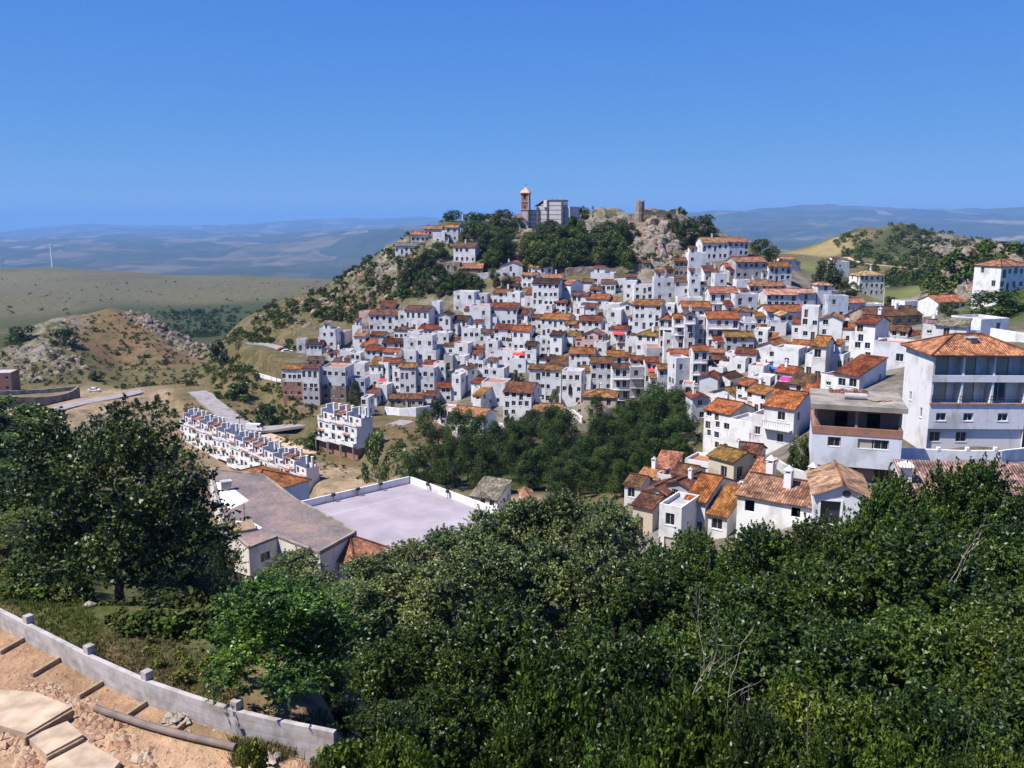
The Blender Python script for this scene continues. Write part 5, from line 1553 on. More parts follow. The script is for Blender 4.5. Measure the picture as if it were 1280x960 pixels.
def build_hall():
    z = -41.0
    pix = [(262, 588), (330, 596), (372, 628), (420, 652), (446, 668), (400, 694), (347, 673), (311, 687), (280, 660)]
    P = poly_px(pix, z); c = sum(P, Vector()) / len(P)
    r = thing('flat_roofed_hall', c, 'long low hall with a stained dark gravel roof and white patches, beside the court', 'building')
    L = [(p.x - c.x, p.y - c.y) for p in P]
    n = len(L)
    q = MB()
    for k in range(n):
        a, b = Vector((*L[k], 0)), Vector((*L[(k + 1) % n], 0))
        d = b - a
        # polygon runs clockwise seen from above: walls are seen from outside going the other way
        ops = []
        if k == 6: ops = [(d.length * .38, d.length * .38 + 1.5, -2.4, -1.2)]
        q.facade((b.x, b.y), (-d.normalized().x, -d.normalized().y), d.length, -8, -.02, ops, .25)
        if ops: wl = (b, -d.normalized(), ops[0])
    w = q.build('wall', ['wall'], r, (0, 0, 0), 0, (.66, .62, .56))
    b, u, o = wl; m = b + u * (o[0] + .75); nn = Vector((u.y, -u.x, 0))
    put_win(w, m.x - nn.x * .2, m.y - nn.y * .2, o[2], math.atan2(u.y, u.x), 1.5, 1.2, 'w')
    q = MB(); q.prism(list(reversed(L)), 0, .22); q.build('gravel_roof', ['gravel_roof'], r, (0, 0, 0), 0)
    q = MB()
    for k in range(n):
        a, b2 = Vector((*L[k], 0)), Vector((*L[(k + 1) % n], 0)); d = (b2 - a).normalized(); s = Vector((d.y, -d.x, 0)) * .3
        q.prism([(b2.x, b2.y), (a.x, a.y), (a.x + s.x, a.y + s.y), (b2.x + s.x, b2.y + s.y)], .221, .5 if k not in (5, 6, 7) else .34)
    q.build('roof_edge', ['concrete'], r, (0, 0, 0), 0)
    for pp in ([(268, 603), (283, 604), (311, 626), (287, 637), (276, 628)], [(294, 651), (316, 653), (328, 660), (298, 668)]):
        Q = [p - c for p in poly_px(pp, z + .22)]
        m = MB(); m.prism([(p.x, p.y) for p in reversed(Q)], .221, .245); m.build('white_membrane', ['membrane'], r, (0, 0, 0), 0)
    # roof box and aerial mast standing on the roof
    p = atz(283, 612, z + .25); q = MB(); q.box(-.7, .7, -.5, .5, 0, 1.3, 0); q.box(-.85, .85, -.65, .65, 1.3, 1.42, 1)
    tag(q.build('roof_box', ['concrete', 'floor_grey'], None, p, .5), 'grey ventilation box on the white patch of the gravel roof', 'vent box')
    p = atz(306, 652, z + .25); q = MB(); q.tube([(0, 0, 0), (0, 0, 2.6)], .05, 6); q.box(-.35, .35, -.02, .02, 2.2, 2.25); q.box(-.25, .25, -.02, .02, 1.9, 1.94)
    tag(q.build('aerial_mast', ['iron'], None, p, .3), 'thin dark aerial mast on the gravel roof', 'aerial')
    p = atz(303, 663, z + .25); q = MB(); q.prism([(-1.6, -1), (1.6, -1), (1.6, 1), (-1.6, 1)], 0, [.35, .35, .9, .9], 0, 1)
    tag(q.build('skylight', ['concrete', 'plank'], None, p, .55), 'brown slanting skylight at the near edge of the gravel roof', 'skylight')
    # tiled hip house at its far end and the pyramid roof at its near end
    Yb = 148.0
    p = Vector((pxx(298, Yb, 605), Yb - 4, pz(622, Yb)))
    make_house('tiled_house', p, -rad(40), 13.5, 11, 3.3, 'h', 'o', 'orange-tiled low house behind the gravel roof, bluish end wall', 'B', 2, 1, 8, 19, 950, None, False, {'ch': 0})
    p = atz(418, 696, -42.6)
    make_house('pavilion', Vector((p.x, p.y, -45.2)), -rad(28), 6.4, 6.4, 2.4, 'h', 't', 'small pavilion under a steep pyramid tile roof beside the gravel roof', 'w', 1, 1, 4, 33, 951, None, False, {'ch': 0}, 'pavilion')

def build_near_houses():
    # garage-like gable
    Y = 80.0
    p = Vector((pxx(1051, Y, 650), Y, pz(657, Y)))
    r = thing('gabled_house', p, 'white gabled house with a big dark opening and oval eye, just above the near treetops', 'house', -rad(14))
    W, D, h, pt = 4.9, 7.5, 3.1, 24
    q = MB(); t = math.tan(rad(pt)); ops = [(.55, 2.35, .0, 2.35)]
    shell(q, -W / 2, W / 2, 0, D, -5, h, ops, 0, .35)
    a = h + t * W / 2
    q.face([(-W / 2, 0, h), (W / 2, 0, h), (0, 0, a)]); q.face([(W / 2, D, h), (-W / 2, D, h), (0, D, a)])
    q.build('wall', ['wall'], r, (0, 0, 0), 0, (.68, .70, .74))
    m = MB(); m.box(-W / 2 + .57, -W / 2 + 2.33, .32, .36, .0, 2.33); m.build('garage_door', ['paint_dark'], r, (0, 0, 0), 0)
    m = MB()
    for x0, x1, z0, z1 in ((.35, .55, 0, 2.55), (2.35, 2.55, 0, 2.55), (.55, 2.35, 2.35, 2.55)): m.box(-W / 2 + x0, -W / 2 + x1, -.05, .0, z0, z1)
    m.build('door_surround', ['wall'], r, (0, 0, 0), 0, (.82, .82, .82))
    m = MB(); m.prism([(.38 * math.cos(k * math.pi / 8), .3 * math.sin(k * math.pi / 8)) for k in range(16)], 0, .05); o = m.build('oval_window', ['glass'], r, (.35, -.002, 3.2), 0); o.rotation_euler = (math.pi / 2, 0, 0)
    roof_parts(r, W, D, h, 'G', pt, (.48, .30, .19), .35)
    # long house with three chimneys, its roofs stepping down towards the trees
    Yc = 84.0
    p = Vector((pxx(985, Yc, 640), Yc, pz(652, Yc)))
    r = thing('tiled_house', p, 'low tiled house with three white chimneys, just above the treetops', 'house', -rad(34))
    q = MB(); shell(q, -5.2, 3.2, 0, 8, -5, 2.0, [(.8, 1.8, .3, 1.5), (5.5, 6.4, .6, 1.6)], 0, .2); t = math.tan(rad(17)); a = 2.0 + t * 4
    q.face([(3.2, 0, 2), (3.2, 8, 2), (3.2, 4, a)]); q.face([(-5.2, 8, 2), (-5.2, 0, 2), (-5.2, 4, a)])
    q.build('wall', ['wall'], r, (0, 0, 0), 0, (.8, .79, .77))
    ro, _ = roof_parts(r, 8.4, 8, 2.0, 'g', 17, (.36, .20, .13), .3); ro.location = (-1.0, 0, 0)
    for x, y, s in ((-3.6, 5.2, 1.15), (-.9, 2.6, 1.15), (.7, 5.4, 1.1)):
        chimney(r, x, y, 2 + t * min(y, 8 - y), s, 'white')
    q = MB(); q.slab([(3.25, -.5, 1.9), (6.8, -.5, 1.9), (6.8, 4.5, 3.1), (3.25, 4.5, 3.1)], .14); shell(q, 3.3, 6.7, 0, 4.4, -5, 1.9, (), 1); q.build('wing', ['roof', 'wall'], r, (0, 0, 0), 0, (.46, .27, .18))
    # broad mauve tile roof, far right above the trees
    Yd = 76.0
    p = Vector((pxx(1226, Yd, 640), Yd, pz(662, Yd)))
    r = make_house('tiled_house', p, -rad(9), 11.5, 7.0, 2.2, 's', 'b', 'wide mauve tile roof of a low house, at the right edge above the treetops', 'w', 3, 1, 6, 17, 961, None, False, {'ch': 0})
    for ch in r.children:
        if ch.name.startswith('roof'): ch.color = (.36, .22, .19, 1)
    chimney_base = Vector((pxx(1160, Yd, 590), Yd + 4.2, pz(612, Yd)))
    o = MB(); o.box(-.42, .42, -.42, .42, -2.5, 1.0, 0); o.slab([(-.75, -.75, 1.0), (.75, -.75, 1.0), (0, 0, 1.6)], .04, 1); o.slab([(.75, -.75, 1.0), (.75, .75, 1.0), (0, 0, 1.6)], .04, 1); o.slab([(.75, .75, 1.0), (-.75, .75, 1.0), (0, 0, 1.6)], .04, 1); o.slab([(-.75, .75, 1.0), (-.75, -.75, 1.0), (0, 0, 1.6)], .04, 1)
    ch = o.build('chimney', ['wall', 'roof'], r, None, 0, (.85, .75, .7)); ch.matrix_parent_inverse = Matrix.Identity(4)
    ch.location = r.matrix_basis.inverted() @ chimney_base
    # little terracotta-roofed house and the ribbed shed roof below the pine wood
    p = hit(664, 640, 100); s = p.y / F
    make_house('small_house', p, -rad(-8), 15 * s, 7.0, 14 * s, 'G', 't', 'little white house, pinkish orange roof, alone below the pine wood', 'w', 1, 1, 4, 24, 970, None, True, {'ch': 0})
    p = hit(605, 636, 100); s = p.y / F
    r = make_house('shed', p, -rad(28), 40 * s, 5.0, 2.2, 's', 'g', 'low shed with a pale ribbed tile roof between the court and the pines', 'w', 2, 1, 4, 22, 971, None, False, {'ch': 0}, 'shed')

def build_walls():
    W = (.72, .71, .70)
    L = lambda pix, y0=120: [hit(a, b, y0) for a, b in pix]
    wall_line('retaining_wall', 'long whitewashed retaining wall under the ruinous sheds, left edge of the village', resample(L([(482, 519), (500, 521), (520, 520), (551, 516)]), 4), 2.6, .5, 'wall', color=(.70, .70, .74))
    wall_line('lane_wall', 'white kerb wall curving along the lane at the far left of the village', resample(smooth(L([(311, 431), (330, 433), (347, 440), (358, 447), (368, 454)])), 2), .9, .4, 'wall', color=W)
    wall_line('lane_wall', 'white wall of the lower lane, ending at the brick-footed house', resample(smooth(L([(318, 468), (335, 473), (352, 478)])), 2), .9, .4, 'wall', color=W)
    wall_line('ramp_wall', 'white wall running steeply down beside the brick-footed house', resample(L([(354, 478), (359, 487), (362, 498)]), 2), .8, .4, 'wall', color=W)
    wall_line('yard_wall', 'bright yard wall below the six-column corner block, touching the pines', resample(L([(615, 535), (640, 540), (660, 545)]), 3), 1.8, .4, 'wall', color=W)
    wall_line('yard_wall', 'stained yard wall beside the beige house, above the pines', resample(L([(702, 516), (716, 520), (728, 530)]), 3), 1.8, .4, 'wall', color=(.62, .6, .58))
    wall_line('garden_wall', 'pale garden wall below the balcony house with the great speckled roof', resample(L([(968, 582), (985, 594), (1003, 601), (1014, 602)], 70), 2), 1.1, .35, 'wall', color=(.62, .6, .57))
    wall_line('boundary_wall', 'long white boundary wall at the right edge behind the great hipped roof', resample(L([(1238, 424), (1255, 427), (1300, 434)]), 3), 2.0, .35, 'wall', color=W)
    wall_line('boundary_wall', 'low white wall running from the small grey-tiled house to the ridge', resample(L([(1168, 426), (1195, 423), (1225, 421)]), 3), 1.3, .35, 'wall', color=W)
    wall_line('hill_wall', 'white wall among trees on the hilltop left of the church', resample(L([(578, 271), (600, 272), (622, 273)], 350), 4), 1.4, .5, 'wall', color=(.78, .74, .66))
    # curved stone retaining wall and terrace at the far left
    pts = resample(smooth(L([(-30, 508), (0, 510), (30, 512), (62, 511), (88, 506), (99, 497)], 220)), 3)
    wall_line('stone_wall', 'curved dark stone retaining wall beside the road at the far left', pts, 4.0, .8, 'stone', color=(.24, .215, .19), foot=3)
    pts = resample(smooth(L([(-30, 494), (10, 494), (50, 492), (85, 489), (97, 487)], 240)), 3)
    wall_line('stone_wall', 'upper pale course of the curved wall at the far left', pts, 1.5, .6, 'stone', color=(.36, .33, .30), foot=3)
    p = hit(2, 492, 240); s = p.y / F
    make_house('brick_house', p, rad(10), 26 * s, 8, 26 * s, 'f', 'b', 'raw red brick shell of a house at the left border above the curved wall', 'k', 2, 1, 4, 18, 980, None, False, {'wmat': 'brick', 'para': .2})

def car(loc, rz, mat, label, cat='car', van=False):
    r = thing('parked_van' if van else 'parked_car', loc, label, cat, rz)
    if van: prof = [(-2.5, .35), (2.45, .35), (2.5, .9), (2.25, 1.15), (1.55, 2.0), (1.1, 2.15), (-2.45, 2.15), (-2.52, .9)]; hw = .95
    else: prof = [(-2.05, .3), (2.0, .3), (2.05, .65), (1.95, .85), (1.0, .98), (.35, 1.42), (-1.0, 1.45), (-1.75, 1.0), (-2.08, .9)]; hw = .84
    q = MB(); n = len(prof)
    for s, sg in ((-hw, 1), (hw, -1)):
        pts = [(x, s * (1 if z < 1.0 else .88), z) for x, z in prof]
        q.face(pts if sg > 0 else list(reversed(pts)), 0)
    for k in range(n):
        (xa, za), (xb, zb) = prof[k], prof[(k + 1) % n]
        fa, fb = (1 if za < 1 else .88), (1 if zb < 1 else .88)
        q.face([(xa, hw * fa, za), (xb, hw * fb, zb), (xb, -hw * fb, zb), (xa, -hw * fa, za)], 0)
    q.build('body', [mat], r, (0, 0, 0), 0)
    q = MB()
    for s in (-1, 1):
        y = s * hw * .945
        if van: q.box(1.0, 1.75, y - .03, y + .03, 1.3, 1.85)
        else: q.box(-1.2, .55, y - .03, y + .03, 1.0, 1.33)
    q.build('side_window', ['glass'], r, (0, 0, 0), 0)
    q = MB()
    if van: q.face([(2.25, -.75, 1.22), (2.25, .75, 1.22), (1.62, .72, 1.98), (1.62, -.72, 1.98)])
    else: q.face([(1.02, -.7, 1.0), (1.02, .7, 1.0), (.42, .66, 1.4), (.42, -.66, 1.4)])
    for k in range(len(q.v)): q.v[k] = (q.v[k][0] + .03, q.v[k][1], q.v[k][2] + .02)
    q.build('windscreen', ['glass'], r, (0, 0, 0), 0)
    for x in ((-1.55, 1.6) if van else (-1.3, 1.3)):
        for s in (-1, 1):
            q = MB(); q.tube([(0, -.1, 0), (0, .1, 0)], .34, 14); w = q.build('wheel', ['tyre'], r, (x, s * (hw - .06), .33), 0)
            q = MB(); q.tube([(0, s * .09, 0), (0, s * .115, 0)], .2, 10); q.build('rim', ['steel_white'], w, (0, 0, 0), 0)
    for s in (-1, 1):
        q = MB(); x = 2.46 if van else 2.0; q.box(x, x + .06, s * .6 - .16, s * .6 + .16, .72, .9); q.build('headlight', ['lamp_lens'], r, (0, 0, 0), 0)
    return r

def turbine(px, py_base, py_top, Y, phase, label):
    p = at(px, py_base, Y); p.z = min(p.z, hz(p.x, p.y) + 2)
    H = pz(py_top, Y, px) - p.z
    r = thing('wind_turbine', p, label, 'wind turbine', .35, 'wind turbines on the far ridge')
    q = MB(); q.tube([(0, 0, -6), (0, 0, H)], [H * .042, H * .026], 12); q.build('tower', ['steel_white'], r, (0, 0, 0), 0)
    q = MB(); q.box(-H * .035, H * .035, -H * .05, H * .14, H - H * .01, H * 1.06); q.build('nacelle', ['steel_white'], r, (0, 0, 0), 0)
    q = MB(); q.tube([(0, -H * .05, H * 1.025), (0, -H * .12, H * 1.025)], [H * .035, H * .012], 10); hub = q.build('hub', ['steel_white'], r, (0, 0, 0), 0)
    for k in range(3):
        a = phase + k * 2 * math.pi / 3
        q = MB(); u = Vector((math.sin(a), 0, math.cos(a))); v = Vector((u.z, 0, -u.x)); c0 = Vector((0, -H * .085, H * 1.025)); Lb = H * .52
        th = Vector((0, H * .006, 0))
        prof = [(0, .02), (.18, .05), (.6, .03), (1.0, .008)]
        f = [c0 + u * (Lb * t) - v * (Lb * w * .35) for t, w in prof] + [c0 + u * (Lb * t) + v * (Lb * w) for t, w in reversed(prof)]
        q.face([x - th for x in f]); q.face([x + th for x in reversed(f)])
        for i in range(len(f)):
            j = (i + 1) % len(f); q.face([f[j] - th, f[i] - th, f[i] + th, f[j] + th])
        q.build('blade', ['steel_white'], r, (0, 0, 0), 0)

def pole(px, py, h, label, y0=100, lamp=False, cat='pole', name='utility_pole', mat='concrete', arm=True):
    p = hit(px, py, y0)
    r = thing(name, p, label, cat)
    q = MB(); q.tube([(0, 0, -1), (0, 0, h)], [.12, .07], 8); q.build('post', [mat], r, (0, 0, 0), 0)
    if lamp:
        q = MB(); q.tube([(0, 0, h), (.3, 0, h + .25), (1.0, 0, h + .3)], .04, 6); q.build('arm', [mat], r, (0, 0, 0), 0)
        q = MB(); q.box(.8, 1.4, -.13, .13, h + .22, h + .36); q.build('lamp_head', ['steel_white'], r, (0, 0, 0), 0)
    elif arm:
        q = MB(); q.box(-.7, .7, -.06, .06, h - .5, h - .36); q.build('crossarm', ['wood_dark'], r, (0, 0, 0), 0)

def build_small():
    car(hit(319, 539, 150) + Vector((0, 0, .15)), -.12, 'paint_white', 'white van parked at the bend of the road above the long row', 'van', True)
    car(hit(354, 440, 200) + Vector((0, 0, .15)), .3, 'paint_red', 'red car parked on the lane at the far left of the village')
    car(hit(359, 442, 200) + Vector((0, 0, .15)), .3, 'paint_white', 'white car parked beside the red car on the lane')
    car(hit(206, 489, 200) + Vector((0, 0, .15)), .1, 'paint_dark', 'dark car on the road above the far end of the long row')
    car(hit(118, 490, 200) + Vector((0, 0, .1)), .05, 'paint_white', 'pale car parked on the dusty lot beside the curved stone wall')
    turbine(66, 336, 307, 2600, 0.0, 'three-bladed white wind turbine standing whole on the far ridge')
    turbine(0.5, 337, 309, 2620, .5, 'white wind turbine cut by the left border of the view')
    pole(346, 478, 7.5, 'pale utility pole left of the brick-footed house', 180)
    pole(300, 535, 7, 'utility pole beside the road above the long row', 180)
    pole(1103, 395, 9, 'street lamp beside the flat white front below the green field', 150, True, 'street lamp', 'street_lamp', 'steel_white')
# ------------------------------------------------------------------ trees and scrub
def quads_mesh(name, co, tone, mats):
    """co: N x 4 x 3 leaf quads"""
    n = len(co)
    me = bpy.data.meshes.new(name)
    me.vertices.add(n * 4); me.vertices.foreach_set('co', co.reshape(-1).astype(np.float32))
    me.loops.add(n * 4); me.loops.foreach_set('vertex_index', np.arange(n * 4, dtype=np.int32))
    me.polygons.add(n); me.polygons.foreach_set('loop_start', np.arange(n, dtype=np.int32) * 4)
    me.update(calc_edges=True)
    a = me.attributes.new('tone', 'FLOAT', 'POINT'); a.data.foreach_set('value', np.repeat(tone, 4).astype(np.float32))
    for k in mats: me.materials.append(MAT[k])
    return me

def leaf_quads(c, nrm, L, Wd, g):
    """leaf rhombs at centres c with normals nrm"""
    n = len(c)
    a = g.normal(size=(n, 3)); a -= nrm * (a * nrm).sum(1, keepdims=True); a /= np.linalg.norm(a, axis=1, keepdims=True) + 1e-9
    b = np.cross(nrm, a)
    l = (L * g.uniform(.7, 1.3, n))[:, None]; w = (Wd * g.uniform(.7, 1.3, n))[:, None]
    return np.stack([c - a * l / 2, c - b * w / 2 + a * l * .05 + nrm * w * .12, c + a * l / 2, c + b * w / 2 + a * l * .05 + nrm * w * .12], 1)

def crown_cloud(seed, n, shape='round', lobes=26, leaf=.04, aspect=.5, sprays=0):
    """a unit crown (radius about 1, standing on z = 0): leaf clumps spread over many lobes with gaps between"""
    g = np.random.default_rng(seed)
    if shape == 'round':
        H = 1.6; prof = lambda t: np.sqrt(np.clip(1 - (2 * t - .9) ** 2 / 1.22, .02, 1))
    elif shape == 'pine':
        H = 2.3; prof = lambda t: np.clip(1.0 - np.abs(t - .38) * 1.15, .12, 1) * .95
    elif shape == 'cypress':
        H = 5.0; prof = lambda t: np.clip(np.sin(np.pi * np.clip(t * .9 + .12, 0, 1)), .08, 1) ** .7 * .75
    elif shape == 'poplar':
        H = 2.6; prof = lambda t: np.clip(np.sin(np.pi * np.clip(t * .85 + .13, 0, 1)), .1, 1) ** .6
    else:   # bush
        H = 1.15; prof = lambda t: np.sqrt(np.clip(1 - t ** 2 * .95, .05, 1))
    C, Rr = [], []
    for k in range(lobes):
        t = g.uniform(.04, .96); ph = g.uniform(0, 2 * np.pi); rr = prof(np.array([t]))[0] * np.sqrt(g.uniform(.15, 1)) * .82
        lr = g.uniform(.2, .36) * (.85 if sprays else 1) * (1 if shape != 'cypress' else 1.2)
        C.append((rr * np.cos(ph), rr * np.sin(ph), max(t * H, lr * .5))); Rr.append(lr)
    C, Rr = np.array(C), np.array(Rr)
    k = g.choice(lobes, n, p=Rr ** 2 / (Rr ** 2).sum())
    d = g.normal(size=(n, 3)); d[:, 2] += .25; d /= np.linalg.norm(d, axis=1, keepdims=True)
    # twigs: leaves bunch around a few hundred directions of each lobe
    r = Rr[k] * (1 - np.abs(g.normal(0, .28, n)))
    c = C[k] + d * r[:, None]
    c += (vnoise(c[:, 0] * 5 + 31, c[:, 2] * 5 + c[:, 1] * 3, seed)[:, None] - .5) * d * .22
    if sprays:      # leaves strung along twigs that push out of the lobes
        tw = n // sprays
        kt = g.choice(lobes, tw, p=Rr ** 2 / (Rr ** 2).sum())
        dt = g.normal(size=(tw, 3)); dt[:, 2] += .35; dt /= np.linalg.norm(dt, axis=1, keepdims=True)
        ax = dt + np.array([0, 0, .45]) + g.normal(size=dt.shape) * .3; ax /= np.linalg.norm(ax, axis=1, keepdims=True)
        b0 = C[kt] + dt * (Rr[kt] * g.uniform(.45, .95, tw))[:, None]
        Lt = g.uniform(.12, .34, tw)
        ti = np.repeat(np.arange(tw), sprays); n = len(ti)
        t_ = g.uniform(0, 1, n) ** .8
        off = g.normal(size=(n, 3)) * .033 * (1.15 - t_)[:, None]
        c = b0[ti] + ax[ti] * (Lt[ti] * t_)[:, None] + off
        c[:, 2] -= (t_ ** 2) * .03
        d = off / (np.linalg.norm(off, axis=1, keepdims=True) + 1e-6) * .8 + ax[ti] * .5; d /= np.linalg.norm(d, axis=1, keepdims=True); k = kt[ti]
    keep = vnoise(c[:, 0] * 3.1 + c[:, 1] * 1.7 + 50, c[:, 2] * 3.1 - c[:, 1] * 2.3 + 50, seed + 5) > (.27 if sprays else .17)
    keep &= c[:, 2] > -.05
    c, d, kk = c[keep], d[keep], k[keep]
    nr = d * .7 + g.normal(size=c.shape) * .75 + np.array([0, 0, .45]); nr /= np.linalg.norm(nr, axis=1, keepdims=True)
    lt = g.uniform(.1, .85, lobes)
    tone = np.clip(lt[kk] + g.normal(0, .26, len(c)), 0, 1)
    return leaf_quads(c, nr, leaf, leaf * aspect, g), tone, H, C

def trunk_mesh(seed, bark='bark', H=1.0, branches=6, spread=.9, top=.35):
    """tapered trunk of unit height with limbs reaching into the crown (unit crown radius)"""
    R = random.Random(seed); q = MB()
    bend = [(R.uniform(-.05, .05), R.uniform(-.05, .05)) for _ in range(4)]
    pts = [Vector((bend[k][0] * k * .5, bend[k][1] * k * .5, -.25 if k == 0 else k / 3)) for k in range(4)]
    q.tube(pts, [.075, .058, .048, .036], 8)
    for k in range(branches):
        a = 2 * math.pi * k / branches + R.uniform(-.4, .4); L = R.uniform(.55, 1) * spread
        s = pts[2].lerp(pts[3], R.uniform(0, 1))
        e = s + Vector((math.cos(a) * L, math.sin(a) * L, R.uniform(.25, .9)))
        m = s.lerp(e, .5) + Vector((0, 0, .08))
        q.tube([s, m, e], [.032, .022, .006], 5)
    q.tube([pts[3], pts[3] + Vector((.03, .02, top))], [.034, .008], 6)
    return q.mesh('trunk', [bark])

CROWN, TRUNK = {}, {}
def crowns():
    def mk(key, n, shape, lobes, leaf, aspect, mat, variants, sprays=0):
        CROWN[key] = []
        for v in range(variants):
            co, tone, H, C = crown_cloud(100 + 17 * v + len(CROWN) * 131, n, shape, lobes, leaf, aspect, sprays)
            CROWN[key].append((quads_mesh('crown', co, tone, [mat]), H))
    mk('near', 44000, 'round', 30, .060, .45, 'leaf', 3, 26)
    mk('neartall', 34000, 'poplar', 40, .064, .6, 'leaf', 2, 22)
    mk('oak', 52000, 'round', 54, .045, .55, 'leaf', 2, 30)
    mk('pine', 8000, 'pine', 38, .08, .45, 'needle', 4)
    mk('round', 4800, 'round', 28, .10, .6, 'leaf', 4)
    mk('cypress', 1600, 'cypress', 22, .16, .4, 'needle', 1)
    mk('bush', 1500, 'bush', 14, .15, .6, 'leaf', 3)
    for v in range(4): TRUNK[v] = trunk_mesh(40 + v)

_tn = [0]
def tree(name, x, y, zb, H, r, kind, color, label, cat='tree', group=None, trunk=.25, v=None, rz=None, cz=None):
    """H = full height in metres, r = crown radius"""
    k = _tn[0]; _tn[0] += 1
    R = random.Random(k * 31 + 5)
    t = thing(name, (x, y, zb), label, cat, R.uniform(0, 6.28) if rz is None else rz, group)
    me, uh = CROWN[kind][(k if v is None else v) % len(CROWN[kind])]
    th = H * trunk
    tr = place('trunk' if cat == 'tree' else 'stem', TRUNK[k % 4], t, (0, 0, 0), 0)
    s = max(th + (H - th) * .25, .3)
    tr.scale = (r * .75, r * .75, s) if cat == 'tree' else (r * .4, r * .4, s * .6)
    c = place('crown', me, t, (0, 0, th), R.uniform(0, 6.28))
    c.scale = (r, r, (H - th) / uh)
    j = R.uniform(.85, 1.15)
    c.color = (color[0] * j * R.uniform(.92, 1.08), color[1] * j, color[2] * j, 1)
    return t

GREEN = {'dk': (.035, .054, .012), 'md': (.047, .080, .012), 'lt': (.084, .122, .016), 'gr': (.125, .165, .070), 'ol': (.072, .082, .024), 'pn': (.040, .070, .014), 'yl': (.10, .115, .02)}

def tree_px(name, px, py, ptop, wpx, kind, col, label, cat='tree', group=None, trunk=.2, Y=None, y0=60):
    if Y is None: p = hit(px, py, y0)
    else:
        x = pxx(px, Y, py); p = Vector((x, Y, hz(x, Y)))
    H = ray(px, ptop).z * p.y - p.z
    return tree(name, p.x, p.y, p.z - .15, max(H, .8), wpx * p.y / F / 2, kind, GREEN[col], label, cat, group, trunk)

NEAR_TREES = """
1030 880 23 230 lt;860 905 21 200 md;700 900 22 210 md;1190 890 22 230 md;560 885 24 190 md;470 900 22 160 md;432 880 26 130 dk;505 950 18 140 lt;345 835 32 110 dk;405 830 30 130 md;1290 850 26 230 md;950 930 19 180 dk;770 955 18 170 md;1120 955 18 170 lt;640 960 18 150 md;1260 960 18 160 lt
520 800 34 210 md;640 790 36 220 md;770 800 34 210 md;900 800 35 220 md;1040 800 34 220 md;1170 780 34 230 lt;1300 760 36 230 md
440 735 52 150 gr;500 715 54 140 gr;565 705 52 150 gr;630 690 54 150 gr;690 690 54 150 gr;750 700 52 140 gr;810 730 50 190 md;930 735 48 200 md;1050 715 47 210 md;1170 685 46 220 md;1290 680 46 220 md;400 725 60 140 gr
508 684 68 120 gr;560 670 70 110 gr;605 650 70 120 gr;640 634 72 110 gr;662 632 72 110 gr;375 696 66 130 gr;335 724 55 110 lt;455 700 66 90 gr;705 622 72 120 gr;765 638 70 120 gr;745 655 62 110 gr;860 680 60 120 md;950 674 57 130 md;1035 668 54 130 md;1125 618 54 130 md;1205 600 54 130 md;1290 620 54 140 md;350 700 75 110 gr
"""

WOOD = """
548 560 500;572 570 512;600 585 520;620 590 528;585 600 545;560 612 548;610 618 560;640 600 545;655 560 520;668 545 512;690 560 508;705 575 512;690 600 545;715 605 560;730 590 545;745 570 520;760 560 518;775 545 505;790 555 500;805 540 490;822 545 480;838 540 484;850 560 505;835 575 525;815 585 530;790 590 540;770 600 545;750 612 560;725 620 570;700 625 575;672 612 560;655 595 548;845 590 545;800 605 560;640 575 528;540 600 556;525 612 566;770 622 575
"""

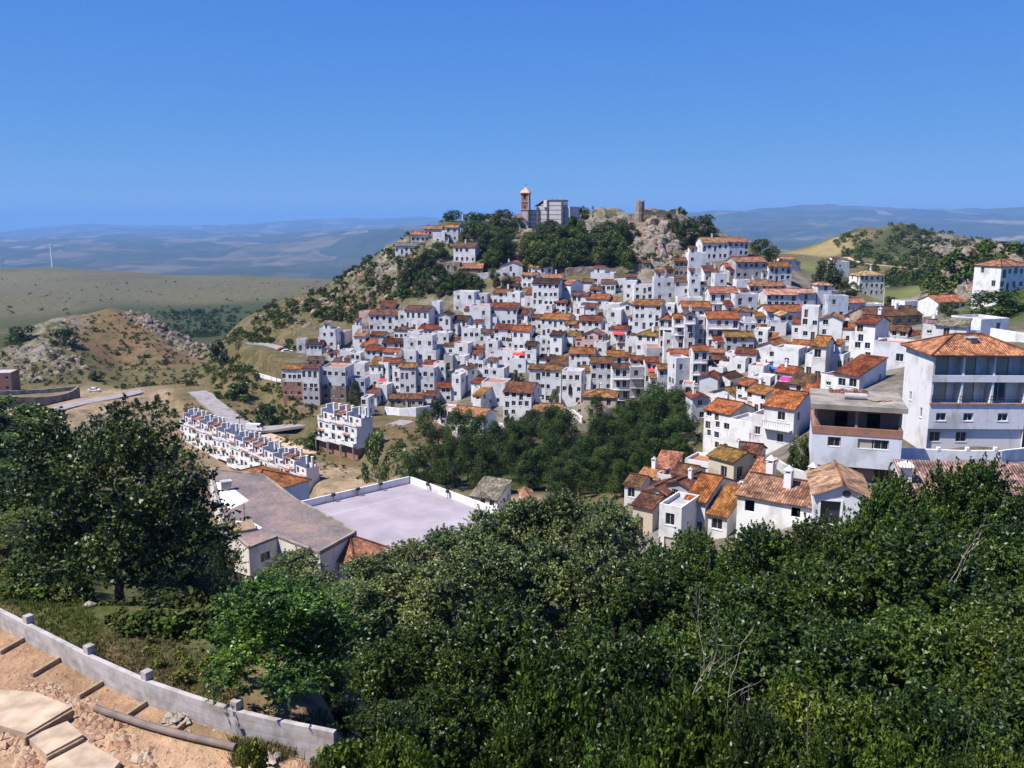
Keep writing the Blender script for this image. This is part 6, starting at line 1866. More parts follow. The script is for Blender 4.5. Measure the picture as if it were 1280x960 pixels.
def build_trees():
    crowns()
    # the thicket filling the bottom of the view
    near = []
    for row in NEAR_TREES.strip().split('\n'):
        for q in row.split(';'):
            a, b, c_, d, e = q.split(); near.append((float(a), float(b), float(c_), float(d), e))
    R0 = random.Random(19)
    more = []
    for a, b, c_, d, e in near:
        if e != 'gr' and c_ < 50: more.append((a + R0.choice((-1, 1)) * R0.uniform(45, 80), b + R0.uniform(10, 50), c_ + R0.uniform(-2.5, 3.5), d * R0.uniform(.6, .85), R0.choice(('md', 'dk', 'lt', 'md'))))
    for px, top, Y, w, c in near + more:
        if True:
            x = pxx(px, Y, top); z = hz(x, Y); zt = ray(px, top).z * Y
            H = zt - z; r = w / 2 * Y / F * 1.08
            kind = 'near' if c != 'gr' else 'neartall'
            tall = H > r * 3.4
            zb = z; tr = .3
            if tall: tr = 1 - r * 3.5 / H
            if c == 'gr': tr, r = .22, r * .8
            r = min(r, H * (1 - max(.1, tr)) / 1.5)
            tree('broadleaf_tree', x, Y, z, H, r, kind, GREEN[c], 'silvery green poplar in the thicket, farther back above the near leaves' if c == 'gr' else 'dense glossy broadleaf tree of the thicket filling the bottom of the view', 'tree', 'poplars of the thicket' if c == 'gr' else 'broadleaf trees of the thicket', max(.1, tr))
    # the two single trees on the left
    Y = 37.0; x = pxx(165, Y, 700); z = hz(pxx(115, Y, 785), Y)
    tree('oak_tree', x - .6, Y, z, pz(543, Y) - z, 4.5, 'oak', (.038, .058, .016), 'big dark round oak with a forked trunk behind the block wall, left', 'tree', None, .14)
    Y = 24.0; x = pxx(365, Y, 940); z = hz(x, Y)
    tree('small_tree', x, Y, z - .1, pz(735, Y) - z, 2.35, 'near', (.075, .145, .022), 'bright green small tree growing beside the block wall end', 'tree', None, .24)
    for px, top, Y, w, c, lab in ((262, 660, 56, 95, 'lt', 'yellow-green pine tip right of the big dark oak, below the gravel roof'), (232, 700, 48, 130, 'dk', 'dark ivy-hung tree standing under the right side of the big oak'), (300, 790, 40, 90, 'dk', 'shadowy small tree between the oak and the bright green tree'), (250, 760, 36, 110, 'dk', 'dark leafy shrub under the oak at the foot of the bank')):
        x = pxx(px, Y, top); z = hz(x, Y)
        tree('leafy_tree', x, Y, z, max(2.5, pz(top, Y) - z), w / 2 * Y / F, 'oak', GREEN[c], lab, 'tree', None, .12)
    g = 'bushy trees of the left slope'
    for px, top, Y, w, c in ((10, 500, 118, 110, 'lt'), (55, 522, 112, 90, 'lt'), (20, 545, 95, 130, 'lt'), (70, 575, 88, 100, 'lt'), (0, 590, 78, 140, 'dk'), (45, 610, 72, 110, 'lt'), (5, 650, 62, 140, 'lt'), (45, 665, 58, 90, 'lt'), (0, 705, 48, 130, 'ol'), (55, 715, 46, 100, 'md'), (-20, 520, 110, 100, 'md'), (235, 620, 100, 60, 'md'), (-30, 610, 75, 120, 'md'), (90, 650, 60, 90, 'ol'), (30, 690, 52, 110, 'md'), (35, 575, 84, 120, 'md')):
        x = pxx(px, Y, top); z = hz(x, Y)
        H = max(2.0, pz(top, Y) - z)
        tree('bushy_tree', x, Y, z, H, w / 2 * Y / F, 'oak' if Y < 70 else 'round', GREEN[c], 'bushy green tree of the shady slope along the left border', 'tree', g, .12)
    # pine wood under the village
    spots = [tuple(map(float, q.split())) for q in WOOD.strip().split(';')]
    spots += [(a + random.uniform(-16, 16), b + random.uniform(-6, 8), c + random.uniform(0, 14)) for a, b, c in spots[3:]]
    for px, py, top in spots:
        tree_px('pine_tree', px, py, top, random.uniform(38, 56), 'pine', random.choice(('pn', 'pn', 'dk', 'md')), 'dark green pine of the dense wood below the village', 'tree', 'pines of the wood below the village', .12, None, 100)
    def T(px, py, top, w, kind, col, label, name='tree', cat='tree', group=None, trunk=.15, Y=None, y0=100):
        tree_px(name, px, py, top, w, kind, col, label, cat, group, trunk, Y, y0)
    T(445, 514, 478, 20, 'round', 'ol', 'bushy tree standing before the bluish front, bottom left of the village')
    T(693, 513, 488, 16, 'round', 'gr', 'silvery tree against the rubble base of the ivy-hung front')
    T(745, 528, 492, 30, 'pine', 'pn', 'pine rising in front of the beige tile-roofed house', 'pine_tree')
    T(637, 545, 518, 18, 'round', 'ol', 'small olive tree before the tall corner block with four columns', 'olive_tree')
    T(585, 560, 515, 22, 'round', 'gr', 'grey-green olive tree below the long terracotta roof', 'olive_tree')
    T(530, 545, 513, 24, 'round', 'gr', 'grey-green olive tree on the bank below the retaining wall', 'olive_tree')
    T(1000, 598, 545, 38, 'round', 'md', 'leafy tree between the balcony house and the unfinished brick house')
    T(957, 612, 590, 26, 'bush', 'ol', 'round shrub on the rocky bank above the three-chimney house', 'shrub', 'shrub', None, .03)
    T(612, 428 + 24, 447, 10, 'bush', 'md', 'shrub in the walled garden, centre left of the village', 'shrub', 'shrub', None, .03)
    T(646, 478, 464, 18, 'bush', 'ol', 'shrubs of the open plot left of the tall joined pair', 'shrub', 'shrub', None, .03)
    T(711, 440, 428, 9, 'bush', 'md', 'green patch of shrub in the gap beside the lichen-yellow roof', 'shrub', 'shrub', None, .03)
    T(1020, 476, 462, 22, 'bush', 'md', 'hedge-like shrub right of the tall dark door', 'shrub', 'shrub', None, .03)
    T(1240, 405, 366, 100, 'round', 'md', 'broad green tree behind the great hipped roof, right border', 'broad_tree', 'tree', None, .1)
    T(1185, 398, 378, 28, 'round', 'ol', 'small tree left of the broad green tree behind the terracotta barn')
    T(1032, 368, 326, 46, 'round', 'dk', 'dark tree mass behind the square tan tower house')
    T(1060, 372, 350, 30, 'round', 'ol', 'dry greyish tree beside the lone tan-hipped house')
    T(1112, 394, 372, 22, 'round', 'dk', 'dark tree below the lone tan-hipped house')
    T(950, 322, 300, 30, 'round', 'md', 'bright tree right of the highest house of the top right cluster')
    T(965, 328, 308, 22, 'round', 'ol', 'duller tree right of the bright one at the top right cluster')
    T(1228, 352, 322, 26, 'round', 'dk', 'dark tree in the cleft of the grey rocks, right')
    # hilltop
    hill = 'trees of the castle hill'
    n = 0
    for px, py, top, w, k, c, lab in ((596, 296, 268, 40, 'round', 'md', 'spreading tree on the hilltop left of the church, farthest left'), (628, 296, 264, 34, 'round', 'ol', 'taller loose tree next to the church bell tower'), (566, 276, 263, 26, 'round', 'dk', 'dark low tree on the skyline left of the church'), (612, 312, 288, 30, 'round', 'md', 'tree under the hilltop ones, above the big white house with the shaded end'), (630, 332, 292, 40, 'pine', 'dk', 'tall dark tree right of the big white house under the church'), (585, 310, 285, 24, 'round', 'ol', 'thin olive-toned tree on the shoulder, beside the grey front'),
                                   (676, 308, 281, 28, 'round', 'dk', 'dark ivy clump hanging on the rock under the church'), (730, 276, 258, 16, 'round', 'md', 'round tree right of the church on the skyline'), (741, 273, 256, 6, 'cypress', 'dk', 'slim cypress on the skyline between church and castle, left one'), (758, 274, 262, 5, 'cypress', 'dk', 'slim cypress on the skyline between church and castle, right one'), (770, 276, 267, 5, 'cypress', 'dk', 'short cypress near the castle ruins on the skyline'),
                                   (850, 275, 259, 18, 'round', 'md', 'tree rising just behind the right end of the castle wall'), (880, 300, 271, 36, 'round', 'dk', 'great dark tree at the right end of the hilltop'), (860, 310, 276, 34, 'round', 'dk', 'dark tree under the castle, left of the great one'), (842, 296, 275, 24, 'round', 'dk', 'dark tree at the foot of the castle buttress'), (534, 345, 312, 30, 'round', 'dk', 'dark tree below the long low house on the left shoulder'), (548, 322, 304, 30, 'round', 'md', 'green tree right of the long low house on the left shoulder'), (520, 356, 326, 34, 'round', 'dk', 'dark tree on the slope under the left shoulder'), (505, 366, 338, 26, 'round', 'ol', 'olive-toned tree lower on the left shoulder slope')):
        name = 'cypress_tree' if k == 'cypress' else 'hill_tree'
        tree_px(name, px, py, top, w, k, c, lab, 'tree', hill, .1, None, 250)
    R = random.Random(77)
    for k in range(58):   # hanging wood under the castle
        px = R.uniform(655, 830); py = R.uniform(298, 341)
        if px > 780 and py < 332: px -= 110; 
        tree_px('hill_tree', px, py, py - R.uniform(18, 32), R.uniform(22, 36), 'round', R.choice(('md', 'md', 'ol', 'lt', 'dk')), 'leafy tree of the hanging wood between castle cliff and village', 'tree', 'trees of the hanging wood', .1, None, 250)
    for k in range(24):
        px = R.uniform(540, 640); py = R.uniform(345, 374)
        tree_px('hill_tree', px, py, py - R.uniform(10, 18), R.uniform(12, 22), 'round', R.choice(('md', 'ol', 'dk')), 'small tree of the steep garden slope above the village, left of centre', 'tree', 'trees of the garden slope', .1, None, 250)
    for k in range(22):
        px = R.uniform(600, 648); py = R.uniform(282, 338)
        tree_px('hill_tree', px, py, py - R.uniform(14, 24), R.uniform(18, 32), 'round', R.choice(('md', 'md', 'ol', 'dk')), 'leafy tree of the grove left of and below the church', 'tree', 'trees of the church grove', .1, None, 330)
    for k in range(14):
        px = R.uniform(500, 560); py = R.uniform(342, 371)
        tree_px('hill_tree', px, py, py - R.uniform(12, 22), R.uniform(14, 28), 'round', R.choice(('dk', 'md', 'ol')), 'dark tree of the thick slope under the left shoulder of the hill', 'tree', 'trees under the left shoulder', .1, None, 280)
    for o in list(COL.objects):      # creeper on one front
        if o.parent is None and 'ivy-hung' in str(o.get('label', '')) and o.get('category') == 'house':
            v = place('ivy', CROWN['bush'][0][0], o, (-.4, .05, 3.2), 0, GREEN['dk']); v.scale = (.8, .45, 2.4)
    # lone shrubs on the left
    for px, py, top, w, c, lab in ((296, 497, 478, 44, 'md', 'long bright shrub clump above the road, left of the village'), (334, 532, 506, 34, 'md', 'round shrub above the parked white van'), (276, 458, 430, 30, 'dk', 'dark tree at the outer left foot of the castle hill'), (238, 486, 474, 14, 'md', 'round shrub beside the road junction'), (362, 436, 424, 18, 'md', 'shrub by the red car on the lane'), (395, 432, 424, 10, 'dk', 'small shrub at the village edge beside the low row'), (394, 560, 540, 46, 'md', 'bramble clump on the rust-coloured bank left of the short block'), (470, 600, 545, 40, 'gr', 'creeping grey-green shrub slope right of the short block'), (197, 503, 494, 14, 'md', 'small shrub on the bank below the road, left of the row'), (209, 516, 508, 10, 'dk', 'dark shrub next to the far end of the long row'), (145, 520, 503, 26, 'dk', 'dark shrub on the rocky bank under the road'), (170, 510, 499, 16, 'dk', 'second dark shrub on the rocky bank under the road'), (30, 428, 408, 44, 'dk', 'dark copse on the left hillock'), (82, 432, 412, 36, 'dk', 'dark bush clump on the shoulder of the reddish hillock'), (120, 476, 464, 24, 'dk', 'dark shrub at the foot of the reddish hillock'), (185, 488, 476, 28, 'ol', 'shrub beside the road, below the reddish hillock'), (398, 617, 604, 5, 'dk', 'tiny cypress beside the grey gable of the long row')):
        tree_px('shrub', px, py, top, w, 'bush' if top != 604 else 'cypress', c, lab, 'shrub', None, .02, None, 150)
    for px, top, Y, w, c, lab in ((300, 850, 29, 60, 'ol', 'dry brownish shrub behind the block wall near the bright green tree'), (420, 930, 20, 110, 'lt', 'weedy shrub at the foot of the bright green tree'), (315, 935, 19, 60, 'lt', 'weedy plant in front of the block wall end'), (30, 735, 36, 80, 'md', 'low green shrub on the grassy bank by the left border'), (75, 745, 36, 60, 'ol', 'pale low shrub on the grassy bank near the oak trunk'), (210, 800, 31, 80, 'dk', 'shaded shrub under the oak on the dry bank')):
        x = pxx(px, Y, top); z = hz(x, Y)
        tree('shrub', x, Y, z, max(.7, pz(top, Y) - z), w / 2 * Y / F, 'bush', GREEN[c], lab, 'shrub', None, .02)

SCRUB = [  # polygon of view pixels seeding the point on the land, how many, size range in metres, colours, nearest distance
    ([(270, 440), (330, 385), (440, 325), (500, 310), (560, 345), (600, 360), (560, 372), (470, 382), (440, 405), (380, 405), (330, 430)], 1100, (.7, 2.6), 'dk ol md dk', 200),
    ([(640, 285), (720, 285), (880, 275), (900, 305), (850, 340), (700, 335), (600, 345), (600, 300)], 420, (.8, 2.2), 'dk ol md', 250),
    ([(560, 265), (600, 275), (640, 290), (600, 330), (520, 320), (500, 300)], 90, (.8, 2.0), 'dk ol', 250),
    ([(0, 430), (80, 405), (140, 388), (190, 405), (260, 450), (250, 485), (180, 490), (100, 480), (0, 485)], 800, (.4, 1.6), 'dk ol ol', 250),
    ([(245, 445), (322, 396), (345, 418), (305, 424), (300, 450), (330, 475), (270, 485)], 420, (.5, 1.8), 'dk ol ol md', 200),
    ([(215, 495), (240, 500), (300, 540), (420, 560), (440, 610), (400, 600), (250, 540)], 200, (.3, 1.1), 'ol dk', 180),
    ([(100, 560), (230, 560), (280, 600), (200, 600)], 160, (.4, 1.3), 'ol dk', 150),
    ([(125, 770), (200, 745), (310, 740), (320, 850), (240, 865), (180, 838)], 240, (.25, .8), 'dk ol md dk', 28),
    ([(260, 490), (350, 480), (400, 510), (380, 530), (310, 535), (280, 515)], 300, (.5, 1.6), 'dk ol md', 180),
    ([(330, 560), (400, 540), (420, 570), (395, 560)], 60, (.4, 1.2), 'ol md', 150),
    ([(450, 540), (560, 530), (580, 620), (500, 600), (450, 600)], 170, (.5, 1.8), 'dk ol md gr', 120),
    ([(120, 515), (215, 500), (235, 560), (200, 600), (110, 570)], 420, (.4, 1.5), 'dk ol', 150),
    ([(850, 560), (905, 570), (880, 590), (800, 620), (700, 640), (790, 590)], 130, (.4, 1.4), 'md ol lt', 110),
    ([(920, 590), (1000, 600), (960, 625), (920, 620)], 70, (.3, .9), 'ol md', 80),
    ([(1040, 300), (1125, 280), (1280, 308), (1280, 330), (1180, 375), (1110, 345), (1060, 335)], 800, (1.2, 5.0), 'dk ol md', 300),
    ([(1180, 330), (1280, 320), (1280, 370), (1190, 375)], 160, (.6, 2.0), 'dk ol', 220),
    ([(1100, 345), (1190, 345), (1190, 358), (1100, 358)], 140, (1.2, 3.0), 'dk md', 350),
    ([(150, 395), (300, 385), (330, 400), (280, 420), (230, 425)], 240, (2.0, 6.0), 'dk md', 600),
    ([(0, 345), (400, 350), (330, 390), (0, 395)], 170, (1.0, 3.6), 'ol ol md', 600),
    ([(0, 690), (120, 690), (110, 790), (0, 760)], 120, (.3, .8), 'lt md ol', 34),
    ([(170, 800), (300, 800), (300, 880), (190, 845)], 90, (.12, .4), 'yl ol yl', 24),
]
def in_poly(x, y, p):
    c = False; j = len(p) - 1
    for i in range(len(p)):
        if (p[i][1] > y) != (p[j][1] > y) and x < (p[j][0] - p[i][0]) * (y - p[i][1]) / (p[j][1] - p[i][1]) + p[i][0]: c = not c
        j = i
    return c

def build_scrub():
    g = np.random.default_rng(5); R = random.Random(8)
    base = [crown_cloud(500 + k, 150, 'bush', 8, .30, .65)[:2] for k in range(6)]
    allq, allt, allc = [], [], []
    for poly, n, (s0, s1), cols, y0 in SCRUB:
        xs = [p[0] for p in poly]; ys = [p[1] for p in poly]
        cols = cols.split(); P = []
        k = 0
        while k < n:
            a, b = R.uniform(min(xs), max(xs)), R.uniform(min(ys), max(ys))
            if not in_poly(a, b, poly): continue
            k += 1
            # clumping
            if vnoise(np.array([a / 14.0]), np.array([b / 9.0]), 91)[0] < .38 and R.random() < .75: continue
            p = hit(a, b, y0, 3000, 200); P.append(p)
        if not P: continue
        z = height(np.array([p.x for p in P]), np.array([p.y for p in P]))
        for p, zz in zip(P, z):
            s = R.uniform(s0, s1) * R.uniform(.6, 1.2); q, t = base[R.randrange(6)]
            a = R.uniform(0, 6.28); ca, sa = math.cos(a), math.sin(a)
            M = np.array([[ca, -sa, 0], [sa, ca, 0], [0, 0, R.uniform(.7, 1.1)]]) * s
            allq.append(q @ M.T + np.array([p.x, p.y, zz - .15 * s])); allt.append(t)
            c = np.array([*GREEN[R.choice(cols)], 1.0]); c[:3] *= R.uniform(.8, 1.3)
            allc.append(np.repeat(c[None], len(q) * 4, 0))
    me = quads_mesh('scrub', np.concatenate(allq), np.concatenate(allt), [])
    a = me.attributes.new('shade', 'FLOAT_COLOR', 'POINT'); a.data.foreach_set('color', np.concatenate(allc).ravel().astype(np.float32))
    m, nt, b = new_mat('scrub_leaf')
    at_ = nd(nt, 'ShaderNodeAttribute', attribute_name='shade').outputs['Color']
    tn = nd(nt, 'ShaderNodeAttribute', attribute_name='tone').outputs['Fac']
    nt.links.new(mixc(nt, 1.0, at_, ramp(nt, tn, [(0, (.6, .6, .6)), (1, (1.5, 1.45, 1.3))]), 'MULTIPLY'), b.inputs['Base Color'])
    b.inputs['Roughness'].default_value = .8; b.inputs['Specular IOR Level'].default_value = .1
    me.materials.append(m)
    tag(place('scrub', me), None, None, None, 'stuff')

def build_dead_branches():
    R = random.Random(44)
    for k, (px, py, Y, lab) in enumerate(((890, 800, 29, 'pale bare dead branches standing out of the middle of the thicket'), (855, 845, 25, 'short dead branches lower left in the thicket, below the tall bare ones'), (1195, 700, 40, 'thin bare stems rising in the thicket at the far right'), (925, 860, 23, 'forked dead branch in the thicket, right of the short ones'), (742, 675, 60, 'pale bare poplar stem among the silvery poplars'))):
        p = at(px, py, Y); q = MB(); s = Y / F * 55
        def br(a, d, L, r, n):
            pts = [a]; 
            for i in range(3):
                d = (d + Vector((R.uniform(-.25, .25), R.uniform(-.25, .25), R.uniform(-.05, .15)))).normalized(); pts.append(pts[-1] + d * L / 3)
            q.tube(pts, [r, r * .8, r * .6, r * .3], 5)
            if n:
                for i in range(R.choice((2, 3))):
                    br(pts[R.choice((1, 2, 3))], (d + Vector((R.uniform(-.9, .9), R.uniform(-.6, .3), R.uniform(-.2, .5)))).normalized(), L * R.uniform(.45, .7), r * .55, n - 1)
        for j in range(2 if k != 4 else 1):
            br(Vector((R.uniform(-.3, .3), 0, -1.2)), Vector((R.uniform(-.35, .35), -.25, 1)), s * .8 + .9, .018, 2)
        o = q.build('dead_branch', ['dry_branch'], None, p, 0); tag(o, lab, 'branch')

def build_grass():
    # grass and dry stalks on the bank behind the block wall
    g = np.random.default_rng(9); R = random.Random(4); Q, T, Cc = [], [], []
    for poly, n, cols, h0 in (([(-10, 700), (115, 715), (120, 800), (150, 850), (100, 835), (-10, 775)], 3200, ((.075, .12, .02), (.10, .13, .03), (.12, .13, .04)), .13),
                              ([(120, 790), (180, 810), (300, 860), (300, 905), (185, 868), (118, 838)], 2200, ((.20, .16, .075), (.15, .13, .05), (.09, .10, .03)), .10),
                              ([(290, 930), (420, 935), (420, 960), (290, 960)], 500, ((.12, .13, .04), (.18, .15, .07)), .22)):
        xs = [p[0] for p in poly]; ys = [p[1] for p in poly]; P = []
        while len(P) < n:
            a, b = R.uniform(min(xs), max(xs)), R.uniform(min(ys), max(ys))
            if in_poly(a, b, poly): P.append(hit(a, b, 14, 60, 60))
        z = height(np.array([p.x for p in P]), np.array([p.y for p in P]))
        for p, zz in zip(P, z):
            k = 9; hh = h0 * R.uniform(.5, 1.4)
            b0 = np.array([p.x, p.y, zz - .02]) + np.concatenate([g.normal(0, .06, (k, 2)), np.zeros((k, 1))], 1)
            lean = np.concatenate([g.normal(0, .35, (k, 2)), np.ones((k, 1))], 1) * (hh * g.uniform(.5, 1.1, k))[:, None]
            s = g.normal(size=(k, 3)); s[:, 2] = 0; s = s / np.linalg.norm(s, axis=1, keepdims=True) * .012
            Q.append(np.stack([b0 - s, b0 + s, b0 + lean + s * .3, b0 + lean - s * .3], 1)); T.append(g.uniform(.2, .8, k))
            c = np.array([*R.choice(cols), 1.0]); c[:3] *= R.uniform(.7, 1.25); Cc.append(np.repeat(c[None], k * 4, 0))
    me = quads_mesh('grass', np.concatenate(Q), np.concatenate(T), [])
    a = me.attributes.new('shade', 'FLOAT_COLOR', 'POINT'); a.data.foreach_set('color', np.concatenate(Cc).ravel().astype(np.float32))
    me.materials.append(bpy.data.materials['scrub_leaf'])
    tag(place('grass', me), None, None, None, 'stuff')

def build_rocks():
    """boulders and crags breaking through the slopes: part of the terrain"""
    R = random.Random(21)
    mb_v, mb_f = [], []
    def crag(p, s):
        n0 = len(mb_v); rings, seg = 4, 8
        a0 = R.uniform(0, 6.3); sx, sy, sz = s * R.uniform(.7, 1.4), s * R.uniform(.6, 1.1), s * R.uniform(.7, 1.5)
        mb_v.append((p.x + R.uniform(-.2, .2) * s, p.y, p.z + sz))
        for r in range(1, rings + 1):
            t = r / rings * 1.75
            for k in range(seg):
                f = math.sin(min(t, 1.57)) * R.uniform(.72, 1.2); a = a0 + 2 * math.pi * (k + R.uniform(-.25, .25)) / seg
                mb_v.append((p.x + math.cos(a) * f * sx, p.y + math.sin(a) * f * sy, p.z + math.cos(t) * sz * R.uniform(.8, 1.15) - (.4 * s if r == rings else 0)))
        for k in range(seg): mb_f.append((n0, n0 + 1 + k, n0 + 1 + (k + 1) % seg))
        for r in range(rings - 1):
            for k in range(seg):
                a, b = n0 + 1 + r * seg + k, n0 + 1 + r * seg + (k + 1) % seg
                mb_f.append((a, a + seg, b + seg, b))
    for poly, n, (s0, s1), y0 in (
        ([(640, 290), (720, 288), (880, 280), (890, 310), (845, 338), (690, 336), (645, 330)], 260, (.8, 3.2), 250),
        ([(800, 282), (845, 282), (850, 315), (815, 325), (795, 300)], 90, (1.0, 3.6), 250),
        ([(440, 330), (500, 312), (560, 340), (540, 365), (440, 390), (380, 395)], 200, (.5, 2.2), 250),
        ([(280, 420), (340, 390), (420, 350), (440, 400), (340, 430)], 110, (.4, 1.3), 250),
        ([(1180, 335), (1215, 318), (1250, 318), (1280, 325), (1280, 365), (1250, 378), (1190, 378)], 260, (.8, 3.4), 230),
        ([(1150, 310), (1280, 310), (1280, 325), (1180, 325)], 130, (1.5, 5), 420),
        ([(150, 388), (185, 396), (260, 440), (240, 450), (190, 415), (150, 398)], 170, (.6, 2.0), 330),
        ([(0, 440), (90, 425), (110, 460), (60, 480), (0, 480)], 150, (.5, 1.8), 280),
        ([(100, 520), (140, 515), (145, 550), (110, 555)], 90, (.4, 1.5), 170),
        ([(490, 560), (560, 570), (560, 595), (500, 590)], 50, (.4, 1.2), 150),
        ([(835, 560), (880, 565), (850, 590), (780, 610)], 60, (.4, 1.3), 130),
        ([(930, 598), (965, 605), (950, 625), (925, 618)], 26, (.3, .9), 85),
        ([(540, 520), (480, 530), (470, 540), (545, 535)], 40, (.2, .7), 180)):
        xs = [p[0] for p in poly]; ys = [p[1] for p in poly]; P = []
        while len(P) < n:
            a, b = R.uniform(min(xs), max(xs)), R.uniform(min(ys), max(ys))
            if in_poly(a, b, poly): P.append(hit(a, b, y0, 3000, 200))
        z = height(np.array([p.x for p in P]), np.array([p.y for p in P]))
        for p, zz in zip(P, z):
            s = s0 + (s1 - s0) * R.random() ** 2.2
            crag(Vector((p.x, p.y, zz - .25 * s)), s)
    me = bpy.data.meshes.new('rocks'); me.from_pydata(mb_v, [], mb_f)
    m, nt, b = new_mat('grey_rock')
    p = geo_pos(nt)
    n1 = noise_tex(nt, p, .5, 9, .7); n2 = noise_tex(nt, p, .12, 4)
    c = ramp(nt, n1, [(.3, (.08, .068, .052)), (.5, (.22, .19, .155)), (.7, (.36, .32, .27))])
    c = mixc(nt, 1.0, c, ramp(nt, n2, [(.35, (1.05, .82, .66)), (.6, (1, 1, 1))]), 'MULTIPLY')
    nt.links.new(c, b.inputs['Base Color']); b.inputs['Roughness'].default_value = 1
    bump(nt, b, n1, 1.0, .35)
    me.materials.append(m)
    tag(place('rocks', me), None, None, None, 'structure')
# ------------------------------------------------------------------ the building site at the bottom left
def build_site():
    # block wall with posts
    pix = [(-40, 770), (0, 786), (55, 815), (113, 846), (184, 879), (240, 899), (297, 918), (340, 929), (420, 946)]
    pts = []
    for a, b in pix:
        p = atz(a, b, -13.95); pts.append(p)
    pts = resample(pts, 1.0)
    wall_line('block_wall', 'low whitewashed concrete block wall curving along the bare building site', pts, .74, .16, 'block_wall', color=(1, 1, 1), foot=1.4)
    labs = ['concrete post in the block wall, nearest the left border', 'concrete post in the block wall, beside the dark tree trunk', 'concrete post in the block wall, in front of the grassy bank', 'concrete post in the block wall, just left of the small green tree']
    for k, (a, b) in enumerate(((36, 805), (112, 845), (184, 879), (296, 918))):
        p = atz(a, b, -13.95); q = MB(); q.box(-.125, .125, -.125, .125, -.6, .98)
        tag(q.build('wall_post', ['block_wall'], None, p + Vector((0.02, .09, 0)), -.6), labs[k], 'post', 'posts of the block wall')
    def ground(px, py):
        p = atz(px, py, -13.9); p.z = hz(p.x, p.y); return p
    bl = ['wooden batten pegged on the earth, nearest the left border', 'wooden batten on the earth, second from the left border', 'wooden batten on the earth above the upper end of the long pipe', 'wooden batten on the earth, right of the pipe end', 'short wooden batten beside the rubble heap near the wall']
    for k, ((a, b), (c, d)) in enumerate((((0, 820), (37, 799)), ((40, 848), (83, 822)), ((98, 872), (133, 851)), ((158, 896), (186, 877)), ((220, 914), (233, 903)))):
        p, q_ = ground(a, b), ground(c, d); u = (q_ - p); L = u.length
        q = MB(); q.box(-L / 2, L / 2, -.05, .05, -.05, .14)
        o = q.build('batten', ['plank'], None, (p + q_) / 2, math.atan2(u.y, u.x)); tag(o, bl[k], 'batten', 'battens on the earth')
    # concrete bays
    for lab, pp, th in (('large bare concrete bay at the left border, with a deep shadowed edge', [(-30, 880), (-8, 862), (44, 866), (90, 884), (34, 918), (-10, 905)], .22), ('small concrete bay below the large one, near the pipe', [(34, 922), (84, 901), (104, 918), (58, 943)], .19), ('concrete bay at the bottom border', [(62, 947), (106, 924), (150, 950), (120, 985), (40, 985)], .16)):
        P = [atz(a, b, -13.75) for a, b in pp]; c = sum(P, Vector()) / len(P)
        q = MB(); q.prism([(p.x - c.x, p.y - c.y) for p in reversed(P)], -.5, th - .14)
        o = q.build('concrete_bay', ['slab'], None, (c.x, c.y, -13.8), 0); tag(o, lab, 'slab', 'concrete bays of the site')
        # shuttering board along its lower edge
    for lab, (a, b), (c, d) in (('long shuttering board along the edge of the large concrete bay', (30, 921), (90, 886)), ('shuttering board along the lower edge of the small concrete bay', (58, 945), (104, 921))):
        p, q_ = atz(a, b, -13.65), atz(c, d, -13.65); u = q_ - p; L = u.length
        q = MB(); q.box(-L / 2, L / 2, -.03, .03, -.28, -.03)
        tag(q.build('shuttering_board', ['plank'], None, (p + q_) / 2, math.atan2(u.y, u.x)), lab, 'board')
    # pipe
    pts = [ground(120, 889), ground(150, 899), ground(190, 912), ground(235, 924), ground(276, 933), ground(295, 938)]
    pts = [p + Vector((0, 0, .14)) for p in pts]; c = pts[2].copy()
    q = MB(); q.tube([p - c for p in smooth(pts, 2)], .105, 12, 0, True)
    tag(q.build('pipe', ['pipe'], None, c, 0), 'long dark drain pipe lying slanted across the bare earth', 'pipe')
    # earth ridges and rubble
    R = random.Random(11)
    def rock(q, p, s):
        n0 = len(q.v)
        t = [(0, 0, 1), (1, 0, .1), (.3, .95, .1), (-.8, .6, .1), (-.8, -.6, .1), (.3, -.95, .1), (0, 0, -.7)]
        a = R.uniform(0, 6.3); sx, sy, sz = s * R.uniform(.7, 1.3), s * R.uniform(.6, 1.1), s * R.uniform(.5, .9)
        for x, y, z in t:
            x, y, z = x * sx + R.uniform(-.2, .2) * s, y * sy + R.uniform(-.2, .2) * s, z * sz + R.uniform(-.15, .15) * s
            q.v.append((p[0] + x * math.cos(a) - y * math.sin(a), p[1] + x * math.sin(a) + y * math.cos(a), p[2] + z))
        for k in range(5):
            i, j = 1 + k, 1 + (k + 1) % 5
            for f in ((0, i, j), (6, j, i)):
                q.f.append(tuple(n0 + w for w in f)); q.m.append(0); q.uv.append(None)
    q = MB()
    for k in range(900):
        a, b = R.uniform(-20, 400), R.uniform(785, 960)
        if b < 775 + a * .42 + 20: continue
        p = ground(a, b); rock(q, p, R.choice((.03, .04, .05, .07)))
    for k in range(160):   # loose earth thrown up in ridges
        t = R.random(); a = 95 + 120 * t + R.gauss(0, 8); b = 880 + 105 * t + R.gauss(0, 10); p = ground(a, b); rock(q, p, R.uniform(.06, .17))
    for k in range(110):
        t = R.random(); a = -10 + 70 * t + R.gauss(0, 6); b = 900 + 80 * t + R.gauss(0, 8); p = ground(a, b); rock(q, p, R.uniform(.06, .17))
    for k in range(90):
        t = R.random(); a = 45 + 50 * t + R.gauss(0, 8); b = 855 + 25 * t + R.gauss(0, 5); p = ground(a, b); rock(q, p, R.uniform(.05, .12))
    m, nt, bs = new_mat('loose_earth')
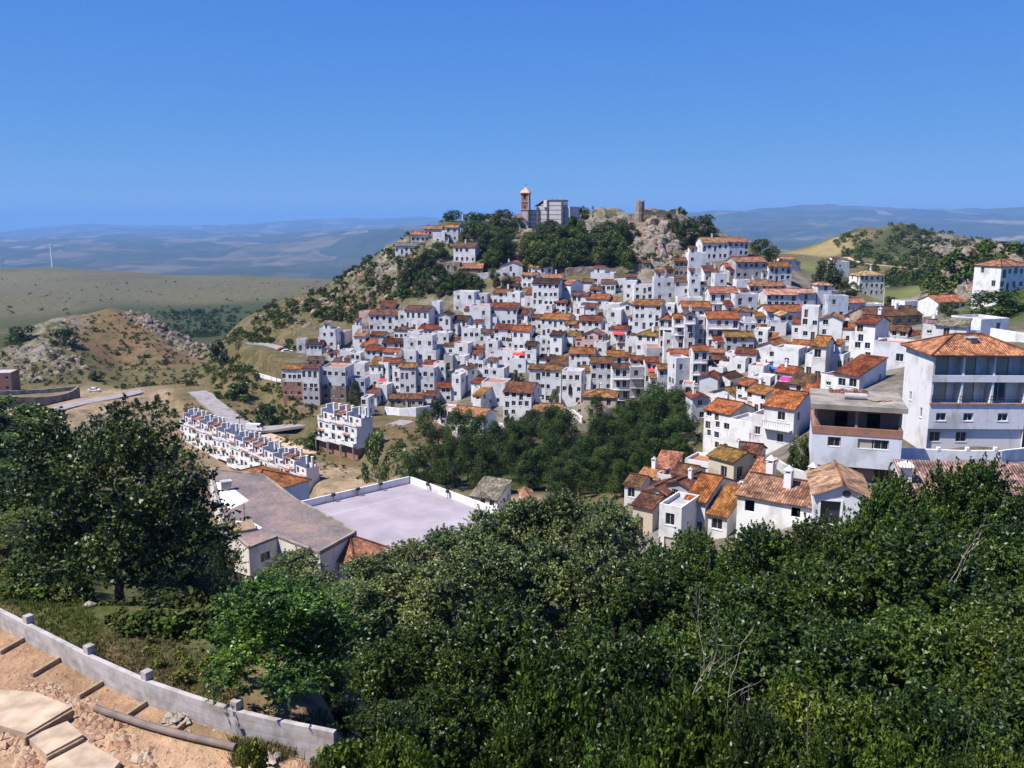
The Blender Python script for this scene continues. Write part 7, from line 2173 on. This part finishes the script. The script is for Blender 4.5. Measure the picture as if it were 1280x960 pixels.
    nt.links.new(ramp(nt, noise_tex(nt, geo_pos(nt), 1.5, 5), [(.3, (.24, .12, .075)), (.5, (.38, .235, .14)), (.7, (.44, .34, .24))]), bs.inputs['Base Color']); bs.inputs['Roughness'].default_value = 1
    MAT['loose_earth'] = m
    tag(q.build('rubble', ['loose_earth']), None, None, None, 'stuff')
    for lab, a, b, n, s in (('small heap of pale rubble against the block wall', 222, 899, 26, .13), ('scattered pale stones beside the tree foot at the bottom border', 330, 950, 20, .12)):
        q = MB(); p = ground(a, b)
        for k in range(n): rock(q, (R.uniform(-.32, .32), R.uniform(-.2, .2), R.uniform(0, .15)), R.uniform(.8, 1.3) * s)
        tag(q.build('rubble_heap', ['rubble'], None, p, 0), lab, 'rubble')
    p = atz(115, 803, -15.5); p.z = hz(p.x, p.y); q = MB(); rock(q, (0, 0, .02), .28); tag(q.build('boulder', ['rubble'], None, p, 0), 'pale boulder in the grass behind the block wall', 'rock')
# ------------------------------------------------------------------ light, air, camera
def build_light():
    el = rad(57)
    S = Vector((-0.93 * math.cos(el), -0.36 * math.cos(el), math.sin(el))).normalized()
    L = bpy.data.lights.new('sun', 'SUN')
    L.energy = 5.0; L.angle = rad(0.53); L.color = (1.0, 0.95, 0.87)
    o = bpy.data.objects.new('sun', L); COL.objects.link(o)
    o.rotation_euler = S.to_track_quat('Z', 'Y').to_euler()
    o.location = S * 500
    w = bpy.data.worlds.new('World'); scene.world = w; w.use_nodes = True
    nt = w.node_tree
    bg = nt.nodes['Background']
    sky = nt.nodes.new('ShaderNodeTexSky')
    sky.sky_type = 'NISHITA'; sky.sun_disc = False
    sky.sun_elevation = el; sky.sun_rotation = math.atan2(S.x, S.y)
    sky.altitude = 6000; sky.air_density = 0.6; sky.dust_density = 0.0; sky.ozone_density = 6.0
    # soft shoulder on the sky's brightness, channel by channel, as a compact camera records it
    def vm(op, x, y):
        n = nt.nodes.new('ShaderNodeVectorMath'); n.operation = op
        for i, v in enumerate((x, y)):
            if hasattr(v, 'links'): nt.links.new(v, n.inputs[i])
            else: n.inputs[i].default_value = v
        return n.outputs[0]
    q = vm('DIVIDE', sky.outputs[0], vm('ADD', sky.outputs[0], (2.0, 1.2, 0.35)))
    q = vm('MULTIPLY', q, (2.66, 3.68, 5.66))
    nt.links.new(q, bg.inputs['Color'])
    bg.inputs['Strength'].default_value = 0.10

def build_haze():
    mb = MB(); mb.box(-42000, 42000, -300, 36000, -1250, 190)
    m = bpy.data.materials.new('air'); m.use_nodes = True
    nt = m.node_tree
    for n in list(nt.nodes):
        if n.type != 'OUTPUT_MATERIAL': nt.nodes.remove(n)
    v = nt.nodes.new('ShaderNodeVolumePrincipled')
    v.inputs['Color'].default_value = (0.28, 0.56, 1.0, 1)
    v.inputs['Density'].default_value = 6.2e-5
    v.inputs['Anisotropy'].default_value = 0.0
    nt.links.new(v.outputs[0], [n for n in nt.nodes if n.type == 'OUTPUT_MATERIAL'][0].inputs['Volume'])
    m.cycles.homogeneous_volume = True
    MAT['air'] = m
    o = mb.build('haze', ['air']); tag(o, kind='stuff')

def build_camera():
    c = bpy.data.cameras.new('camera')
    c.sensor_width = 36; c.lens = 36 * F / 1280
    c.clip_start = 0.3; c.clip_end = 90000
    o = bpy.data.objects.new('camera', c); COL.objects.link(o)
    o.rotation_euler = (math.pi / 2 - PITCH, 0, 0)
    scene.camera = o
    vs = scene.view_settings
    vs.view_transform = 'Standard'; vs.look = 'None'; vs.exposure = 0.58; vs.gamma = 1.0
    vs.use_curve_mapping = False
    scene.cycles.max_bounces = 5
    scene.cycles.diffuse_bounces = 1
    scene.cycles.glossy_bounces = 2
    scene.cycles.transmission_bounces = 3
    scene.cycles.volume_bounces = 0
    scene.cycles.use_denoising = True

z_court = -48.0
for a, b in ((400, 640), (450, 630), (510, 612), (560, 640), (500, 660), (450, 680), (420, 660)):
    p = atz(a, b, z_court); PADS.append((p.x, p.y, -49.5, 6, 10))
for a, b in ((300, 610), (330, 640), (380, 660), (310, 665), (410, 675), (290, 600)):
    p = atz(a, b, -41); PADS.append((p.x, p.y, -46.5, 6, 10))
build_land()
build_roads()
build_houses()
build_block()
build_unfinished()
build_church()
build_castle()
build_terraces()
build_court()
build_hall()
build_near_houses()
build_walls()
build_small()
build_trees()
build_scrub()
build_grass()
build_dead_branches()
build_rocks()
build_site()
build_haze()
build_light()
build_camera()
